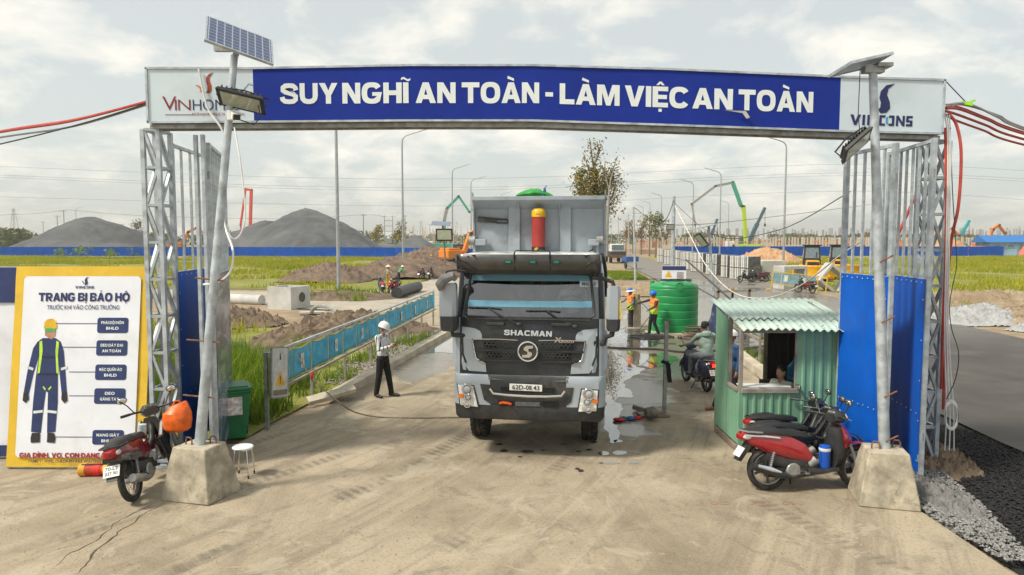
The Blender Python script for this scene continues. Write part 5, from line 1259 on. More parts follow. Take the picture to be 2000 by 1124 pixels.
bplate('mesh_strip', [(-.66, 1.405), (.66, 1.395), (.64, 1.315), (-.64, 1.325)], M('mesh_grey', (.10, .105, .10), .7, var=.6, vs_=70), .014, .02)
for x in (-.33, 0, .32): bplate('grille_slot', [(x - .12, 1.215), (x + .12, 1.215), (x + .10, 1.14), (x - .10, 1.14)], M('slot_black'), .018, .02, bump, 0)
MB().tube([BS(x, z, .04) for x, z in ((-.62, 1.185), (-.56, 1.105), (-.3, 1.085), (0, 1.075), (.3, 1.08), (.54, 1.095), (.60, 1.175))], .022, 8, flat=.6).build('chrome_bar', CHROME, bump)
bplate('mesh_strip', [(-.20, .975), (.20, .975), (.20, .905), (-.20, .905)], M('mesh_grey'), .02, .02)
for x in (-.36, .36): bplate('tow_recess', [(x - .13, .985), (x + .13, .985), (x + .12, .905), (x - .12, .905)], M('slot_black'), .020, .02, bump, 0)
MB().tube([BS(-.46, .945, .04), BS(-.40, .965, .06), BS(-.30, .955, .06), BS(-.27, .935, .04)], .022, 6).build('tow_hook', M('orange_hook', (.70, .10, .012), .5), bump)
pl = bplate('number_plate', [(-.295, 1.275), (.235, 1.265), (.235, 1.155), (-.295, 1.165)], M('plate_white', (.78, .78, .75), .5, var=.04), .03, .012)
writing('lettering', '62D-011.43', .44, .072, M('plate_black', (.02, .02, .02), .6), pl, (-.03, BS(0, 1.2, .034)[1], 1.183), (R(90), R(1), 0), bold=.01)
# headlights
ORANGE = M('indicator_orange', (.75, .20, .02), .25)
CLEAR = M('lamp_reflector', (.78, .80, .82), .2, .15, var=.25, vs_=22)
for s in (-1, 1):
    P = [(1.185, 1.235), (.885, 1.22), (.795, .845), (1.13, .87)] if s < 0 else [(1.15, 1.20), (.855, 1.215), (.79, .815), (1.12, .83)]
    P = [(s * x, z) for x, z in P]
    h = bplate('headlight', P, PLAS, .014, .05)
    cx = sum(p[0] for p in P) / 4; cz = sum(p[1] for p in P) / 4
    bplate('lens', [(cx + (x - cx) * .86, cz + (z - cz) * .90) for x, z in P], CLEAR, .022, .02, h, .004)
    for dx, dz, r_ in ((.0, .11, .085), (.02 * -s, -.02, .062), (.0, -.14, .05)):
        MB().torus(BS(cx + dx, cz + dz, .035), r_, .012, 'y', 18, 6).build('lamp_ring', CHROME, h); MB().ell(BS(cx + dx, cz + dz, .02), (r_ * .8, .025, r_ * .8), 14, 8).build('bulb', M('bulb_dark', (.42, .45, .48), .08, .2), h)
    MB().box(BS(cx - s * -.0 + s * .105, cz + .0, .036), (.085, .012, .07)).build('indicator', ORANGE, h, smooth=0, bevel=.004)
    MB().box(BS(cx, cz - .13, .03), (.20, .014, .05)).build('reflector_bar', CHROME, h, smooth=0)
# sun visor
VIS = M('visor_smoke', (.045, .044, .042), .3, var=.2, vs_=2, dirt=(.14, .13, .11), dscale=2, damt=.35, Coat_Weight=.3)
m = MB(); A, B = [], []
xs = np.linspace(-1.15, 1.15, 21)
V = lambda x, z, o=0: (x, -.20 + .10 * (x / 1.2) ** 2 + (3.36 - z) * .32 - o, z)
top = [V(x, 3.365 + .0 * abs(x)) for x in xs]; midl = [V(x, 3.20, .02) for x in xs]; bot = [V(x, 3.075 - .03 * (1 - (x / 1.25) ** 2)) for x in xs]
m.strip(top, midl); m.strip(midl, bot); vis = m.build('sun_visor', VIS, body, smooth=60)
vis.modifiers.new('sheet', 'SOLIDIFY').thickness = .012
for s in (-1, 1):
    MB().prism([(-.2, 3.365), (.5, 3.34), (.45, 3.06), (.10, 3.06)], s * 1.14, s * 1.165, 'x').build('visor_end', PAINT, vis, smooth=0)
    MB().tube([V(s * 1.12, 3.29, .012), V(s * .95, 3.21, .03), V(s * .85, 3.10, .03)], .014, 5).build('visor_rib', TBLK, vis)
    m = MB(); m.face([V(s * x, z, .022) for x, z in ((1.12, 3.26), (1.0, 3.21), (.93, 3.135), (1.09, 3.15))]); m.build('marker_lamp', M('marker_clear', (.45, .46, .42), .15), vis, smooth=0)
for x in (-.30, .09, .46):
    o = MB().box(V(x, 3.245, .028), (.125, .02, .055)).build('roof_light', TBLK, vis, smooth=0, bevel=.006)
    MB().box(V(x, 3.245, .041), (.085, .01, .034)).build('lens', M('green_lens', (.01, .20, .14), .15), o, smooth=0)
bm_ = MB().ell((0, 0, 0), (.014, .01, .014), 6, 4).mesh('bolt', TBLK)
for x in (-.95, -.2, .36, .92):
    for z in (3.33, 3.11): link('bolt', bm_, vis, V(x, z, .02))
for x in (-.2, .36): MB().tube([V(x, 3.40, -.02), V(x, 3.36, .02), V(x, 3.08, .02)], .013, 5).build('visor_bracket', TBLK, vis)
MB().tube([(-.20, -.14, 3.40), (-.18, -.16, 3.425), (.34, -.16, 3.42), (.36, -.14, 3.395)], .010, 5).build('roof_handle', TBLK, vis)
RW = M('roof_white', (.62, .64, .65), .5, var=.08, dirt=(.45, .43, .38), damt=.4)
rf = MB().box((0, .95, 3.345), (2.1, 2.0, .05)).build('roof', RW, body, smooth=0, bevel=.02)
for i, x in enumerate((-.86, -.52, -.1, .30, .66, .92)):
    MB().ell((x, .55, 3.362), (.19, .75, .028), 12, 8).build('roof_ridge', RW, rf)
# mirrors
def mirror(s):
    x = s * 1.30
    if s < 0:
        o = MB().loft([[(x + a * sx, -.02 + b * .12, z) for a, b in ((-1, -.6), (-.6, -1), (.6, -1), (1, -.6), (1, .6), (.6, 1), (-.6, 1), (-1, .6))] for z, sx in ((2.16, .11), (2.22, .135), (2.5, .14), (2.86, .135), (2.90, .11))]).build('mirror', PAINT, body, smooth=40)
        MB().loft([[(x + .02 + a * sx, -.035 + b * .135, z) for a, b in ((-1, -.6), (-.6, -1), (.6, -1), (1, -.6), (1, .6), (.6, 1), (-.6, 1), (-1, .6))] for z, sx in ((2.12, .10), (2.17, .135), (2.36, .14))]).build('mirror_cap', PLAS, o, smooth=40)
        MB().tube([(x - .08, -.18, 2.80), (x - .10, -.22, 2.88), (x - .02, -.24, 2.97), (x + .10, -.20, 3.02), (x + .15, -.16, 2.96)], [.05, .075, .085, .075, .04], 10).build('ramp_mirror', M('mirror_grey', (.20, .20, .20), .5), o)
        MB().tube([(x - .02, -.12, 2.98), (x, -.15, 3.09), (x + .14, -.16, 3.11), (x + .32, -.05, 3.09), (x + .60, fy(-.8, 3.0) - .12, 3.06), (x + .70, fy(-.8, 3.0) - .02, 3.10)], .016, 6).build('mirror_arm', PLAS, o)
        MB().tube([(x + .05, .0, 2.14), (x + .06, .02, 2.04), (x + .25, .12, 2.02), (x + .30, .2, 2.0)], .04, 8).build('mirror_arm', PLAS, o)
    else:
        x = 1.36
        o = MB().loft([[(x + a * sx, .04 + b * .10, z) for a, b in ((-1, -.6), (-.6, -1), (.6, -1), (1, -.6), (1, .6), (.6, 1), (-.6, 1), (-1, .6))] for z, sx in ((2.18, .08), (2.23, .105), (2.5, .11), (2.82, .105), (2.87, .08))]).build('mirror', PAINT, body, smooth=40)
        MB().loft([[(x - .005 + a * sx, .03 + b * .115, z) for a, b in ((-1, -.6), (-.6, -1), (.6, -1), (1, -.6), (1, .6), (.6, 1), (-.6, 1), (-1, .6))] for z, sx in ((2.15, .08), (2.19, .105), (2.34, .11))]).build('mirror_cap', PLAS, o, smooth=40)
        MB().box((x + .10, -.05, 2.5), (.02, .03, .30)).build('indicator', M('mirror_yellow', (.60, .45, .04), .3), o, smooth=0)
        MB().tube([(x, .04, 2.86), (x - .02, .04, 2.93), (x - .18, .08, 2.98), (x - .34, .15, 2.99)], .035, 8).build('mirror_arm', PLAS, o)
        MB().tube([(x, .04, 2.2), (x - .02, .04, 2.08), (x - .12, .06, 2.04), (x - .15, .08, 1.93), (x - .24, .2, 1.90)], .042, 8).build('mirror_arm', PLAS, o)
mirror(-1); mirror(1)
# cab interior
INT = M('cab_interior', (.085, .08, .075), .9)
MB().box((0, 1.75, 2.5), (2.2, .06, 1.7)).build('back_wall', M('cab_lining', (.30, .30, .30), .9, var=.12), body, smooth=0)
MB().box((0, .40, 2.26), (2.1, .5, .16)).build('dashboard', INT, body, smooth=0, bevel=.03)
for x in (-.65, .68): MB().box((x, 1.3, 2.35), (.55, .18, .95), top=(.8, .8)).build('seat', INT, body, smooth=0, bevel=.05)
MB().torus((0, 0, 0), .22, .018, 'z', 24, 6).build('steering_wheel', TBLK, body, loc=(.68, .62, 2.50), rot=(R(40), 0, 0))
MB().tube([(-1.05, .55, 3.0), (-1.03, .58, 2.6), (-1.0, .6, 2.3)], .09, 8).build('curtain', M('curtain', (.16, .15, .13), .9), body); MB().tube([(1.03, .58, 3.0), (1.01, .6, 2.6), (1.0, .6, 2.35)], .07, 8).build('curtain', M('curtain'), body)
cd = on_front(tz(560), tz(545.5), tx(1129), tx(1166), -.006, 'windscreen_card', M('card_white', (.62, .68, .70), .6), body, 2)
writing('lettering', 'MALTA', .225, .062, M('card_ink', (.05, .10, .20), .6), body, (tx(1147.5), fy(.97, 2.9) - .022, tz(557.5)), (R(74), R(2), R(7)), bold=.012)
m = MB(); m.lathe([(.035, 0), (.035, .004)], 14, Matrix.Translation(S(-.985, 2.90, -.004)) @ Matrix.Rotation(R(75), 4, 'X')); m.build('inspection_sticker', M('sticker_blue', (.10, .38, .55), .6), body)
# wheels, chassis
def wheel(x, y, w=.30, r=.53):
    o = MB()
    prof = [(.27, -w / 2 + .02), (.42, -w / 2), (.50, -w / 2 + .015), (r, -w / 2 + .05), (r, -w * .18), (r - .014, -w * .16), (r - .014, -w * .10), (r, -w * .08), (r, w * .08), (r - .014, w * .10), (r - .014, w * .16), (r, w * .18), (r, w / 2 - .05), (.50, w / 2 - .015), (.42, w / 2), (.27, w / 2 - .02)]
    o.lathe(prof, 36, Matrix.Rotation(R(90), 4, 'Y'), cap=False); t_ = o.build('wheel', RUB, truck, loc=(x, y, r), smooth=30)
    MB().lathe([(.27, -.10), (.25, -.06), (.10, -.02), (.10, .02), (.25, .06), (.27, .10)], 24, Matrix.Rotation(R(90), 4, 'Y')).build('rim', M('rim_grey', (.25, .25, .25), .6, .4), t_)
    bl = MB().box((0, 0, 0), (.07, .05, .02)).mesh('tread_block', RUB, 0)
    for k in range(30):
        a = 2 * math.pi * k / 30
        for s in (-1, 1): link('tread_block', bl, t_, (s * (w / 2 - .055), (r + .002) * math.cos(a), (r + .002) * math.sin(a)), (a - math.pi / 2, 0, 0))
for x in (-.99, .99): wheel(x, 1.38)
for y in (3.2, 6.3, 7.65):
    for x in (-.97, .97): wheel(x, y, .32 if y < 4 else .6)
ch = MB()
for x in (-.42, .42): ch.beam((x, .5, .95), (x, 8.3, 1.0), .09, .26)
for y in (1.4, 3.2, 6.3, 7.65): ch.cyl((-.95, y, .53), (.95, y, .53), .08, n=10)
ch.box((0, 1.3, 1.0), (.9, 1.2, .5)); ch.build('chassis', TBLK, truck, smooth=0)
# tipping body
BY, BYB = 2.05, 8.4; BT, BB = 4.36, 1.35
bed = MB(); bed.box((0, BY + .03, (BT + BB) / 2 - .08), (2.44, .06, BT - BB - .16)).build('tipper_body', BEDP, truck, smooth=0)
bed = bpy.data.objects['tipper_body']
for s in (-1, 1):
    MB().box((s * 1.235, (BY + BYB) / 2, (BT + BB) / 2), (.05, BYB - BY, BT - BB)).build('side_wall', BEDP, bed, smooth=0)
    MB().prism([(BY - .20, BT + .12), (BY + .02, BT - .01), (BY + .02, BT - .75), (BY - .02, BT - .75), (BY - .16, BT - .05)], s * 1.225, s * 1.252, 'x').build('side_flange', BEDP, bed, smooth=0)
MB().box((0, (BY + BYB) / 2, BB), (2.44, BYB - BY, .08)).build('floor', BEDP, bed, smooth=0)
MB().add([(-1.225, BY + .02, BT - .20), (1.225, BY + .02, BT - .20), (1.225, BY - .34, BT - .035), (-1.225, BY - .34, BT - .035), (-1.225, BY - .34, BT + .035), (1.225, BY - .34, BT + .035), (1.225, BY + .06, BT + .035), (-1.225, BY + .06, BT + .035)], [(0, 1, 2, 3), (3, 2, 5, 4), (4, 5, 6, 7)]).build('canopy_lip', BEDP, bed, smooth=0, bevel=.006)
for px_, w in ((1005, .22), (1103, .21)): MB().box(((px_ - 1052) * .00985, BY - .035, 3.65), (w, .075, .98 + .14)).build('rib', BEDP, bed, smooth=0, bevel=.01)
for px_ in (1015, 1092): MB().prism([(BY - .30, BT - .05), (BY, BT - .19), (BY, BT - .42), (BY - .05, BT - .40), (BY - .08, BT - .24)], (px_ - 1052) * .00985 - .008, (px_ - 1052) * .00985 + .008, 'x').build('gusset', BEDP, bed, smooth=0)
cyl = empty_c
RAM = M('ram_red', (.36, .035, .03), .35, var=.12, vs_=3); RAMY = M('ram_yellow', (.72, .42, .01), .4)
rx_ = (1053 - 1052) * .0098
ram = MB().lathe([(.125, 2.2), (.125, 3.42), (.123, 3.44), (.123, 4.02)], 28).build('ram', RAM, truck, loc=(rx_, BY - .22, 0))
MB().lathe([(.132, 4.015), (.132, 4.09), (.125, 4.13), (.09, 4.165), (.03, 4.175)], 28).build('ram_cap', RAMY, ram)
MB().lathe([(.129, 3.36), (.129, 3.46)], 28).build('ram_band', TBLK, ram)
def wraptext(body, w, cap, mat, z, r, a0, nm):
    o = writing(nm, body, w, cap, mat, ram, (0, 0, 0), (0, 0, 0), bold=.03, heavy=False)
    for v in o.data.vertices:
        a = a0 + v.co.x / r; v.co = (r * math.sin(a), -r * math.cos(a), z + v.co.y)
wraptext('dP', .08, .05, RAMY, 3.40, .131, -.25, 'ram_print'); wraptext('DEMOUNTABLE', .09, .018, LETTER, 3.385, .131, .5, 'ram_print'); wraptext('HYVA', .08, .022, TBLK, 4.05, .134, 0, 'ram_print')
lt = MB().tube([(-1.16, BY - .03, 4.02), (-.78, BY - .05, 3.985), (-.60, BY - .05, 3.975), (-.57, BY - .05, 3.945), (-.60, BY - .05, 3.91), (-.80, BY - .05, 3.915)], .018, 6).build('step_bracket', PLAS, bed)
MB().beam((-1.16, BY - .05, 3.975), (-.80, BY - .05, 3.95), .04, .09).build('step_arm', PLAS, lt, smooth=0)
for s, x0 in ((-1, -1.12), (1, 1.0)):
    o = MB().box((x0 + .03, BY - .12, 3.545), (.20, .16, .12)).build('lock_box', BEDP, bed, smooth=0, bevel=.01)
    MB().cyl((x0 - s * -.14 - .06, BY - .12, 3.58), (x0 - s * -.14 + .06, BY - .12, 3.58), .085, n=16).build('tarp_roller', GALVD, o); MB().beam((x0 + s * .1, BY - .12, 3.5), (x0 + s * .1, BY - .12, 3.2), .05).build('roller_bracket', BEDP, o, smooth=0)
MB().tube([(1.02, BY - .1, 3.42), (.92, BY - .12, 3.36), (.90, BY - .12, 3.28), (1.05, BY - .12, 3.25), (1.12, BY - .1, 3.20)], .012, 6).build('air_hose', BLKC, bed)
MB().tube([(1.16, .9, 3.36), (1.20, .9, 3.3), (1.24, 1.1, 3.1), (1.26, 1.2, 2.6)], .03, 8).build('intake_pipe', TBLK, body)
# folded tarpaulin on top
tp = empty('tarpaulin', 'green folded tarpaulin tied on top of the truck body', 'tarpaulin', (.26 + .245, 13.15, 4.36), R(-7))
m = MB(); rr_ = []
for i in range(25):
    u = i / 24; x = -.45 + .86 * u; h = (.16 * math.sin(math.pi * min(1, u * 1.12)) ** .55 if u * 1.12 < 1 else .02) * (1 - .35 * max(0, u - .6) / .4); ring_ = []
    if .60 < u < .66: h *= .86
    for k in range(10):
        a = 2 * math.pi * k / 10; ring_.append((x, .22 * math.cos(a) * (.6 + .4 * math.sin(math.pi * u)), max(.0, h * .5 + h * .55 * math.sin(a) + .012 * mnoise.noise(Vector((u * 9, k * .9, 0))) + .035)))
    rr_.append(ring_)
m.loft(rr_); m.build('cover', M('tarp_green', (.015, .26, .035), .6, var=.3, vs_=9, bump=.4), tp, smooth=60)
MB().tube([(.11, -.2, .05), (.115, -.17, .13), (.12, 0, .21), (.125, .15, .13)], .02, 6).tube([(.12, -.05, .2), (.16, -.05, .26)], .008, 5).build('strap', M('strap_blue', (.02, .07, .25), .6), tp)
# ================================================================== motorbikes
BIKE_TYRE = M('bike_tyre', (.03, .028, .026), .9, var=.4, vs_=14, dirt=(.17, .145, .11), dscale=6, damt=.6)
ALLOY = M('bike_alloy', (.36, .36, .35), .4, .6, var=.25, vs_=10, dirt=(.20, .17, .13), damt=.5)
BSEAT = M('bike_seat', (.020, .020, .021), .55, var=.3); BPLA = M('bike_plastic', (.026, .027, .029), .42, var=.3, dirt=(.12, .105, .085), damt=.4)
TAILR = M('tail_red', (.36, .012, .012), .2); LENSW = M('lens_white', (.62, .63, .62), .15); MIRG = M('mirror_glass', (.75, .78, .80), .03, 1.0, var=.02)
def gloss(name, col): return M('paint_' + name, col, .25, var=.08, dirt=(.14, .12, .10), dscale=5, damt=.3, Coat_Weight=.8)
def hull(secs):
    """rings along x: (x, half width, z low, z high, top width factor)"""
    return [[(x, -w, zl + (zh - zl) * .25), (x, -w, zl + (zh - zl) * .62), (x, -w * t_, zh), (x, 0, zh + .004), (x, w * t_, zh), (x, w, zl + (zh - zl) * .62), (x, w, zl + (zh - zl) * .25), (x, w * .6, zl), (x, 0, zl), (x, -w * .6, zl)] for x, w, zl, zh, t_ in secs]
def ap(o, name, mb, mat, smooth=45, bevel=0, **k): return mb.build(name, mat, o, smooth=smooth, bevel=bevel, **k)
def motorbike(name, label, loc, heading, body, style='scooter', accent=None, plate=None, lean=0.0, steer=0.0, group=None, wire_wheel=False, seatmat=None, bs=1.0):
    o = empty(name, label, 'motorbike', loc, (lean, 0, heading), group); WB, WR = 1.23, .285
    o.rotation_mode = 'ZYX'; o.rotation_euler = (lean, 0, heading); o.rotation_mode = 'XYZ'
    o.matrix_local = Matrix.Translation(loc) @ Matrix.Scale(bs, 4) @ Matrix.Rotation(heading, 4, 'Z') @ Matrix.Rotation(lean, 4, 'X')
    def wheel(x):
        t_ = ap(o, 'wheel', MB().torus((0, 0, 0), WR - .042, .042, 'y', 30, 8, 1.0), BIKE_TYRE, loc=(x, 0, WR))
        ap(t_, 'rim', MB().torus((0, 0, 0), WR - .083, .014, 'y', 26, 6, 1.9), ALLOY); ap(t_, 'hub', MB().cyl((0, -.06, 0), (0, .06, 0), .05, n=14), ALLOY)
        if wire_wheel:
            sp = MB()
            for k in range(18): a = 2 * math.pi * k / 18; b = a + (.35 if k % 2 else -.35); sp.cyl((.045 * math.cos(a), (.035 if k % 2 else -.035), .045 * math.sin(a)), ((WR - .09) * math.cos(b), 0, (WR - .09) * math.sin(b)), .004, n=4)
            ap(t_, 'spokes', sp, ALLOY)
        else:
            me = MB().beam((.04, 0, 0), (WR - .09, 0, 0), .022, .03).mesh('spoke', BPLA, 0)
            for k in range(5): link('spoke', me, t_, (0, 0, 0), (0, 2 * math.pi * k / 5 + .3, 0))
        return t_
    wheel(0); fw = wheel(WB); fw.rotation_euler = (0, 0, steer)
    ap(fw, 'brake_disc', MB().cyl((0, -.055, 0), (0, -.052, 0), .11, n=20), ALLOY)
    acc = accent or body
    fk = MB()
    for s in (-1, 1): fk.tube([(WB, s * .075, WR), (WB - .10, s * .075, .56), (WB - .17, s * .05, .78)], [.026, .022, .02], 8)
    ap(o, 'fork', fk, ALLOY)
    fe = MB(); L, Rr, Mm = [], [], []
    for k in range(11):
        a = R(8 + 150 * k / 10); r_ = WR + .03; L.append((WB + r_ * math.cos(a), -.065, WR + r_ * math.sin(a))); Rr.append((WB + r_ * math.cos(a), .065, WR + r_ * math.sin(a))); Mm.append((WB + (r_ + .025) * math.cos(a), 0, WR + (r_ + .025) * math.sin(a)))
    fe.strip(L, Mm); fe.strip(Mm, Rr); ap(o, 'front_fender', fe, body)
    # rear body under the seat
    if style == 'vespa':
        ap(o, 'rear_body', MB().loft(hull([(-.30, .05, .52, .66, .7), (-.24, .15, .40, .74, .7), (-.05, .21, .34, .78, .75), (.25, .20, .34, .76, .8), (.45, .14, .32, .66, .8), (.52, .10, .30, .5, .8)])), body)
    else:
        ap(o, 'rear_body', MB().loft(hull([(-.36, .05, .70, .78, .8), (-.26, .10, .62, .79, .8), (0, .125, .50, .77, .8), (.28, .13, .40, .72, .8), (.48, .12, .36, .62, .8), (.60, .09, .30, .46, .8)] if style == 'scooter' else [(-.36, .05, .68, .77, .8), (-.22, .09, .60, .77, .8), (.05, .11, .50, .75, .8), (.32, .10, .44, .72, .8), (.50, .08, .42, .66, .8), (.62, .06, .44, .60, .8)])), body)
        ap(o, 'lower_body', MB().loft(hull([(-.05, .09, .34, .52, .9), (.2, .125, .28, .44, .9), (.5, .12, .24, .40, .9), (.62, .10, .24, .34, .9)])), BPLA)
    ap(o, 'seat', MB().loft(hull([(-.30, .08, .76, .81, .7), (-.18, .125, .755, .84, .75), (.08, .13, .74, .845, .75), (.18, .12, .72, .80, .75), (.40, .11, .70, .79, .75), (.54, .07, .68, .75, .7)])), seatmat or BSEAT)
    ap(o, 'grab_rail', MB().tube([(-.12, -.14, .79), (-.30, -.12, .80), (-.39, 0, .81), (-.30, .12, .80), (-.12, .14, .79)], .013, 6), ALLOY if style != 'underbone' else BPLA)
    # front
    if style == 'scooter':
        ap(o, 'floor_board', MB().loft(hull([(.50, .13, .24, .31, .95), (.72, .15, .23, .29, .95), (.92, .15, .24, .32, .95)])), BPLA)
        ap(o, 'leg_shield', MB().loft(hull([(.86, .16, .28, .44, .9), (.90, .17, .30, .78, .7), (.97, .17, .34, .84, .6), (1.03, .13, .42, .84, .5), (1.08, .07, .56, .78, .5)])), BPLA)
        ap(o, 'front_cover', MB().loft(hull([(.985, .175, .50, .86, .5), (1.05, .145, .52, .84, .45), (1.12, .09, .56, .76, .4), (1.17, .04, .60, .70, .4)])), acc)
    elif style == 'vespa':
        ap(o, 'floor_board', MB().loft(hull([(.42, .17, .24, .31, .95), (.72, .18, .23, .29, .95), (.90, .17, .24, .34, .95)])), BPLA)
        ap(o, 'leg_shield', MB().loft(hull([(.88, .20, .28, .60, .9), (.95, .21, .32, .86, .7), (1.02, .13, .40, .88, .5), (1.06, .06, .5, .86, .5)])), body)
    else:
        for s in (-1, 1):
            m = MB(); P = [(.60, .62), (.78, .60), (.97, .84), (1.02, .72), (1.0, .50), (.86, .30), (.74, .28), (.68, .46)]
            m.prism(P, s * .115, s * .19, 'y'); ap(o, 'leg_shield', m, acc, 0, .02)
        ap(o, 'frame_tube', MB().tube([(.40, 0, .62), (.66, 0, .46), (.86, 0, .56), (1.0, 0, .84)], .045, 8), BPLA)
        ap(o, 'nose_panel', MB().loft(hull([(.94, .12, .62, .86, .6), (1.02, .10, .58, .86, .5), (1.08, .05, .62, .8, .5)])), acc)
    X = Matrix.Translation((1.0, 0, .88)) @ Matrix.Rotation(steer, 4, 'Z')
    hb = empty_part = MB().loft([[tuple(X @ Vector((q[0] - 1.0, q[1], q[2] - .88))) for q in r_] for r_ in hull([(.86, .10, .90, 1.0, .7), (.93, .13, .88, 1.04, .65), (1.02, .11, .88, 1.03, .6), (1.08, .06, .90, .99, .6)])]).build('handlebar_cover', BPLA if style == 'scooter' else acc, o, smooth=45)
    T = lambda p: tuple(X @ Vector((p[0] - 1.0, p[1], p[2] - .88)))
    ap(hb, 'headlight', MB().loft([[T((1.06 + d_, y_ * k_, .945 + z_ * k_)) for y_, z_ in ((-.09, .0), (-.05, .05), (.05, .05), (.09, 0), (.04, -.05), (-.04, -.05))] for d_, k_ in ((0, 1), (.03, .9), (.045, .5))]), LENSW)
    ap(hb, 'dash', MB().loft([[T((.89 - d_ * .3, y_ * k_, .99 + z_ * k_ + d_)) for y_, z_ in ((-.09, -.02), (-.06, .04), (.06, .04), (.09, -.02), (0, -.04))] for d_, k_ in ((0, 1), (.02, .8))]), M('dash_glass', (.28, .29, .28), .15, var=.5, vs_=30))
    ap(hb, 'handlebar', MB().tube([T((.80, -.34, .99)), T((.88, -.20, .98)), T((.93, 0, .96)), T((.88, .20, .98)), T((.80, .34, .99))], .015, 8), BPLA)
    for s in (-1, 1):
        ap(hb, 'grip', MB().cyl(T((.775, s * .37, .99)), T((.84, s * .255, .985)), .020, n=8), BPLA)
        ap(hb, 'lever', MB().tube([T((.90, s * .20, .97)), T((.90, s * .28, .965)), T((.85, s * .37, .97))], .008, 5), ALLOY)
        st = ap(hb, 'mirror', MB().tube([T((.88, s * .20, .99)), T((.90, s * .26, 1.10)), T((.88, s * .30, 1.15))], .008, 5), BPLA)
        Y = Matrix.Translation(T((.87, s * .31, 1.19))) @ Matrix.Rotation(steer, 4, 'Z') @ Matrix.Rotation(R(-12), 4, 'Y')
        ap(st, 'mirror_shell', MB().ell((0, 0, 0), (.022, .068, .05), 12, 8, Y), BPLA, loc=None); ap(st, 'mirror_face', MB().ell((0, 0, 0), (.010, .060, .043), 12, 6, Y @ Matrix.Translation((-.016, 0, 0))), MIRG)
    # drive and exhaust
    ap(o, 'engine', MB().box((.38, 0, .30), (.34, .20, .18)).cyl((.30, -.14, .28), (.30, .14, .28), .10, n=16).cyl((.52, -.05, .34), (.64, -.05, .40), .07, n=12), ALLOY, 30, .012)
    ap(o, 'swing_arm', MB().beam((0, .10, WR), (.34, .10, .32), .05).beam((0, -.10, WR), (.34, -.08, .32), .04), BPLA, 0)
    for s in (-1, 1):
        sp = MB().cyl((-.02, s * .13, WR + .02), (.05, s * .10, .54), .012, n=8)
        hx = [(-.02 + .08 * u, s * .125, WR + .06 + .28 * u) for u in np.linspace(0, 1, 2)]
        for k in range(8): u = k / 7; sp.torus((-.01 + .05 * u, s * .112, WR + .06 + .17 * u), .020, .005, 'z', 10, 4)
        ap(o, 'shock_absorber', sp, ALLOY)
    ex = ap(o, 'exhaust', MB().tube([(.45, -.12, .24), (.28, -.14, .20), (.12, -.15, .24), (-.06, -.16, .30), (-.28, -.165, .37)], [.018, .02, .05, .058, .05], 12), BPLA if style != 'underbone' else ALLOY)
    ap(ex, 'heat_shield', MB().tube([(.10, -.185, .27), (-.04, -.20, .32), (-.22, -.205, .375)], [.022, .036, .022], 8, flat=.5), CHROME)
    ap(o, 'side_stand', MB().cyl((.36, .10, .24), (.42, .20, .0), .012, n=6), BPLA)
    ap(o, 'foot_peg', MB().cyl((.40, -.22, .30), (.40, .22, .30), .014, n=6), BPLA)
    tl = ap(o, 'tail_light', MB().loft(hull([(-.30, .10, .66, .775, .8), (-.37, .075, .68, .77, .8), (-.41, .03, .70, .76, .8)])), TAILR)
    for s in (-1, 1): ap(tl, 'turn_signal', MB().ell((-.31, s * .095, .73), (.06, .02, .03), 10, 6), LENSW)
    rfz = ap(o, 'rear_fender', MB().add([(-.26, -.07, .68), (-.26, .07, .68), (-.44, .065, .42), (-.44, -.065, .42), (-.24, -.06, .60), (-.24, .06, .60), (-.38, .05, .40), (-.38, -.05, .40)], [(0, 1, 2, 3), (7, 6, 5, 4), (0, 3, 7, 4), (1, 5, 6, 2), (3, 2, 6, 7)]), BPLA, 0)
    pm = M('plate_white'); n_ = Vector((-.26, 0, -.17)).normalized()
    X2 = Matrix.Translation((-.385, 0, .525)) @ Euler((0, R(35), 0)).to_matrix().to_4x4()
    pl_ = ap(rfz, 'number_plate', MB().add([(-.01, -.095, -.07), (-.01, .095, -.07), (-.01, .095, .07), (-.01, -.095, .07), (0, -.095, -.07), (0, .095, -.07), (0, .095, .07), (0, -.095, .07)], [(0, 1, 2, 3), (7, 6, 5, 4), (0, 4, 5, 1), (1, 5, 6, 2), (2, 6, 7, 3), (3, 7, 4, 0)]), pm, 0, loc=X2.translation, rot=(0, R(35), 0))
    if plate:
        for i, ln in enumerate(plate): writing('lettering', ln, .15, .045, M('plate_black'), pl_, (-.0125, 0, .012 - .062 * i), (R(90), 0, R(-90)), bold=.012)
    return o
PK = 'motorbikes parked beside the guard booth'
b1 = motorbike('motorbike', 'red and black scooter parked nearest the camera at the right', (3.68, 9.60, 0), R(5), gloss('red', (.36, .008, .014)), 'scooter', lean=R(-5), steer=.25, bs=1.08, plate=['59-X1', '246.81'][:0] or None, group=PK)
b2 = motorbike('motorbike', 'dark blue motorbike parked in the middle of the three by the booth', (3.98, 10.16, 0), R(8), gloss('navy', (.012, .022, .045)), 'underbone', accent=gloss('black', (.012, .012, .013)), lean=R(-5), steer=.2, bs=1.0, wire_wheel=True, group=PK)
b3 = motorbike('motorbike', 'black motorbike parked closest to the green booth wall', (4.08, 10.70, 0), R(14), gloss('black', (.012, .012, .013)), 'underbone', lean=R(-4), steer=.15, bs=.98, wire_wheel=True, group=PK)
writing('lettering', 'Wave', .22, .035, M('decal_red', (.55, .015, .02), .4), b2, (.06, -.125, .70), (R(90), 0, 0), bold=.03, shear=.2)
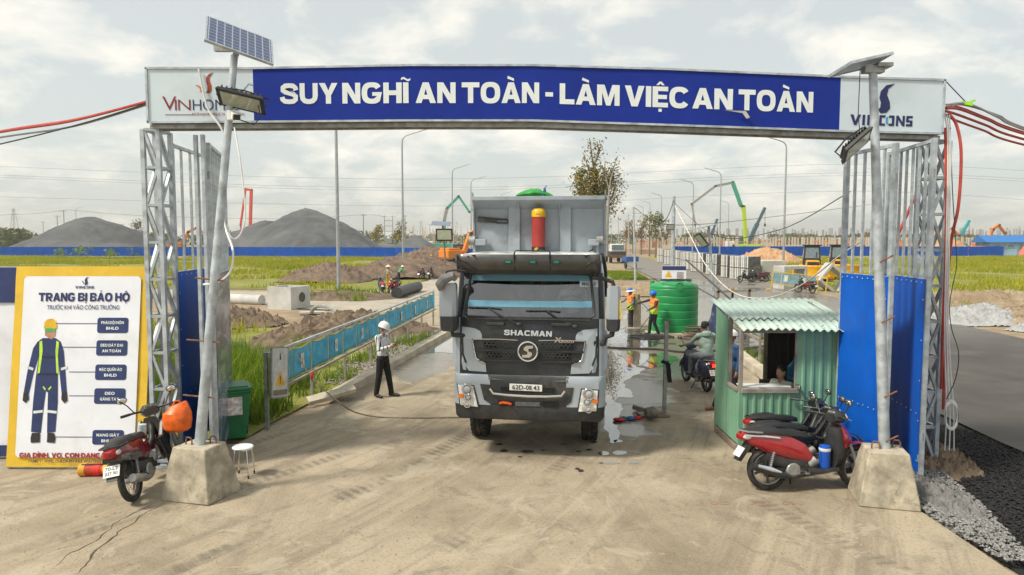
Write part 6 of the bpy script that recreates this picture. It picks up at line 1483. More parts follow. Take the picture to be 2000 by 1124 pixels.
for k, (dx, dz) in enumerate(((.0, 0), )):
    MB().loft(hull([(-.34, .115, .735, .765, .95), (-.1, .135, .725, .755, .95), (.12, .14, .70, .725, .95)])).build('silver_trim', M('trim_silver', (.55, .56, .57), .3, .4), b1, smooth=45)
cn = empty('drink_cooler', 'small blue drinking jug standing on the red scooter floor', 'jug', (0, 0, 0)); cn.parent = None
cn.location = b1.matrix_local @ Vector((.76, -.06, .30))
MB().lathe([(.072, 0), (.078, .02), (.076, .24)], 20).build('jug', M('jug_blue', (.01, .09, .50), .35), cn); MB().lathe([(.079, .24), (.082, .25), (.082, .275), (.078, .285)], 20).build('rim', M('jug_white', (.65, .65, .63), .5), cn)
MB().lathe([(.078, .286), (.074, .315), (.03, .322)], 20).build('lid', M('jug_blue'), cn); MB().tube([(-.08, 0, .26), (-.09, -.05, .2), (-.085, -.06, .14)], .006, 5).build('handle', M('jug_blue'), cn)
b4 = motorbike('motorbike', 'dusty red and black motorbike leaning in front of the safety board', (-5.20, 9.20, 0), R(97), gloss('darkred', (.22, .010, .016)), 'underbone', accent=gloss('black', (.012, .012, .013)), plate=['70-L2', '037.90'], lean=R(-11), steer=.5, bs=1.08, wire_wheel=True)
MB().loft(hull([(-.3, .12, .60, .68, .9), (-.1, .13, .52, .66, .9), (.2, .125, .46, .60, .9)])).build('side_cover', gloss('black', (.012, .012, .013)), b4, smooth=45)
bag = empty('carrier_bag', 'orange plastic bag hanging from the handlebar of the left motorbike', 'bag', b4.matrix_local @ Vector((.86, -.36, .60)), R(15))
rg = []
for j, (z, w, d) in enumerate(((0, .15, .10), (.04, .19, .13), (.16, .21, .14), (.28, .20, .12), (.36, .15, .07), (.41, .13, .035))):
    rg.append([(w * math.cos(2 * math.pi * k / 16) * (1 + .10 * mnoise.noise(Vector((k * .8, j * .7, 1)))) + .03 * (z - .2), d * math.sin(2 * math.pi * k / 16) * (1 + .2 * mnoise.noise(Vector((k, j, 5)))), z + .02 * mnoise.noise(Vector((k * .9, j, 9))) + (.05 * math.cos(2 * math.pi * k / 16) if j > 3 else 0)) for k in range(16)])
MB().loft(rg).build('sack', M('bag_orange', (.78, .13, .012), .42, var=.25, vs_=9, bump=.5, bscale=9), bag, smooth=25); MB().tube([(-.06, 0, .38), (-.03, 0, .46), (.03, 0, .46), (.06, 0, .38)], .012, 5).build('handle', M('bag_orange'), bag)
cup = MB().lathe([(.045, 0), (.05, .02), (.055, .16), (.02, .17)], 12).build('plastic_bag', M('clear_bag', (.50, .58, .58), .2, var=.3), loc=b4.matrix_local @ Vector((.58, -.02, .70)), smooth=40); tag(cup, 'small clear drink bag hung on the left motorbike', 'bag')
# rider's scooter and the bikes further back
b5 = motorbike('motorbike', 'dark blue rounded scooter ridden by the man in the green jacket', (4.60, 15.95, 0), R(98), gloss('vespa', (.030, .036, .075)), 'vespa', plate=['59-X3', '927.05'])
MB().box((-.42, 0, .70), (.03, .10, .07)).build('brake_lamp', None or (lambda t: t.done((.5, .01, .01), .3, Emission_Color=(1, .03, .02, 1), Emission_Strength=3.0))(NT('lit_brake_lamp')), b5, smooth=0, bevel=.01)
FAR = 'motorbikes parked along the roads further back'
def far_bike(src, lab, p, h, tint=None):
    c = copy_tree(src); c.matrix_local = Matrix.Translation((p[0], p[1], 0 if len(p) < 3 else p[2])) @ Matrix.Rotation(h, 4, 'Z') @ Matrix.Rotation(R(-5), 4, 'X'); c['label'] = lab; c['group'] = FAR; return c
far_bike(b5, 'scooter standing with its tail to the camera by the black pipe on the left track', (-8.65, 45.6), R(105))
far_bike(b1, 'red scooter beside the black pipe on the left track', (-7.9, 46.6), R(255))
far_bike(b2, 'motorbike parked beyond the black pipe on the left track', (-8.2, 61), R(80))
far_bike(b3, 'black motorbike next to another beyond the black pipe', (-7.5, 62.2), R(85))
far_bike(b2, 'left motorbike of the two in front of the concrete box segments', (20.3, 57.4), R(195))
far_bike(b4, 'right motorbike of the two in front of the concrete box segments', (21.5, 57.8), R(170))
far_bike(b4, 'red motorbike parked alone on the roadside gravel at the right', (20.0, 45.3), R(112))
# ================================================================== people
SKIN = M('skin', (.36, .20, .13), .6, var=.12, vs_=9); SKIND = M('skin_dark', (.25, .135, .085), .6, var=.12, vs_=9)
HAIR = M('hair', (.012, .010, .009), .6, var=.4, vs_=30)
def cap_mb(a, b, r0, r1, n=14):
    a, b = Vector(a), Vector(b); m = MB(); d = b - a; L = d.length; z = d.normalized() if L > 1e-6 else Vector((0, 0, 1))
    q = Vector((0, 0, 1)).rotation_difference(z).to_matrix().to_4x4(); pr = []
    for k in range(5): t_ = -math.pi / 2 + math.pi / 2 * k / 4; pr.append((max(r0 * math.cos(t_), 1e-4), r0 * math.sin(t_)))
    for k in range(5): t_ = math.pi / 2 * k / 4; pr.append((max(r1 * math.cos(t_), 1e-4), L + r1 * math.sin(t_)))
    m.lathe(pr, n, Matrix.Translation(a) @ q); return m
class Body:
    def __init__(s): s.mb, s.pr = MB(), []
    def cap(s, a, b, r0, r1, mat):
        m = cap_mb(a, b, r0, r1); s.mb.add(m.v, m.f); s.pr.append((Vector(a), Vector(b), r0, r1, mat))
    def ell(s, c, r, mat, X=None):
        s.mb.ell(c, r, 18, 12, X); s.pr.append((Vector(c), Vector(c), min(r), min(r), mat, r, X))
    def build(s, mats, vox):
        ob = s.mb.build('tmp', mats, smooth=0); md = ob.modifiers.new('r', 'REMESH'); md.mode = 'VOXEL'; md.voxel_size = vox; md.adaptivity = 0
        sm = ob.modifiers.new('s', 'SMOOTH'); sm.factor = .5; sm.iterations = 3
        dg = bpy.context.evaluated_depsgraph_get(); dg.update(); me = bpy.data.meshes.new_from_object(ob.evaluated_get(dg)); old = ob.data
        bpy.data.objects.remove(ob); bpy.data.meshes.remove(old)
        n = len(me.polygons); C = np.empty(n * 3); me.polygons.foreach_get('center', C); C = C.reshape(-1, 3); best = np.full(n, 1e9); idx = np.zeros(n, int)
        for p in s.pr:
            a, b = np.array(p[0]), np.array(p[1]); d = b - a; L2 = d @ d
            if len(p) > 5:
                q = C - a
                if p[6] is not None: q = q @ np.array(p[6].to_3x3())
                k = np.linalg.norm(q / np.array(p[5]), axis=1); D = (k - 1) * min(p[5])
            else:
                t_ = np.clip(((C - a) @ d) / L2, 0, 1) if L2 > 1e-9 else np.zeros(n)
                D = np.linalg.norm(C - (a + t_[:, None] * d), axis=1) - (p[2] + (p[3] - p[2]) * t_)
            w = D < best; best[w] = D[w]; idx[w] = p[4]
        me.materials.clear()
        for m in mats: me.materials.append(m)
        me.polygons.foreach_set('material_index', idx.tolist()); me.polygons.foreach_set('use_smooth', [True] * n); me.update(); return me
def hand(B, w, d, palm_n, k, mat, curl=.6):
    """palm at the wrist w pointing along d; fingers bend towards palm_n"""
    w, d, nn = Vector(w), Vector(d).normalized(), Vector(palm_n).normalized(); s = d.cross(nn).normalized()
    c = w + d * .045
    B.cap(w, c + d * .02, .026, .030, mat); B.cap(c - s * .02, c + s * .022 + d * .015, .02, .02, mat)
    for i, L in enumerate((.070, .080, .075, .058)):
        r = c + d * .035 + s * (.030 - .020 * i); m1 = r + (d * math.cos(curl * .6) + nn * math.sin(curl * .6)) * L * .5; e = m1 + (d * math.cos(curl * 1.7) + nn * math.sin(curl * 1.7)) * L * .5
        B.cap(r, m1, .0105, .0095, mat); B.cap(m1, e, .0095, .0085, mat)
    t0 = w + d * .02 + s * .026; t1 = t0 + (d * .6 + s * .7 * k + nn * .35).normalized() * .04; B.cap(t0, t1, .013, .011, mat); B.cap(t1, t1 + (d * .8 + nn * .5).normalized() * .03, .011, .009, mat)
STAND = dict(hipL=(.09, 0, .88), hipR=(-.09, 0, .88), kneeL=(.10, -.02, .47), kneeR=(-.10, -.02, .47), ankL=(.10, .02, .07), ankR=(-.10, .02, .07), pel=(0, 0, .92), chest=(0, 0, 1.24), neck=(0, 0, 1.40), head=(0, -.02, 1.56), shL=(.175, 0, 1.36), shR=(-.175, 0, 1.36), elL=(.23, .0, 1.10), elR=(-.23, .0, 1.10), wrL=(.24, -.06, .87), wrR=(-.24, -.06, .87), toeL=(.12, -.14, .035), toeR=(-.12, -.14, .035), look=(0, -1, 0), pnL=(-1, 0, 0), pnR=(1, 0, 0))
def person(label, loc, rz, shirt, trousers, shoes, pose=None, skin=None, vox=.013, scale=1.0, hair=True, hat=None, mask=None, sleeve=True, gloves=None, vest=None, group=None, hands=True, fat=1.0):
    """hat: (kind, material)"""
    P = dict(STAND); P.update(pose or {}); P = {k: Vector(v) for k, v in P.items()}
    skin = skin or SKIN; mats = [skin, shirt, trousers, shoes, gloves or skin, shirt]; B = Body()
    o = empty('person', label, 'person', loc, rz, group); o.scale = (scale,) * 3
    for s in 'LR':
        B.cap(P['hip' + s], P['knee' + s], .094 * fat, .070, 2); B.cap(P['knee' + s], P['ank' + s] + Vector((0, 0, .03)), .070, .060, 2); B.cap(P['ank' + s], P['ank' + s] + Vector((0, 0, .05)), .045, .045, 3)
        B.cap(P['ank' + s] + (P['ank' + s] - P['toe' + s]) * .18 + Vector((0, 0, -.02)), P['toe' + s], .042, .036, 3)
        B.cap(P['sh' + s], P['el' + s], .058, .045, 5); B.cap(P['el' + s], P['el' + s].lerp(P['wr' + s], .92), .044, .036, 5 if sleeve else 0)
        d = (P['wr' + s] - P['el' + s]); 
        if hands: hand(B, P['wr' + s], d, P['pn' + s], 1 if s == 'L' else -1, 4)
        else: B.cap(P['wr' + s], P['wr' + s] + d.normalized() * .10, .034, .026, 4)
    B.cap(P['shL'], P['shR'], .064, .064, 1); up = (P['chest'] - P['pel'])
    B.ell(P['pel'] + up * .02, (.155 * fat, .108 * fat, .11), 2); B.cap(P['pel'] + up * .28, P['pel'] + up * .6, .118 * fat, .125 * fat, 1)
    sd = (P['shL'] - P['shR']).normalized(); yaw = math.atan2(sd.y, sd.x); tilt = math.atan2((P['chest'] - P['pel']).y, (P['chest'] - P['pel']).z)
    X = Matrix.Rotation(yaw, 4, 'Z') @ Matrix.Rotation(-tilt, 4, 'X')
    B.ell(P['chest'] - up * .12, (.168 * fat, .115 * fat, .19), 1, X); B.ell(P['pel'] + up * .22, (.148 * fat, .112 * fat, .13), 1, X)
    B.cap(P['neck'] - Vector((0, 0, .04)), P['head'] - Vector((0, 0, .06)), .052, .048, 0)
    lk = P['look'].normalized(); hy = math.atan2(lk.x, -lk.y); HX = Matrix.Rotation(hy, 4, 'Z') @ Matrix.Rotation(math.asin(max(-1, min(1, -lk.z))), 4, 'X')
    H = P['head']; hp = lambda x, y, z: H + HX.to_3x3() @ Vector((x, y, z))
    B.ell(H, (.075, .092, .112), 0, HX); B.ell(hp(0, -.02, -.055), (.055, .066, .06), 0, HX); B.cap(hp(0, -.086, .005), hp(0, -.105, -.025), .011, .015, 0)
    for s in (-1, 1): B.cap(hp(s * .074, .0, -.02), hp(s * .078, .005, .025), .014, .016, 0)
    me = B.build(mats, vox); me.name = 'body'; body = link('body', me, o)
    eye = MB()
    for s in (-1, 1): eye.ell(hp(s * .03, -.083, .012), (.012, .006, .007), 8, 6, HX)
    eye.build('eyes', M('eye_dark', (.02, .015, .012), .3), body)
    MB().tube([hp(-.024, -.082, -.05), hp(0, -.09, -.051), hp(.024, -.082, -.05)], .005, 5).build('mouth', M('lips', (.25, .09, .07), .6), body)
    if hair:
        m = MB(); m.ell(hp(0, .012, .022), (.082, .092, .102), 16, 10, HX)
        keep = []
        for f in m.f:
            c = sum((Vector(m.v[i]) for i in f), Vector()) / len(f); l_ = HX.to_3x3().transposed() @ (c - H)
            if l_.z > .035 - max(0, l_.y) * 1.4 or (l_.y > .03 and l_.z > -.06): keep.append(f)
        m.f = keep; m.m = [0] * len(keep); m.build('hair', HAIR, body, smooth=60)
    if hat:
        kind, hm = hat
        if kind == 'helmet':
            hm_ = MB(); pr = [(.128, 0), (.126, .012), (.118, .045), (.10, .085), (.065, .115), (.02, .126)]
            hm_.lathe(pr, 24, Matrix.Translation(hp(0, .0, .035)) @ HX @ Matrix.Rotation(R(-4), 4, 'X') @ Matrix.Diagonal((.92, 1.10, 1, 1))); h = hm_.build('helmet', hm, o, smooth=60)
            MB().loft([[tuple(hp(x, y, .035 + z)) for x, y in ((-.105, -.08), (-.07, -.145 - e), (0, -.175 - e), (.07, -.145 - e), (.105, -.08))] for z, e in ((.012, 0), (-.002, .012), (.004, .0))], cap=False, closed=False).build('brim', hm, h)
            MB().tube([hp(0, -.11, .10), hp(0, -.05, .155), hp(0, .04, .16), hp(0, .11, .11)], .012, 6).build('ridge', hm, h)
            MB().tube([hp(.085, -.02, .03), hp(.072, -.05, -.05), hp(.0, -.06, -.10), hp(-.072, -.05, -.05), hp(-.085, -.02, .03)], .005, 5).build('chin_strap', BLKC, h)
        elif kind == 'cap':
            h = MB().lathe([(.096, -.01), (.098, .02), (.09, .06), (.06, .09), (.01, .098)], 20, Matrix.Translation(hp(0, .0, .04)) @ HX @ Matrix.Diagonal((.9, 1.06, 1, 1))).build('cap', hm, o, smooth=60)
            MB().loft([[tuple(hp(x, y, .045 + z)) for x, y in ((-.075, -.07), (-.055, -.15), (0, -.175), (.055, -.15), (.075, -.07))] for z in (.004, -.010)], cap=False, closed=False).build('peak', hm, h)
        elif kind == 'cone':
            MB().lathe([(.22, .0), (.215, .008), (.12, .085), (.01, .165)], 24, Matrix.Translation(hp(0, 0, .03)) @ HX).build('conical_hat', hm, o, smooth=60)
        elif kind == 'sunhat':
            h = MB().lathe([(.105, .02), (.103, .06), (.08, .10), (.03, .125)], 20, Matrix.Translation(hp(0, 0, .035)) @ HX).build('helmet', hm[0], o, smooth=60)
            MB().lathe([(.19, -.02), (.15, .005), (.10, .03)], 20, Matrix.Translation(hp(0, 0, .035)) @ HX, cap=False).build('sun_brim', hm[1], h, smooth=60)
    if mask:
        MB().loft([[tuple(hp(x, y - e, z)) for x, y in ((-.066, -.02), (-.045, -.075), (0, -.108), (.045, -.075), (.066, -.02))] for z, e in ((-.005, -.006), (-.03, .012), (-.06, .012), (-.088, -.012))], cap=False, closed=False).build('face_mask', mask, o, smooth=60)
    if vest:
        def garment(name, mat, sel, off):
            b = bmesh.new(); b.from_mesh(me); b.normal_update()
            bmesh.ops.delete(b, geom=[f for f in b.faces if not sel(f)], context='FACES')
            for v in b.verts: v.co += v.normal * off
            m2 = bpy.data.meshes.new(name); b.to_mesh(m2); b.free(); m2.materials.clear(); m2.materials.append(mat); m2.polygons.foreach_set('material_index', [0] * len(m2.polygons)); return link(name, m2, o)
        zt_ = P['shL'].z + .04; zb_ = P['pel'].z - .10
        def sel(f):
            c = f.calc_center_median(); return f.material_index in (1, 2) and zb_ < c.z < zt_ + .04 and math.hypot(c.x - P['pel'].x, c.y - (P['pel'].y + (P['chest'].y - P['pel'].y) * (c.z - P['pel'].z) / .32)) < .26
        garment('safety_vest', vest, sel, .016)
    return o
WHT_H, BLU_H, YEL_H = M('helmet_white', (.75, .76, .76), .3), M('helmet_blue', (.012, .12, .62), .3), M('helmet_yellow', (.80, .48, .02), .3)
t = NT('striped_shirt'); x, y, z = t.xyz(t.obj())
s_ = t.ma('ABSOLUTE', t.ma('SUBTRACT', t.ma('FRACT', t.ma('MULTIPLY', t.ma('ARCTAN2', x, y), 2.9)), .5)); STRIPED = t.done(t.mix(t.step(s_, .15, .11), (.74, .75, .78), (.02, .022, .04)), .85)
TBLACK = M('black_trousers', (.010, .010, .011), .85, var=.2); SHOE = M('dark_shoe', (.020, .020, .022), .5); MASKG = M('mask_grey', (.55, .58, .60), .8)
man = person('man in a white hard hat and striped shirt reading his phone beside the kerb', (-2.95, 15.42, 0), R(68), STRIPED, TBLACK, SHOE, dict(
    shL=(.17, .02, 1.37), shR=(-.17, .02, 1.37), elL=(.22, -.02, 1.12), elR=(-.22, -.04, 1.11), wrL=(.06, -.25, 1.20), wrR=(-.07, -.24, 1.17), pnL=(-1, -.2, .3), pnR=(1, -.2, .3), head=(0, -.035, 1.56), look=(0, -1, -.34), ankR=(-.09, .12, .07), toeR=(-.14, -.04, .035), kneeR=(-.10, .04, .47), ankL=(.12, -.14, .07), toeL=(.15, -.31, .04), kneeL=(.11, -.08, .47), hipL=(.085, 0, .88), hipR=(-.085, 0, .88)), hat=('helmet', WHT_H), mask=MASKG, vox=.0115, scale=1.015)
ph = MB().box((0, 0, 0), (.075, .010, .15)).build('phone', M('phone_black', (.015, .015, .018), .2), smooth=0, bevel=.004)
ph.matrix_local = man.matrix_local @ Matrix.Translation((-.005, -.33, 1.24)) @ Matrix.Rotation(R(55), 4, 'X'); tag(ph, 'dark phone held by the man in the striped shirt', 'phone')
MB().box((0, -.115, 1.005), (.04, .02, .035)).build('belt_buckle', CHROME, man, smooth=0)
# hosing crew
def vestmat(name, top, low):
    t = NT(name); x, y, z = t.xyz(t.obj()); c = t.mix(t.step(z, 1.10, 1.11), low, top)
    for z0 in (1.045, 1.175): c = t.mix(t.ma('MULTIPLY', t.step(z, z0 - .022, z0 - .018), t.step(z, z0 + .022, z0 + .018)), c, (.80, .42, .12) if z0 > 1.1 else (.85, .22, .03))
    return t.done(c, .75)
VEST = vestmat('hi_vis_vest', (.85, .20, .03), (.45, .62, .04)); WGREY, WDK = M('work_grey', (.16, .17, .18), .9), M('work_dark', (.022, .020, .024), .9)
BOOT = M('boot_green', (.015, .10, .055), .45); GLOVE = M('glove_dark', (.03, .03, .035), .8)
wa = person('worker in orange vest and blue helmet spraying water beside the green tank', (5.35, 25.6, 0), R(-78), M('sleeve_brown', (.06, .042, .038), .9), WDK, BOOT, dict(shL=(.16, .04, 1.34), shR=(-.16, -.06, 1.36), elR=(-.19, -.32, 1.28), wrR=(-.13, -.55, 1.24), elL=(.24, -.06, 1.12), wrL=(.20, -.26, 1.02), look=(-.1, -1, -.25), pnL=(0, 0, -1), pnR=(.3, 0, -1), ankR=(-.14, -.12, .07), toeR=(-.16, -.30, .035), kneeR=(-.12, -.10, .47), ankL=(.12, .14, .07), toeL=(.13, -.02, .035)), skin=SKIND, hat=('helmet', BLU_H), gloves=GLOVE, vest=VEST, vox=.016, scale=.98, fat=1.15)
wb_ = person('worker in orange vest, grey sleeves and shaded blue helmet behind the sprayer', (4.75, 27.2, 0), R(-72), WGREY, WDK, M('boot_black', (.02, .02, .02), .5), dict(elL=(.23, .0, 1.12), wrL=(.21, -.16, .98), elR=(-.21, -.20, 1.16), wrR=(-.14, -.42, 1.10), pnR=(.3, 0, -1), pnL=(-1, 0, 0), look=(0, -1, -.15)), skin=SKIND, hat=('sunhat', (BLU_H, M('brim_cloth', (.62, .60, .60), .9))), gloves=GLOVE, vest=VEST, vox=.016, scale=.98, fat=1.15)
X = wa.matrix_local
def wpt(v): return X @ Vector(v)
lance = empty('spray_lance', 'black pressure washer lance held by the worker at the green tank', 'lance', wpt((-.13, -.60, 1.22)))
l0 = wpt((-.13, -.60, 1.22)); l1 = wpt((-.10, -1.02, .97))
MB().tube([(0, 0, 0), (l1 - l0)], [.014, .010], 8).build('barrel', BLKC, lance); MB().tube([wpt((-.13, -.45, 1.26)) - l0, (0, 0, 0)], .022, 8).build('grip', BLKC, lance)
wire('water_hose', 'black hose hanging from the spray lance to the wet floor', [wpt((-.13, -.48, 1.24)), wpt((-.02, -.30, 1.06)), wpt((.10, -.2, .8)), wpt((.0, -.45, .4)), wpt((.2, -.8, .06)), wpt((.5, -1.0, .02))], .012, BLKC, 'hose')
# the water jet: a narrow fan of fine drops
n_ = 2600; u = rng.random(n_) ** .8; e = np.array(G(1206, 672)); s0 = np.array(l1)
pts = s0 + (e - s0) * u[:, None]; spread = (.01 + .16 * u)[:, None]; pts = pts + rng.normal(0, 1, (n_, 3)) * spread * np.array([1, 1, .8]); pts[:, 2] = np.maximum(pts[:, 2] - .12 * u * u, .015)
t = NT('water_drops'); DROPS = t.done((.85, .88, .90), .25, Transmission_Weight=.3)
stuff(tag(scatter_mesh('water_spray', pts, rng.uniform(.004, .011, n_), DROPS, 1.0), 'fine jet of water sprayed onto the wet floor', 'water'))
# rider
JKT = M('jacket_green', (.26, .35, .30), .85, var=.22, vs_=5, bump=.6, bscale=12); JEAN = M('grey_jeans', (.22, .24, .27), .9, var=.2)
Xr = b5.matrix_local
SIT = dict(pel=(0, .12, .88), hipL=(.10, .10, .86), hipR=(-.10, .10, .86), kneeL=(.20, -.28, .78), kneeR=(-.20, -.26, .76), ankL=(.20, -.34, .36), ankR=(-.44, -.16, .08), toeL=(.21, -.52, .33), toeR=(-.50, -.32, .04), chest=(0, .06, 1.20), neck=(0, .03, 1.37), head=(0, .0, 1.53), shL=(.19, .05, 1.33), shR=(-.19, .05, 1.33), elL=(.30, -.16, 1.12), elR=(-.30, -.16, 1.12), wrL=(.34, -.42, 1.04), wrR=(-.34, -.42, 1.04), pnL=(-.2, 0, -1), pnR=(.2, 0, -1), look=(-.9, -.45, -.05))
# his facing follows the scooter: local -y is the way ahead
SIT['kneeR'] = (-.26, -.20, .60)
rider = person('man in a green jacket and black cap sitting on the dark scooter', Xr @ Vector((.15, 0, 0)), R(98) + R(90), JKT, JEAN, M('trainer', (.05, .045, .035), .7), {k: ((-v[0], v[1], v[2]) if 0 else v) for k, v in SIT.items()}, hat=('cap', M('cap_black', (.015, .015, .017), .8)), mask=M('mask_white', (.68, .70, .72), .8), vox=.015, scale=1.0, fat=1.15)
MB().loft([[(.12 * math.cos(a) * k, .10 + .09 * math.sin(a) * k, z) for a in np.linspace(0, 6.283, 13)[:-1]] for z, k in ((1.33, 1.0), (1.40, 1.1), (1.44, .8), (1.45, .4))]).build('hood', JKT, rider, smooth=60)
# man behind the booth, guard and driver
person('man in blue jacket and white helmet standing behind the booth', (4.62, 14.2, 0), R(-70), M('jacket_blue', (.022, .075, .20), .8), WDK, M('shoe_tan', (.30, .14, .06), .7), dict(ankR=(-.14, -.30, .07), toeR=(-.18, -.48, .035), kneeR=(-.12, -.18, .47), ankL=(.12, .1, .07)), hat=('helmet', WHT_H), vox=.016, scale=1.0)
CHAIR = dict(pel=(0, .10, .52), hipL=(.09, .10, .52), hipR=(-.09, .10, .52), kneeL=(.11, -.30, .52), kneeR=(-.11, -.30, .52), ankL=(.11, -.30, .10), ankR=(-.11, -.30, .10), toeL=(.11, -.48, .05), toeR=(-.11, -.48, .05), chest=(0, .06, .86), neck=(0, .04, 1.02), head=(0, .02, 1.18), shL=(.18, .05, .98), shR=(-.18, .05, .98), elL=(.22, -.08, .76), elR=(-.22, -.08, .76), wrL=(.12, -.32, .74), wrR=(-.12, -.32, .74))
person('guard in a pale shirt sitting inside the booth', (bX0 + .88, bY0 + .50, .10), R(-62), M('shirt_pale', (.45, .45, .40), .85), WDK, SHOE, CHAIR, vox=.015, scale=1.0)
drv = dict(CHAIR); drv.update(elL=(.25, -.16, .80), wrL=(.16, -.38, .92), elR=(-.26, -.14, .78), wrR=(-.18, -.40, .90), pnL=(0, -1, 0), pnR=(0, -1, 0))
person('truck driver in a light striped shirt behind the wheel', truck.matrix_local @ Vector((.68, 1.08, 1.70)), R(-7), M('shirt_driver', (.75, .74, .70), .85, var=.2, vs_=12), WDK, SHOE, drv, vox=.016)
# crew by the left track
FC = 'workers on the left track'
person('worker in a conical hat and yellow trousers, seen from behind on the left track', (-9.35, 51.5, -.05), R(170), M('shirt_sand', (.34, .28, .21), .9), M('trousers_yellow', (.48, .28, .03), .9), SHOE, dict(elL=(.28, .05, 1.14), elR=(-.28, .05, 1.14)), hat=('cone', M('palm_hat', (.66, .60, .50), .8)), vox=.022, hands=False, group=FC)
person('worker in a white helmet bending over by the lamp plinth', (-9.3, 56, -.05), R(120), M('shirt_lime', (.10, .34, .16), .9), WDK, SHOE, dict(chest=(0, -.16, 1.15), neck=(0, -.25, 1.27), head=(0, -.34, 1.36), shL=(.17, -.22, 1.22), shR=(-.17, -.22, 1.22), elL=(.2, -.34, .98), elR=(-.2, -.34, .98), wrL=(.15, -.45, .80), wrR=(-.15, -.45, .80)), hat=('helmet', WHT_H), vox=.022, hands=False, group=FC)
person('worker in a yellow vest half hidden by the lamp post', (-11.2, 70.5, -.05), R(100), M('work_blue', (.03, .06, .22), .9), WDK, SHOE, hat=('helmet', BLU_H), vest=M('vest_yellow', (.75, .50, .02), .8), vox=.022, hands=False, group=FC)
person('worker in a yellow helmet beside the orange excavator', (-10.3, 87, -.05), R(30), M('shirt_cream', (.50, .44, .34), .9), WDK, SHOE, hat=('helmet', YEL_H), vox=.022, hands=False, group=FC)
# ================================================================== hoardings
HOARD = M('hoarding_blue', (.003, .07, .36), .6, var=.14, vs_=.6, dirt=(.02, .10, .30), dscale=.5, damt=.3, Specular_IOR_Level=.15)
def hoarding(label, pts, h, w=1.1):
    root = empty('hoarding', label, 'fence', (pts[0][0], pts[0][1], -.1)); o0 = Vector((pts[0][0], pts[0][1]))
    m = MB(); pm = MB()
    for a, b in zip(pts, pts[1:]):
        a, b = Vector(a) - o0, Vector(b) - o0; L = (b - a).length; n = max(1, round(L / w)); d = (b - a) / n; nn = Vector((d.y, -d.x)).normalized()
        for i in range(n):
            p, q = a + d * i, a + d * (i + 1); e = .03 if i % 2 else 0.0; hh = h + random.uniform(-.02, .03)
            p3, q3 = p + nn * e, q - d * .01 + nn * e
            m.add([(p3.x, p3.y, .05), (q3.x, q3.y, .05), (q3.x, q3.y, hh), (p3.x, p3.y, hh), (p3.x - nn.x * .02, p3.y - nn.y * .02, .05), (q3.x - nn.x * .02, q3.y - nn.y * .02, .05), (q3.x - nn.x * .02, q3.y - nn.y * .02, hh), (p3.x - nn.x * .02, p3.y - nn.y * .02, hh)], [(0, 1, 2, 3), (7, 6, 5, 4), (3, 2, 6, 7), (0, 3, 7, 4), (1, 5, 6, 2)])
            if i % 3 == 0: pm.box((p.x - nn.x * .08, p.y - nn.y * .08, h / 2), (.08, .08, h))
    stuff(m.build('sheets', HOARD, root, smooth=0)); stuff(pm.build('posts', GALVD, root, smooth=0))
    return root
hoarding('long blue sheet hoarding behind the left grass field', [(-190, 152), (-60, 150), (-24, 140), (-8, 118), (-4, 122)], 2.05)
hoarding('blue sheet hoarding behind the right grass field, in front of the columns', [(36, 152), (60, 152), (108, 150), (109, 168)], 2.15)
# ------------------------------------------------------------------ street lamps
LMP = M('lamp_grey', (.36, .39, .40), .45, .4, var=.15)
def street_lamp(label, x, y, s, h=14.6, base=True, z=-.1):
    root = empty('street_lamp', label, 'lamp', (x, y, z), 0, 'tall street lamps along the new road')
    MB().tube([(0, 0, 0), (0, 0, h * .5), (0, 0, h - 1.0)], [.13, .11, .085], 10).build('pole', LMP, root)
    P = [(0, 0, h - 1.05), (s * .06, 0, h - .55), (s * .35, 0, h - .22), (s * .9, 0, h - .02), (s * 2.1, 0, h + .32)]
    MB().tube(P, [.085, .075, .065, .06, .055], 8).build('arm', LMP, root)
    MB().loft([[(s * (2.0 + u), y_ * .13, h + .29 + u * .28 + z_ * .05) for y_, z_ in ((-1, 0), (-.6, 1), (.6, 1), (1, 0), (.6, -.6), (-.6, -.6))] for u in (0, .12, .6, .75)]).build('lantern', LMP, root)
    if base: MB().box((0, 0, .25), (.9, .9, .5), top=(.7, .7)).build('plinth', CONC, root, bevel=.03, smooth=0)
    return root
LL = [(-11.7, 46, 'nearest tall street lamp left of the truck, its head hidden by the banner'), (-11.4, 71.6, 'tall street lamp with its arm just below the banner, left of the truck'), (-9.1, 104.7, 'third tall street lamp on the left side of the road'), (-7.4, 124, 'fourth tall street lamp, next to the dumper body edge'), (-2.6, 163, 'street lamp whose arm shows above the dumper body'), (-8.0, 250, 'small distant street lamp seen over the excavator')]
for x, y, lb_ in LL: street_lamp(lb_, x, y, 1, base=y > 60)
RL = [(30.2, 76, 'nearest tall street lamp on the right, its arm close below the banner'), (33.4, 110, 'second tall street lamp on the right side of the road'), (34.3, 130, 'third tall street lamp on the right side of the road'), (36.6, 168, 'fourth tall street lamp on the right side of the road'), (40.4, 201, 'fifth tall street lamp on the right side of the road'), (43.2, 226, 'sixth tall street lamp on the right, half lost among wires')]
for x, y, lb_ in RL: street_lamp(lb_, x, y, -1)
pd = MB().box((0, 0, .75), (2.0, 1.6, 1.7), top=(.62, .6)).build('lamp_plinth', CONC, loc=(-11.55, 69.6, -.2), bevel=.05, smooth=0); tag(pd, 'tapered concrete plinth at the foot of the second left street lamp', 'concrete block')
street_lamp('short far lamp standing behind the left gravel heap', -143, 225, 1, 14, False); street_lamp('thin far lamp beyond the column field', 60, 190, -1, 14, False)
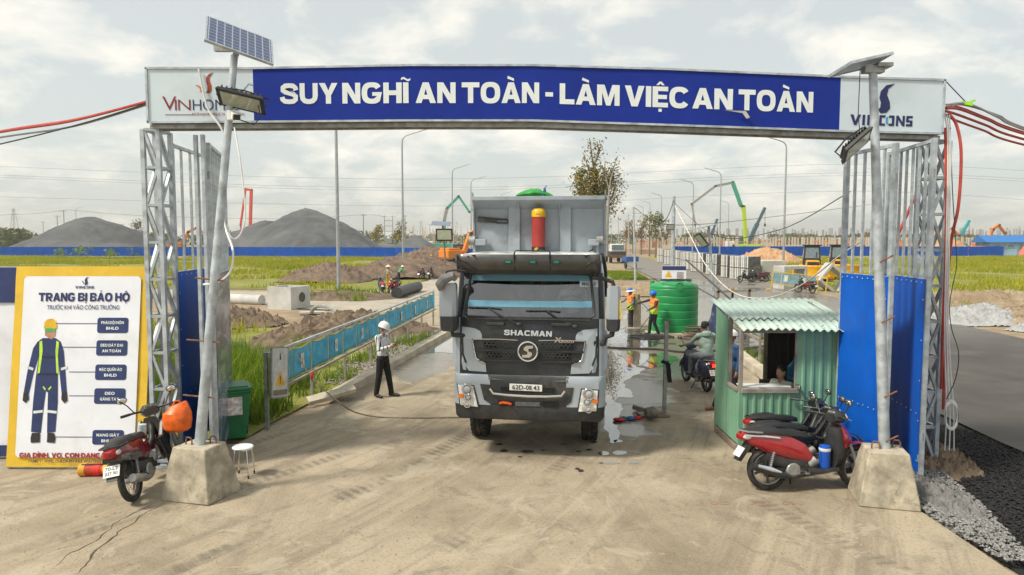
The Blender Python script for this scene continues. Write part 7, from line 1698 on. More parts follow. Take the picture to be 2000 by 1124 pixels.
# ------------------------------------------------------------------ utility poles, wires
UP = M('concrete_pole', (.30, .29, .27), .9, var=.2); WD = M('thin_wire', (.05, .05, .05), .8)
def upole(label, x, y, h, r=.14, arms=1, cat='utility pole'):
    root = empty('utility_pole', label, cat, (x, y, -.1), 0, 'utility poles')
    MB().tube([(0, 0, 0), (0, 0, h)], [r, r * .7], 8).build('pole', UP, root)
    for k in range(arms):
        MB().beam((-.9, 0, h - .4 - k * .8), (.9, 0, h - .4 - k * .8), .09).build('cross_arm', UP, root, smooth=0)
        for x_ in (-.8, 0, .8): MB().cyl((x_, 0, h - .36 - k * .8), (x_, 0, h - .12 - k * .8), .05, n=6).build('insulator', UP, root)
    return root
def upx(px, top, base_h, label, h, **k):
    Y = (h - 3.6) * FPX / (468 - top); return upole(label, (px - 1000) / FPX * Y, Y, h, **k)
upx(129, 410, 0, 'utility pole standing behind the peak of the left gravel heap', 12); upx(116, 421, 0, 'shorter utility pole just left of the heap peak pole', 11)
upx(88, 432, 0, 'distant utility pole above the tree line at far left', 11); upx(243, 437, 0, 'distant utility pole right of the left gravel heap', 11)
upx(711, 418, 0, 'utility pole between the big gravel heap and the road', 11, r=.18); upx(752, 421, 0, 'left pole of the transformer pair', 11); upx(768, 421, 0, 'right pole of the transformer pair', 11)
upx(792, 420, 0, 'utility pole beside the second street lamp', 11.5, r=.17); upx(840, 438, 0, 'thin distant pole behind the solar lamp', 11)
tr_ = MB()
Yt = (11 - 3.6) * FPX / (468 - 421)
for k in range(4): tr_.beam(((752 - 1000) / FPX * Yt, Yt, 4.5 + k * 1.6), ((768 - 1000) / FPX * Yt, Yt, 4.5 + k * 1.6), .16)
tr_.box(((760 - 1000) / FPX * Yt, Yt - .2, 3.2), (2.0, 1.0, 1.4)); tag(tr_.build('transformer', UP, smooth=0), 'transformer rack slung between the paired poles', 'transformer')
SPL = 'thin steel poles beside the road on the right of the truck'
for px_, tp, bs, lb_ in ((1237, 405, 557, 'tallest thin pole by the roadside, right of the truck'), (1227, 416, 505, 'thin pole just left of the tallest one by the roadside'), (1207, 425, 500, 'thin pole behind the truck mirror'), (1193, 428, 490, 'thin pole nearest the edge of the dumper body')):
    b = G(px_ + (4 if px_ > 1230 else 2), bs, -.1); Y = b.y; t_ = at(px_, tp, Y)
    root = empty('steel_pole', lb_, 'pole', b, 0, SPL); MB().tube([(0, 0, 0), t_ - b], [.10, .07], 8).build('shaft', GALV, root); MB().beam(t_ - b + Vector((0, 0, -.5)), t_ - b + Vector((.7, 0, -.5)), .06).build('bracket', GALV, root, smooth=0)
pts = [at(1237, 405, 58), at(1320, 440, 70), at(1500, 425, 95), at(1700, 400, 120)]
def cable(label, pts, r=.03): wire('power_line', label, pts, r, WD, 'wire', 4, 'overhead lines', 6)
cable('sagging line from the tallest thin pole towards the right gate', pts)
for i, (ya, ym, yb) in enumerate(((320, 345, 316), (337, 362, 330), (341, 367, 335), (384, 398, 378))):
    cable(['highest', 'second', 'third', 'lowest'][i] + ' of the far high voltage lines crossing the whole sky', [at(-300, ya - 8, 330), at(500, ym + 0, 330), at(1000, ym + 3, 330), at(1700, ym - 24, 330), at(2300, yb + 40, 330)], .045)
cable('line sagging from the utility pole into the left heap', [at(129, 410, 180), at(286, 422, 178), at(560, 428, 176), at(711, 420, 174), at(752, 424, 172)], .03)
cable('line at far left between the distant poles', [at(-100, 424, 185), at(60, 418, 182), at(129, 411, 180)], .03)
cable('black cable looping down from the lamp pole by the tank', [at(1316, 392, 30), at(1300, 430, 30), at(1275, 440, 31), at(1240, 440, 40)], .015)
cable('thin cable from the lamp pole up to the right gate', [at(1316, 396, 30), at(1400, 462, 26), at(1520, 450, 20), at(1660, 375, 13)], .012)
# ------------------------------------------------------------------ pylons and far trees
def pylon(label, px, top, h):
    Y = (h - 3.6) * FPX / (468 - top); root = MB(); w = h * .11
    for sx in (-1, 1):
        for sy in (-1, 1): root.beam((sx * w, sy * w, 0), (sx * w * .12, sy * w * .12, h), .35)
    for k in range(7):
        z0, z1 = h * k / 7, h * (k + 1) / 7; a, b = w * (1 - .88 * k / 7), w * (1 - .88 * (k + 1) / 7)
        root.beam((-a, -a, z0), (b, -b, z1), .22); root.beam((a, -a, z0), (-b, -b, z1), .22)
    for z in (.72, .84, .95): root.beam((-w * 1.3, 0, h * z), (w * 1.3, 0, h * z), .3)
    return tag(root.build('pylon', UP, smooth=0, loc=((px - 1000) / FPX * Y, Y, 0)), label, 'pylon', 'distant lattice pylons')
pylon('lattice pylon on the skyline at far left', 32, 408, 40); pylon('distant lattice pylon above the smallest gravel heap', 823, 432, 38); pylon('faint lattice pylon right of the excavator boom', 892, 434, 38)
BARK = M('bark')
def leafmat(name, a, b):
    t = NT(name); return t.done(t.mix(t.step(t.noise(.9, 4, .6, t.pos()), .38, .62), a, b), .85)
LFG, LFY, LFD = leafmat('leaf_green', (.05, .085, .02), (.12, .15, .035)), leafmat('leaf_yellow', (.16, .15, .03), (.30, .24, .05)), leafmat('leaf_dry', (.17, .11, .05), (.28, .19, .09))
def leaves(n, fn, s0, s1):
    P = np.array([fn() for _ in range(n)]); m = MB(); q = rng.normal(0, 1, (n, 3, 3)); v = []
    a = rng.normal(0, 1, (n, 3)); a /= np.linalg.norm(a, axis=1)[:, None]; b = np.cross(a, rng.normal(0, 1, (n, 3))); b /= np.linalg.norm(b, axis=1)[:, None] + 1e-9
    s = rng.uniform(s0, s1, n)[:, None]; V = np.stack([P - a * s, P + b * s * .45, P + a * s, P - b * s * .45], 1).reshape(-1, 3)
    m.v = [tuple(x) for x in V]; m.f = [(4 * i, 4 * i + 1, 4 * i + 2, 4 * i + 3) for i in range(n)]; m.m = [0] * n; return m
def tree(label, x, y, h, r, mat, n=700, ls=(.12, .3), trunk=.16, bare=False, low=.35, group=None, seed=0):
    rd = random.Random(seed or int(x * 7 + y)); root = empty('tree', label, 'tree', (x, y, -.1), rd.uniform(0, 6), group)
    tr = MB(); tr.tube([(0, 0, 0), (rd.uniform(-.1, .1) * r, 0, h * .35), (rd.uniform(-.15, .15) * r, .1, h * .7), (0, 0, h * .95)], [trunk, trunk * .75, trunk * .45, trunk * .12], 8); br = []
    for k in range(9):
        z = h * rd.uniform(low, .85); a = rd.uniform(0, 6.28); L = r * rd.uniform(.5, 1.05) * (1.15 - z / h * .6); e = Vector((math.cos(a) * L, math.sin(a) * L, z + h * rd.uniform(.08, .22)))
        tr.tube([(0, 0, z), e * .5 + Vector((0, 0, z * .5 - h * .02)), e], [trunk * .35, trunk * .2, trunk * .06], 5); br.append((Vector((0, 0, z)), e))
        for q in range(3): f = e + Vector((rd.uniform(-1, 1), rd.uniform(-1, 1), rd.uniform(.2, 1.2))) * r * .35; tr.tube([e * .75 + Vector((0, 0, z)) * .25, f], [trunk * .12, trunk * .04], 4); br.append((e, f))
    tr.build('trunk', BARK, root)
    if n:
        def fn():
            a, b = rd.choice(br); u = rd.random() ** .6; p = a.lerp(b, u); s = r * .20
            return (p.x + rd.gauss(0, s), p.y + rd.gauss(0, s), p.z + rd.gauss(0, s * .9))
        leaves(n, fn, *ls).build('crown', mat, root, smooth=0)
    return root
# ragged tree just behind the dumper body
def ragged():
    Y = 60.0; X0 = (1166 - 1000) / FPX * Y; root = empty('tree', 'ragged pruned tree with yellow green leaves behind the dumper body', 'tree', (X0, Y, -.1)); o0 = Vector((X0, Y, -.1)); rd = random.Random(5)
    L = [[(1166, 470), (1168, 400), (1165, 355), (1160, 330), (1155, 300), (1153, 275)], [(1165, 360), (1150, 332), (1142, 305)], [(1160, 322), (1170, 300), (1166, 276)], [(1168, 390), (1185, 360), (1196, 335), (1206, 305)], [(1166, 400), (1150, 372), (1136, 352), (1132, 335)], [(1168, 380), (1180, 340), (1182, 315)], [(1136, 380), (1134, 350)], [(1182, 420), (1196, 385), (1204, 348)], [(1165, 420), (1145, 395), (1140, 370)]]
    tr = MB(); br = []
    for i, l in enumerate(L):
        P = [at(p[0], p[1], Y + rd.uniform(-.6, .6) * (k > 0)) - o0 for k, p in enumerate(l)]; tr.tube(P, list(np.linspace(.20 if i == 0 else .10, .03, len(P))), 6); br += list(zip(P, P[1:]))
    tr.build('trunk', BARK, root)
    dense = [b for b in br if b[1].z < 10.2]
    def fn():
        a, b = rd.choice(dense if rd.random() < .8 else br); p = a.lerp(b, rd.random()); s = .50 if p.z < 8.8 else .30
        return (p.x + rd.gauss(0, s), p.y + rd.gauss(0, s), p.z + rd.gauss(0, s))
    leaves(2300, fn, .09, .19).build('crown', LFY, root, smooth=0); leaves(1100, fn, .08, .17).build('crown', LFD, root, smooth=0); leaves(1100, fn, .08, .17).build('crown', LFG, root, smooth=0)
ragged()
def bare_tree():
    Y = 58.0; X0 = (1182 - 1000) / FPX * Y; root = empty('tree', 'leafless grey tree right of the ragged tree behind the truck', 'tree', (X0, Y, -.1)); o0 = Vector((X0, Y, -.1)); tr = MB()
    for l, r_ in (([(1183, 500), (1186, 440), (1188, 400), (1190, 370), (1193, 350)], .17), ([(1188, 400), (1200, 385), (1205, 365), (1213, 350)], .08), ([(1187, 420), (1196, 400), (1208, 395)], .06), ([(1190, 372), (1184, 350), (1182, 335)], .05), ([(1193, 350), (1199, 330), (1204, 312)], .05)):
        P = [at(*p, Y) - o0 for p in l]; tr.tube(P, list(np.linspace(r_, r_ * .25, len(P))), 6)
    tr.build('trunk', UP, root)
bare_tree()
GT = 'roadside trees in the distance'
for i, (px_, h, mat, Y) in enumerate(((1268, 9, LFY, 150), (1252, 8, LFD, 165), (1236, 8.5, LFD, 175), (1222, 8, LFD, 190), (1280, 9.5, LFG, 140), (1292, 8, LFD, 175))):
    tree(['yellowing roadside tree left of the block stacks', 'brownish roadside tree second in the distant row', 'dry roadside tree behind the tallest thin pole', 'dry roadside tree at the far end of the road', 'greenest roadside tree of the distant row', 'thin brown roadside tree just left of the lamp pole by the tank'][i], (px_ - 1000) / FPX * Y, Y, h, 2.2, mat, 380, (.15, .35), .2, group=GT, seed=i + 3)
# distant wood: one soft mass each side, with a few single trees standing out
def treeline(label, px0, px1, Y, h0, h1, n, mat):
    rd = random.Random(int(px0)); C = []
    for _ in range(n):
        px_ = rd.uniform(px0, px1); y = Y * rd.uniform(.95, 1.1); k = .5 + .5 * mnoise.noise(Vector((px_ * .012, Y, 0))); C.append(((px_ - 1000) / FPX * y, y, h0 + (h1 - h0) * max(0, k) * rd.uniform(.6, 1)))
    def fn():
        c = rd.choice(C); z = c[2] * (rd.random() ** .7); w = c[2] * .32 * (1.2 - abs(z / c[2] - .55)); return (c[0] + rd.gauss(0, w), c[1] + rd.gauss(0, w), z)
    o = leaves(n * 60, fn, .6, 1.6).build('distant_wood', mat, smooth=0); return stuff(tag(o, label, 'trees'))
treeline('hazy line of distant trees along the left horizon', -120, 920, 420, 4, 11, 190, LFG); treeline('hazy line of distant trees along the right horizon', 1180, 2150, 480, 4, 11, 170, LFG)
treeline('clump of nearer trees at the left picture edge', -60, 60, 300, 6, 12, 26, LFG)
for i, (px_, h, Y) in enumerate(((266, 11, 300), (690, 6, 240), (735, 8, 260), (785, 8.5, 230), (672, 6.5, 260))):
    tree(['lone round tree right of the left gravel heap', 'low tree at the foot of the big gravel heap', 'bushy tree beside the transformer poles', 'yellow green tree just left of the second street lamp', 'shrubby tree touching the big gravel heap'][i], (px_ - 1000) / FPX * Y, Y, h, h * .34, LFY if i in (2, 3) else LFG, 420, (.3, .6), .2, seed=20 + i, group='distant single trees')

# ------------------------------------------------------------------ unfinished building: columns and rebar
COLC = M('new_concrete', (.52, .46, .38), .9, var=.15); REB = M('rebar', (.16, .10, .075), .9)
rd = random.Random(3); colm = MB().box((0, 0, 1.55), (.34, .34, 3.3)).mesh('column', COLC, 0); colr = MB()
bars = MB()
for (x_, y_) in ((-.14, -.14), (.14, -.14), (-.14, .14), (.14, .14)): bars.cyl((x_, y_, 3.1), (x_ + .05 * x_, y_, 5.6), .028, n=4)
barm = bars.mesh('rebar_cluster', REB, 0)
site = empty('column_field', 'rows of new concrete columns with bare rebar behind the right hoarding', 'building', (70, 190, 0))
k = 0
for row, y in enumerate((172, 186, 204, 226)):
    for i in range(52):
        x = 38 + i * 2.35 * (y / 172) + rd.uniform(-.2, .2)
        if k >= 200: break
        k += 1; c = link('column', colm, site, (x - 70, y - 190, 1.0 + rd.uniform(-.1, .1))); c.rotation_euler = (0, 0, rd.uniform(-.1, .1))
        if rd.random() < .75: link('rebar_cluster', barm, c, (0, 0, rd.uniform(-.6, .2)))
m = MB()
for i in range(40): m.box((rd.uniform(-32, 45), rd.uniform(-14, 34), 3.0), (rd.uniform(2, 6), .3, .25))
for i in range(16): m.box((rd.uniform(-32, 45), rd.uniform(10, 44), 2.0), (rd.uniform(2, 5), .2, 2.6))
stuff(m.build('formwork', M('formwork', (.40, .22, .13), .9, var=.4, vs_=.3), site, smooth=0))
sl = MB().box((0, 0, 0), (90, 60, 1.2)).build('site_slab', M('site_earth', (.34, .24, .16), .95, var=.3, vs_=.2), site, smooth=0, loc=(8, 14, .4))
# left-hand frame of scaffold behind the excavator
sc = empty('scaffold_field', 'pale forest of scaffold posts on the skyline left of the truck', 'building', (-26, 230, 0))
pm_ = MB().beam((0, 0, 0), (0, 0, 8), .16).mesh('post', COLC, 0)
for i in range(70): link('post', pm_, sc, (rd.uniform(-14, 22), rd.uniform(-6, 20), rd.uniform(-2.5, .5)))
# ------------------------------------------------------------------ plant
CATY, ORG = M('plant_yellow', (.72, .36, .015), .45, var=.15, dirt=(.35, .2, .07), damt=.4), M('plant_orange', (.72, .22, .02), .45, var=.15)
PGRN, PLIM, TEAL = M('boom_green', (.05, .33, .22), .5), M('boom_lime', (.42, .60, .03), .5), M('crane_teal', (.03, .36, .38), .5)
DGL = M('dark_glass', (.15, .21, .24), .08); STEELD = M('track_steel', (.07, .065, .06), .7, var=.3)  # glass lightened to look reflective: sheen put into its base colour
def boom(root, pts, rs, mat, name='boom', w=None):
    for i, (a, b) in enumerate(zip(pts, pts[1:])): MB().beam(a, b, rs[i], rs[i] * 1.25).build(name + '_section', mat if not isinstance(mat, (list, tuple)) else mat[i], root, smooth=0, bevel=.02)
    for i, p in enumerate(pts[1:-1]): MB().cyl(Vector(p) + Vector((0, -.3, 0)), Vector(p) + Vector((0, .3, 0)), rs[i] * .6, n=10).build('joint', STEELD, root)
def excavator(label, loc, rz, s=1.0, group=None, arm=None):
    o = empty('excavator', label, 'excavator', loc, rz, group); o.scale = (s,) * 3
    for y in (-.95, .95):
        for x in (-1.1, 1.1):
            w_ = MB().cyl((x, y - .22, .52), (x, y + .22, .52), .52, n=18).build('wheel', RUB, o); MB().cyl((x, y - .24, .52), (x, y + .24, .52), .24, n=12).build('rim', CATY, w_)
    MB().box((0, 0, .85), (3.0, 1.3, .4)).box((1.7, 0, .7), (.25, 2.2, .7)).build('undercarriage', STEELD, o, smooth=0, bevel=.04)
    bd_ = MB().box((-.55, 0, 1.75), (2.6, 2.3, 1.0)).build('engine_house', ORG, o, smooth=0, bevel=.12)
    MB().box((-.9, 0, 2.36), (1.6, 2.1, .25)).build('hood', ORG, bd_, smooth=0, bevel=.08)
    c = MB().box((.75, .62, 2.05), (1.3, 1.0, 1.75), top=(.82, .92)).build('cab', TBLK, o, smooth=0, bevel=.08); MB().box((.80, .60, 2.25), (1.24, 1.03, 1.0), top=(.86, .95)).build('window', DGL, c, smooth=0)
    A = arm or [(1.0, -.3, 2.0), (1.9, -.3, 4.2), (3.4, -.3, 5.0), (5.2, -.3, 3.6), (6.0, -.3, 1.6)]
    boom(o, A, [.42, .38, .32, .26], ORG, 'arm')
    MB().prism([(-.1, 0), (.7, .2), (.8, -.5), (.3, -.9), (-.3, -.6)], -.5, .5, 'y', Matrix.Translation(A[-1])).build('bucket', STEELD, o, smooth=0)
    return o
excavator('orange wheeled excavator standing left of the truck behind the soil bank', (-7.2, 88, -.1), R(38), 1.05, arm=[(.9, -.3, 2.0), (1.6, -.3, 4.6), (-.0, -.3, 5.7), (-2.2, -.3, 5.4), (-3.0, -.3, 3.4)][:0] or None)
EG = 'excavators on the far right'
excavator('orange excavator left of the blue site hut on the far right', (110, 178, 0), R(10), 1.3, EG); excavator('second orange excavator right behind the blue site hut', (128, 186, 0), R(20), 1.5, EG)
excavator('orange excavator behind the red tent on the far right', (104, 186, 0), R(170), 1.2, EG); excavator('small orange excavator between the left tower bars, by the gravel heaps', (-84, 172, 0), R(20), 1.3, EG)
def bulldozer(label, loc, rz):
    o = empty('bulldozer', label, 'bulldozer', loc, rz, 'yellow bulldozers parked on the right')
    for y in (-.95, .95):
        t_ = MB().prism([(-1.6, .15), (-1.3, 0), (1.3, 0), (1.7, .3), (1.6, .85), (1.2, 1.0), (-1.2, 1.0), (-1.7, .7)], y - .28, y + .28, 'y').build('track', STEELD, o, smooth=0, bevel=.05)
        pm = MB().box((0, 0, 0), (.16, .6, .05)).mesh('track_pad', STEELD, 0)
        for k in range(12): link('track_pad', pm, t_, (-1.3 + k * .24, y, 1.03))
    MB().box((1.0, 0, 1.35), (1.7, 1.2, 1.0), top=(.95, .86)).build('bonnet', CATY, o, smooth=0, bevel=.06); MB().box((1.86, 0, 1.35), (.06, .95, .75)).build('radiator', TBLK, o, smooth=0)
    MB().box((-.6, 0, 1.15), (1.6, 2.0, .5)).build('fender', CATY, o, smooth=0, bevel=.06); MB().box((-1.5, 0, 1.5), (.9, 1.5, .8)).build('tank', CATY, o, smooth=0, bevel=.06)
    c = MB().box((-.5, 0, 2.3), (1.4, 1.5, 1.7), top=(.84, .86)).build('cab', TBLK, o, smooth=0, bevel=.06); MB().box((-.5, 0, 2.5), (1.36, 1.15, .95), top=(.9, .9)).box((-.5, 0, 2.5), (1.05, 1.46, .95), top=(.9, .9)).build('window', DGL, c, smooth=0); MB().box((-.5, 0, 3.18), (1.5, 1.6, .1)).build('roof', TBLK, c, smooth=0, bevel=.03)
    bl = MB(); rows = []
    for k in range(7): a = R(-35 + 70 * k / 6); rows.append([(2.75 - .55 * math.cos(a), y_, .85 + 1.0 * math.sin(a)) for y_ in (-1.7, 1.7)])
    for r0, r1 in zip(rows, rows[1:]): bl.strip(r0, r1)
    b_ = bl.build('blade', CATY, o, smooth=60); b_.modifiers.new('sheet', 'SOLIDIFY').thickness = .08
    for y in (-1.25, 1.25): MB().beam((.2, y, .5), (2.3, y, .55), .2).build('push_arm', CATY, o, smooth=0)
    for y in (-.4, .4): MB().beam((1.2, y, 1.75), (2.2, y, 1.1), .11).build('lift_ram', CATY, o, smooth=0)
    MB().cyl((1.2, .3, 1.8), (1.2, .3, 2.6), .06, n=8).build('stack_pipe', STEELD, o)
    return o
bulldozer('left yellow bulldozer of the two parked behind the box segments', (27.0, 61.5, -.1), R(250)); bulldozer('right yellow bulldozer of the two parked behind the box segments', (30.6, 64, -.1), R(250))
# concrete pumps
def pump(label, px_pts, Y, rs, mats, base_px, body):
    b = at(base_px, 478, Y); b.z = 0; o = empty('concrete_pump', label, 'pump truck', b)
    boom(o, [at(p[0], p[1], Y) - b for p in px_pts], rs, mats); MB().box((0, 0, 1.6), (8, 2.4, 1.6)).build('chassis', body, o, smooth=0, bevel=.1); MB().box((-4.2, 0, 1.9), (2.0, 2.4, 2.4)).build('cab', RW, o, smooth=0, bevel=.2)
    for x in (-3.6, 1.6, 3.0):
        for y in (-1.1, 1.1): MB().cyl((x, y - .2, .5), (x, y + .2, .5), .5, n=14).build('wheel', RUB, o)
    return o
pump('lime green concrete pump with its long boom folded over the columns', [(1457, 478), (1452, 405), (1447, 402), (1431, 357), (1397, 364), (1351, 399), (1358, 440), (1357, 470)], 178, [.8, .6, .7, .5, .45, .35, .25], [PLIM, PLIM, PGRN, UP, UP, UP, UP], 1457, PLIM)
pump('green concrete pump with a bent boom behind the excavator', [(868, 478), (868, 430), (873, 408), (896, 384), (917, 415), (926, 407)], 200, [.8, .7, .6, .5, .3], [PGRN, UP, PGRN, PGRN, TEAL], 868, PGRN)
pump('red concrete pump with its boom raised, seen right of the left gate', [(488, 478), (491, 372), (480, 370), (470, 440), (472, 465)], 260, [.9, .7, .6, .4], [M('boom_red', (.62, .07, .03), .5)] * 4, 488, M('boom_red'))
def crane(label, px0, py0, px1, py1, Y, mat):
    b = at(px0, py0, Y); b.z = 0; o = empty('crane', label, 'crane', b, 0, 'mobile cranes beyond the right hoarding'); e = at(px1, py1, Y) - b; a = Vector((0, 0, 2.6))
    MB().beam(a, a.lerp(e, .55), 1.0).build('jib', mat, o, smooth=0); MB().beam(a.lerp(e, .5), e, .7).build('jib', mat, o, smooth=0); MB().box((-1, 0, 1.6), (7, 2.6, 1.8)).build('carrier', mat, o, smooth=0, bevel=.1); MB().box((-1.5, 0, 3.2), (2.4, 2.4, 1.6)).build('cab', mat, o, smooth=0, bevel=.1)
    MB().cyl(e, e + Vector((.1, 0, -4.5)), .06, n=5).build('hoist_rope', WD, o); MB().box(e + Vector((.1, 0, -4.8)), (.4, .4, .8)).build('hook_block', STEELD, o, smooth=0)
    return o
crane('dark mobile crane jib slanting right of the lime pump', 1461, 470, 1494, 406, 190, M('crane_grey', (.06, .13, .16), .5)); crane('teal mobile crane beyond the end of the right hoarding', 1868, 476, 1893, 431, 200, TEAL); crane('small crane jib beside the lamp pole behind the block stacks', 1384, 452, 1401, 428, 230, M('crane_grey'))
# site hut, tents, clutter at the far right
hut = empty('site_hut', 'blue roofed site hut at the far right edge', 'hut', (124, 168, 0)); MB().box((0, 0, 1.5), (17, 5, 3.0)).build('wall', M('hut_wall', (.25, .40, .50), .7, var=.3, vs_=.4), hut, smooth=0)
MB().prism([(-3.2, 2.9), (3.2, 2.9), (0, 4.6)], -9.5, 9.5, 'x').build('roof', M('hut_roof', (.02, .16, .46), .5), hut, smooth=0)
for i in range(5): w_ = MB().box((-6.5 + i * 3.2, -2.53, 1.6), (1.4, .08, 1.1)).build('window', DGL, hut, smooth=0)
for i, (x, y) in enumerate(((108, 158), (119, 156))):
    tt = MB(); tt.prism([(-2.2, 0), (2.2, 0), (1.2, 1.9), (-1.0, 2.1)], -2, 2, 'y', Matrix.Translation((x, y, 0)))
    tag(tt.build('tent', M('tent_red', (.62, .16, .10), .8, var=.2, vs_=.6), smooth=0, bevel=.2), ['red tarpaulin tent at the end of the right hoarding', 'red tarpaulin tent in front of the blue site hut'][i], 'tent')
tag(MB().box((0, 0, .9), (4.2, 2, 1.8)).box((0, 0, 1.85), (4.4, 2.2, .1)).build('container', M('hut_wall'), smooth=0, loc=(110.5, 153.5, 0)), 'pale metal container beside the red tent', 'container')
# far lorry and cargo trike on the main road
lo = empty('lorry', 'dark lorry parked far down the road behind the tall thin poles', 'lorry', (16.2, 108, 0), R(3))
MB().box((0, 0, 1.3), (2.4, 6, .9)).build('tray', M('lorry_dark', (.05, .045, .045), .7), lo, smooth=0, bevel=.05); MB().box((0, -1.6, 2.3), (2.2, 1.8, 1.2), top=(.85, .8)).build('cab', RW, lo, smooth=0, bevel=.12); MB().box((0, -2.45, 2.4), (1.9, .2, .7)).build('window', DGL, lo, smooth=0)
for x in (-1, 1):
    for y in (-2, 1.6): MB().cyl((x - .18, y, .5), (x + .18, y, .5), .5, n=16).build('wheel', RUB, lo)
MB().box((0, -3.02, 1.0), (2.3, .08, .5)).build('tailboard', M('lorry_rust', (.16, .08, .05), .8), lo, smooth=0)
tk = empty('cargo_trike', 'blue cargo tricycle on the main road, tail to the camera', 'tricycle', (14.6, 84, 0), R(5))
BL = M('trike_blue', (.02, .09, .30), .5); MB().box((0, .2, .95), (1.5, 2.2, .12)).box((-.74, .2, 1.25), (.05, 2.2, .5)).box((.74, .2, 1.25), (.05, 2.2, .5)).box((0, -.88, 1.25), (1.5, .05, .5)).build('tray', BL, tk, smooth=0)
for x in (-.6, .6): MB().cyl((x - .08, 0, .36), (x + .08, 0, .36), .36, n=16).build('wheel', RUB, tk)
MB().cyl((-.06, 2.6, .36), (.06, 2.6, .36), .36, n=16).build('wheel', RUB, tk); MB().tube([(0, 1.3, .8), (0, 2.2, .9), (0, 2.6, .36)], .06, 6).beam((-.4, 2.2, 1.3), (.4, 2.2, 1.3), .04).build('front_frame', TBLK, tk)
# ------------------------------------------------------------------ stacked kerb blocks
KB_ = [M('block_pale', (.60, .60, .57), .9, var=.2), M('block_mid', (.34, .34, .325), .9, var=.2)]
def pallet_mesh():
    ms = []
    for k in range(2): ms.append(MB().box((0, 0, 0), (.30, 2.4, .27)).mesh('kerb_block', KB_[k], 0))
    return ms
KMS = pallet_mesh(); GKB = 'bundles of kerb blocks stacked along the main road'
side_m = [MB().box((0, 0, 0), (1.2, .19, .98)).mesh('block_slab', KB_[k], 0) for k in range(2)]
CLD = M('core_end_grey', (.11, .11, .105), .9, var=.4, vs_=3)
for r_, (x, y, n) in enumerate(((24.6, 59.8, 10), (24.3, 64.6, 4), (24.6, 69, 7), (24.9, 75, 9), (25.4, 82, 9), (26.0, 90, 8), (26.7, 98, 7), (27.4, 106, 7))):
    for t_ in range(2):
        lab = '%s tier of kerb blocks in the %s stack along the road counting from the camera' % (['lower', 'upper'][t_], ['nearest', 'second', 'third', 'fourth', 'fifth', 'sixth', 'seventh', 'farthest'][r_])
        root = empty('block_bundle', lab, 'blocks', (x - 3.45, y, t_ * 1.08 - .02), R(14), GKB)
        W = n * .31
        for i in range(n): link('block_slab', side_m[i * 7 % 3 % 2], root, (-.0 + .02 * math.sin(i * 5), i * .30, .56), (0, 0, random.uniform(-.015, .015)))
        MB().box((.04, n * .15 - .15, .54), (1.1, n * .30 - .1, .92)).box((0, -.13, .55), (1.22, .03, 1.0)).build('gap_core_end', CLD, root, smooth=0)  # inner box darkens the slab gaps like shade; thin box is the grey end
        MB().box((0, n * .15 - .15, .04), (1.1, n * .30, .07)).build('pallet', TIMB, root, smooth=0)
# ------------------------------------------------------------------ box segments, yellow barrier
PREC = M('precast', (.50, .50, .48), .9, var=.18, vs_=.6, dirt=(.30, .29, .26), dscale=.7, damt=.5)
def box_segment(label, loc, rot, w=2.6, h=2.3, d=1.6, t_=.24):
    m = MB(); O = [(-w / 2, 0), (w / 2, 0), (w / 2, h), (-w / 2, h)]; I = [(-w / 2 + t_, t_), (w / 2 - t_, t_), (w / 2 - t_, h - t_), (-w / 2 + t_, h - t_)]
    vs = [(x, y, z) for y in (0, d) for q in (O, I) for x, z in q]; f = []
    for i in range(4):
        j = (i + 1) % 4; f += [(i, j, 4 + j, 4 + i), (8 + j, 8 + i, 12 + i, 12 + j), (i, 8 + i, 8 + j, j), (4 + i, 4 + j, 12 + j, 12 + i)]
    m.add(vs, f); o = m.build('box_segment', PREC, smooth=0, bevel=.03, loc=loc, rot=rot); return tag(o, label, 'concrete segment', 'precast box segments by the road')
box_segment('closed grey box segment standing right of the nearest block stack', (22.0, 61.8, -.05), (0, 0, R(-80)), 2.4, 1.75, 2.4)
box_segment('white open box segment facing the camera behind the yellow barrier', (20.9, 50.2, -.05), (0, 0, R(18)), 2.1, 1.7, 1.2)
box_segment('tilted open box segment lying on its corner beside the red motorbike', (22.6, 48.6, .1), (0, R(38), R(8)), 1.9, 1.6, .9, .2)
yb = empty('yellow_barrier', 'yellow framed netting barrier tilted on the road edge before the box segments', 'barrier', (18.3, 48.2, 0), (0, R(6), R(-12)))
YF = M('barrier_yellow', (.62, .42, .06), .6); fr = MB()
for a, b in (((0, 0, .5), (3.0, 0, .5)), ((0, 0, 1.35), (3.0, 0, 1.35)), ((0, 0, .1), (0, 0, 1.35)), ((3.0, 0, .1), (3.0, 0, 1.35)), ((.0, 0, .12), (-.25, .4, 0)), ((3.0, 0, .1), (3.5, -.5, .1)), ((3.5, -.5, .1), (3.5, -.5, 1.3)), ((3.5, -.5, 1.3), (3.0, 0, 1.35))): fr.beam(a, b, .07)
fr.build('frame', YF, yb, smooth=0)
npn = MB().box((0, 0, 0), (.54, .02, .74)).mesh('net_panel', NETG, 0)
for i in range(5): link('net_panel', npn, yb, (.33 + i * .58, 0, .92))
for i in (1, 3): MB().box((.33 + i * .58, -.015, .95), (.26, .01, .45)).build('tag', TAGW, yb, smooth=0)
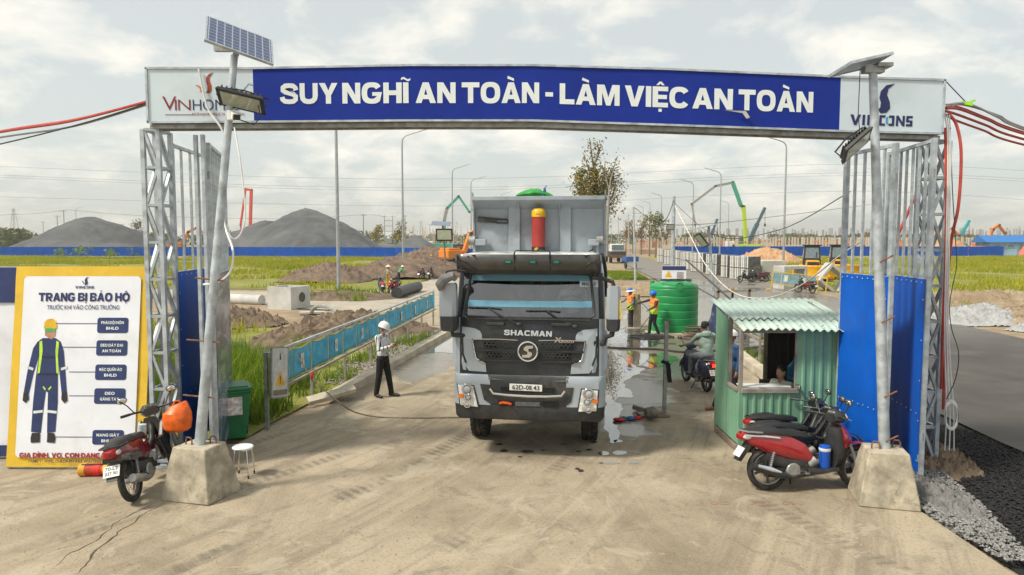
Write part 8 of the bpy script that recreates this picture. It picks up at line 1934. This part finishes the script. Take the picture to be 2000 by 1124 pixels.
# ------------------------------------------------------------------ the air
hz = MB(); hz.box((0, 1300, 30), (5600, 2900, 64)); ho = hz.build('haze', None, smooth=0)
hm_ = bpy.data.materials.new('air'); hm_.use_nodes = True; hm_.node_tree.nodes.clear()
hv = hm_.node_tree.nodes.new('ShaderNodeVolumePrincipled'); ho_ = hm_.node_tree.nodes.new('ShaderNodeOutputMaterial'); hv.inputs['Color'].default_value = (.95, .94, .90, 1); hv.inputs['Density'].default_value = .00035; hv.inputs['Anisotropy'].default_value = .2
hm_.node_tree.links.new(hv.outputs[0], ho_.inputs['Volume']); ho.data.materials.clear(); ho.data.materials.append(hm_); stuff(ho)
# ================================================================== small things round the gate
# wheelie bins
BING = M('bin_green', (.012, .16, .06), .5, var=.15, dirt=(.05, .13, .07), damt=.4)
def bin_(label, loc, rz, s=1.0):
    o = empty('wheelie_bin', label, 'bin', loc, rz, 'green bins behind the left gate'); o.scale = (s,) * 3
    MB().loft([[(x * w, y * d, z) for x, y in ((-1, -1), (1, -1), (1, 1), (-1, 1))] for z, w, d in ((.06, .20, .24), (.5, .25, .30), (.92, .28, .33), (.96, .30, .35), (.99, .30, .35))]).build('tub', BING, o, smooth=0, bevel=.02)
    MB().box((0, -.01, 1.02), (.62, .72, .05)).box((0, 0, 1.05), (.5, .58, .03)).build('lid', BING, o, smooth=0, bevel=.015); MB().cyl((-.22, .38, .98), (.22, .38, .98), .02, n=8).build('handle', BING, o)
    for x in (-.25, .25): MB().cyl((x - .03, .26, .10), (x + .03, .26, .10), .10, n=14).build('wheel', RUB, o)
    MB().box((.0, -.342, .72), (.26, .006, .36), (R(-7), 0, 0)).build('sticker', M('bin_sticker', (.62, .60, .58), .6, var=.4, vs_=14, dirt=(.55, .12, .08), dscale=9, damt=.8), o, smooth=0)
    return o
bin_('green wheelie bin with a notice label standing behind the left gate leaf', (-5.06, 12.2, -.02), R(28), .95); bin_('second green wheelie bin half hidden behind the left gate leaf', (-5.6, 12.75, -.02), R(20), .9)
# stool
st = empty('stool', 'small round stool with white seat and chrome legs beside the left lamp block', 'stool', G(476, 930))
MB().lathe([(.145, .435), (.155, .445), (.155, .455), (.14, .468), (.0, .472)], 28, cap=False).build('seat', M('seat_white', (.72, .75, .78), .3), st); MB().lathe([(.150, .425), (.157, .430), (.157, .445)], 28, cap=False).build('seat_rim', CHROME, st)
for k in range(4):
    a = R(45 + 90 * k); l = MB().tube([(.08 * math.cos(a), .08 * math.sin(a), .43), (.125 * math.cos(a), .125 * math.sin(a), .42), (.14 * math.cos(a), .14 * math.sin(a), .38), (.17 * math.cos(a), .17 * math.sin(a), .02)], .011, 8).build('leg', CHROME, st); MB().cyl((.169 * math.cos(a), .169 * math.sin(a), .0), (.166 * math.cos(a), .166 * math.sin(a), .045), .014, n=8).build('foot_cap', BLKC, l)
# rolled life vests at the foot of the board
rl = empty('rolled_vest', 'rolled orange and yellow flotation vest lying at the foot of the safety board', 'vest', (-6.30, 10.22, .09), R(4))
MB().lathe([(.05, -.26), (.088, -.26), (.092, -.1), (.09, .1), (.088, .24), (.07, .26)], 20, Matrix.Rotation(R(90), 4, 'Y')).build('roll', M('vest_orange', (.50, .04, .015), .7, var=.25, vs_=10, bump=.5), rl)
for x, c in ((-.24, 'vest_amber'), (-.02, 'vest_red'), (.12, 'vest_amber')): MB().lathe([(.090, x - .05), (.097, x - .045), (.097, x + .045), (.090, x + .05)], 20, Matrix.Rotation(R(90), 4, 'Y')).build('band', M(c, (.70, .36, .03) if c == 'vest_amber' else (.62, .03, .02), .7), rl)
MB().beam((-.25, -.03, .09), (.2, -.03, .094), .03, .012).build('strap', BLKC, rl, smooth=0)
# steel post with a black rag, its stone foot and litter
po = empty('steel_post', 'rusty steel post with a black rag tied round it, right of the truck', 'post', G(1297, 815))
MB().beam((0, 0, 0), (.02, 0, 1.95), .07, .07).build('shaft', GALVD, po, smooth=0); MB().beam((.02, 0, 1.95), (.09, 0, 1.90), .05, .07).build('end_lip', RUST, po, smooth=0)
rg = MB(); rg.tube([(-.03, -.05, 1.14), (.04, -.06, 1.12), (.06, .02, 1.13), (-.03, .05, 1.14), (-.05, 0, 1.13)], .035, 6); rg.loft([[(x, -.05, z) for x in (-.0 + o_, .04 + o_ * 1.1, .09 + o_)] + [(.04 + o_, -.03, z)] for z, o_ in ((1.12, .0), (1.0, .02), (.85, .03), (.72, .05))]); rg.build('rag', M('rag_black', (.012, .012, .013), .9, var=.4), po, smooth=50)
sb_ = MB().box((0, 0, .03), (.62, .30, .05), (0, 0, .1)).box((.05, -.03, .08), (.30, .16, .05), (0, 0, -.1)); tag(sb_.build('timber_offcut', TIMB, smooth=0, loc=G(1276, 813), bevel=.006), 'timber board lying at the foot of the rusty steel post', 'timber')
def rock(label, loc, s, seed): 
    m = MB(); m.ell((0, 0, 0), s, 14, 10); m.v = [tuple(Vector(v) * (1 + .35 * mnoise.noise(Vector(v) * 6 + Vector((seed, 0, 0))))) for v in m.v]; return tag(m.build('rock', M('rock_grey', (.20, .18, .155), .95, var=.35, vs_=9, bump=.7), smooth=30, loc=loc), label, 'rock')
rock('grey lump of concrete resting on the timber by the steel post', G(1272, 806, .15), (.14, .12, .12), 3); tag(MB().prism([(-.16, 0), (.17, -.05), (.05, .06), (-.12, .10)], -.03, .05, 'z').build('slate', M('rock_grey'), smooth=0, loc=G(1249, 800, .03), rot=(.2, .25, .4)), 'flat dark stone shard left of the concrete lump', 'rock')
for i, (px_, py_, col, lb_) in enumerate(((1211, 820, (.45, .03, .04), 'crumpled red rag on the ground beside the truck wheel'), (1228, 818, (.02, .10, .28), 'crumpled blue rag beside the red rag'), (1244, 816, (.52, .03, .03), 'small red cloth right of the blue rag'), (1220, 817, (.02, .22, .14), 'scrap of green cloth between the red and blue rags'))):
    m = MB(); m.ell((0, 0, 0), (.13 if i < 2 else .09, .07, .035), 14, 8); m.v = [tuple(Vector((v[0], v[1], v[2])) * (1 + .7 * mnoise.noise(Vector(v) * 16 + Vector((i * 5, 0, 0))))) for v in m.v]; o = m.build('rag', M('rag_%d' % i, col, .9, var=.3, vs_=20), smooth=30, loc=G(px_, py_, .035)); tag(o, lb_, 'cloth')
# green water tank and the wash station
tk_ = empty('water_tank', 'large green ribbed plastic water tank standing behind the steel post', 'tank', (6.36, 26.75, 0))
pr = [(.90, .0), (.93, .03)]
for k in range(6):
    z = .06 + k * .28; pr += [(.93, z), (.935, z + .05), (.935, z + .20), (.932, z + .235), (.919, z + .25), (.93, z + .265)]
pr += [(.93, 1.74), (.925, 1.80), (.88, 1.86), (.55, 1.94), (.3, 1.97), (.28, 2.02), (.0, 2.03)]
MB().lathe(pr, 48, cap=False).build('shell', M('tank_green', (.012, .26, .075), .42, var=.10, vs_=2, dirt=(.06, .26, .12), dscale=1.2, damt=.4), tk_, smooth=50)
MB().lathe([(.16, 0), (.16, .03), (.10, .03), (.10, .05)], 20, Matrix.Translation((.0, -.90, 1.80)) @ Matrix.Rotation(R(80), 4, 'X')).build('boss', M('tank_green'), tk_)
for a in (0, 2.1, 4.2): MB().box((.86 * math.cos(a + .6), .86 * math.sin(a + .6), 1.90), (.18, .1, .14), (0, 0, a)).build('lifting_lug', M('tank_green'), tk_, smooth=0, bevel=.03)
MB().box((0, 0, -.03), (2.3, 2.2, .14)).build('plinth', M('kerb_concrete'), tk_, smooth=0, bevel=.02)
pts = [Vector((6.3 + .6 * math.cos(a) + .05 * math.sin(a * 3), 26.2 + .4 * math.sin(a), 2.03 + .02 * (a % 1.3))) for a in np.arange(0, 26, .5)]
wire('hose_coil', 'black hose coiled on the tank lid', pts, .02, BLKC, 'hose', sm=2)
def pile(c, r, n, mat, lab, hh=.5):
    rd = random.Random(7); P = []
    for k in range(n * 14): a = k * .45; q = r * (.55 + .45 * math.sin(k * .071)) * (1 - .4 * k / (n * 14)); P.append(Vector(c) + Vector((q * math.cos(a) * 1.25, q * math.sin(a) * .7, .03 + hh * (k / (n * 14)) ** 1.3 + rd.uniform(-.015, .015))))
    return wire('hose_pile', lab, P, .022, mat, 'hose', 5, sm=2)
pile((6.75, 24.6, 0), .62, 14, M('hose_brown', (.14, .10, .075), .8, var=.3), 'heap of brown hose piled in front of the green tank', .42)
pile((5.15, 24.9, 0), .75, 5, BLKC, 'loose loops of black hose at the feet of the sprayer', .05)
wire('floor_cable', 'thick black hose lying straight across the wet drive', [G(1150, 678, .03), G(1240, 681, .03), G(1290, 683, .03), G(1340, 688, .03), G(1420, 684, .03)], .035, BLKC, 'hose')
wire('floor_cable', 'thin black hose trailing left of the hose loops', [G(1190, 650, .02), G(1225, 640, .02), G(1250, 650, .02), G(1275, 668, .02), G(1320, 672, .02)], .014, BLKC, 'hose')
pmp = empty('pressure_pump', 'old wooden framed pressure pump between the worker and the tank', 'pump', (4.98, 27.2, 0)); MB().box((0, 0, .6), (.30, .35, 1.2)).build('cabinet', TIMB, pmp, smooth=0, bevel=.02); MB().cyl((0, -.05, 1.2), (0, -.05, 1.42), .13, n=14).build('motor', M('pump_tan', (.36, .26, .14), .7), pmp); MB().box((-.2, 0, .5), (.06, .2, .9)).build('side_plate', M('lorry_rust'), pmp, smooth=0)
tag(MB().box((0, 0, .06), (1.6, .5, .1), (0, 0, .1)).box((.3, .1, .15), (1.0, .22, .08)).build('timber_offcut', TIMG, smooth=0, loc=(5.3, 26.9, 0)), 'grey planks on the wet floor behind the sprayer', 'timber')
# covered pallet and frame right of the tank
cv = empty('covered_stack', 'stack under blue and white tarpaulin between the tank and the booth', 'tarpaulin', (7.9, 25.0, 0)); m = MB(); rows = []
for j in range(9): rows.append([(.75 * math.cos(a) * (1 - .05 * j) * (1 + .12 * mnoise.noise(Vector((a, j * .4, 0)))), .8 * math.sin(a) * (1 - .05 * j), j * .17) for a in np.linspace(0, 6.283, 17)[:-1]])
m.loft(rows); m.build('tarpaulin', M('tarp_navy', (.02, .035, .09), .7, var=.4, vs_=2, dirt=(.45, .46, .48), dscale=1.0, damt=.9), cv, smooth=50)
for x in (-.6, .5): MB().beam((x, -.9, 0), (x, -.9, 1.9), .08).build('timber_prop', TIMB, cv, smooth=0)
MB().beam((-.7, -.9, 1.75), (.7, -.9, 1.8), .08).build('cross_rail', TIMG, cv, smooth=0)
wire('leaning_bar', 'dark steel bar leaning down to the booth roof from above the tank', [at(1340, 508, 24), at(1432, 590, 19)], .03, STEELD, 'bar', sm=0); wire('leaning_bar', 'second dark bar resting on the covered stack', [at(1358, 560, 23.5), at(1425, 598, 20)], .025, STEELD, 'bar', sm=0)
wire('marker_post', 'short dark post with an orange tip standing behind the booth roof', [G(1428, 640), at(1431, 567, 27)], .05, BLKC, 'post', sm=0); tag(MB().ell((0, 0, 0), (.07, .07, .09), 10, 8).build('post_tip', M('tip_orange', (.65, .30, .03), .5), loc=at(1431, 565, 27)), 'orange tip on the short dark post behind the booth', 'marker')
# solar lamp posts further back
def small_lamp(label, base, top, pan_c, pan_a, pan_b, fl_c, fl_rot, timber=False, r=.06):
    o = empty('solar_lamp_post', label, 'lamp', base); d = Vector(top) - Vector(base); MB().tube([(0, 0, 0), d], [r, r * .85], 8).build('pole', TIMB if timber else GALV, o)
    if pan_c is not None: panel(o, Vector(pan_c) - Vector(base), pan_a, pan_b)
    if fl_c is not None: flood(o, Vector(fl_c) - Vector(base), fl_rot, .62, .46)
    return o
small_lamp('lamp pole with a square flood light, standing behind the green tank', G(1313, 560), at(1316, 384, 52), None, None, None, at(1309, 444, 51.6), (R(-80), 0, R(8)), r=.16)
small_lamp('lamp pole with a side-on solar panel beyond the booth roof', (8.0, 26.5, 0), at(1384, 442, 26.5), at(1372, 444, 26.5), (.95, 0, .22), (0, .6, 0), at(1370, 470, 26.3), (R(-20), R(50), 0), r=.06)
lp = small_lamp('solar lamp on a timber pole standing left of the truck mirror', G(871, 525), at(864, 435, 84), at(862, 437, 83.6), (2.4, -.1, -.1), (.4, -1.3, -.55), at(868, 459, 83.2), (R(-80), 0, R(-8)), True, .12)
for c in lp.children:
    if c.name.startswith('flood'): c.scale = (3.4,) * 3
# notice board behind the tank
nb = empty('notice_board', 'white notice board with blue header standing behind the green tank', 'sign', (12.0, 50.5, 0), R(-6)); MB().box((0, 0, 1.0), (1.75, .06, 1.3)).build('panel', W1, nb, smooth=0); MB().box((0, -.036, 1.48), (1.73, .006, .3)).build('header', NB, nb, smooth=0)
flat('triangle', [[(-.28, 0), (.28, 0), (0, .5)]], M('warning_yellow'), -.4, .8, 1, nb, y=-.036); flat('picture', [_rect(-.25, 0, .25, .5)], M('print_grey', (.35, .33, .32), .7, var=.5, vs_=9), .45, .7, 1, nb, y=-.036)
for x in (-.75, .75): MB().beam((x, .06, 0), (x, .06, 1.6), .08).build('leg', GALV, nb, smooth=0)
# concrete manhole box, pipes on the left
mb_ = empty('manhole_box', 'square precast concrete manhole box with a round hole, left of the track', 'concrete box', G(567, 597), R(-22)); mb_.location = (-12.0, 36.6, -.1)
w, h, t_ = 1.55, 1.2, .14; m = MB()
m.box((0, -w / 2 + t_ / 2, h / 2), (w, t_, h)).box((0, w / 2 - t_ / 2, h / 2), (w, t_, h)); m.box((-w / 2 + t_ / 2, 0, h / 2), (t_, w - 2 * t_ - .004, h)); m.box((w / 2 - t_ / 2, 0, h / 2), (t_, w - 2 * t_ - .004, h)); m.build('wall', PREC, mb_, smooth=0)
MB().lathe([(.36, -.03), (.36, .015), (.27, .015), (.27, -.02)], 28, Matrix.Translation((w / 2, .1, .62)) @ Matrix.Rotation(R(90), 4, 'Y')).build('pipe_collar', PREC, mb_); MB().lathe([(.27, 0), (.0, 0)], 28, Matrix.Translation((w / 2 + .004, .1, .62)) @ Matrix.Rotation(R(90), 4, 'Y'), cap=False).build('pipe_hole', M('hole_dark', (.10, .085, .07), .9), mb_)
o = MB().cyl((0, 0, 0), (-2.4, 1.0, 0), .30, n=20).build('concrete_pipe', PREC, loc=(-14.2, 38.6, .15)); tag(o, 'pale concrete pipe lying left of the manhole box', 'pipe')
o = MB().tube([G(775, 573, .3), G(795, 566, .3), G(816, 560, .3)], .36, 18).build('black_pipe', M('pipe_black', (.035, .037, .042), .5, var=.2)); tag(o, 'thick black drainage pipe lying beside the gravel track', 'pipe')
wire('grey_conduit', 'grey conduit bending out of the ground in front of the manhole box', [G(608, 612, -.05), at(612, 604, 31.5), at(622, 598, 31), at(640, 600, 30), at(662, 613, 29), G(668, 620, -.05)], .09, GALVD, 'pipe')
tag(MB().box((0, 0, .05), (1.2, .5, .1), (0, 0, .3)).build('drain_cover', PREC, smooth=0, loc=G(610, 613, -.05)), 'flat concrete cover at the foot of the grey conduit', 'slab')
# faded chalk numbers on the drive by the right lamp block
CH = M('chalk_red', (.34, .17, .14), .9)
for tx_, px_, py_ in (('050', 1545, 980), ('V', 1480, 980), ('C10', 1405, 980)):
    g_ = G(px_, py_, .004); writing('chalk_mark', tx_, .28, .10, CH, drive, g_, (0, 0, R(180)), bold=-.012)
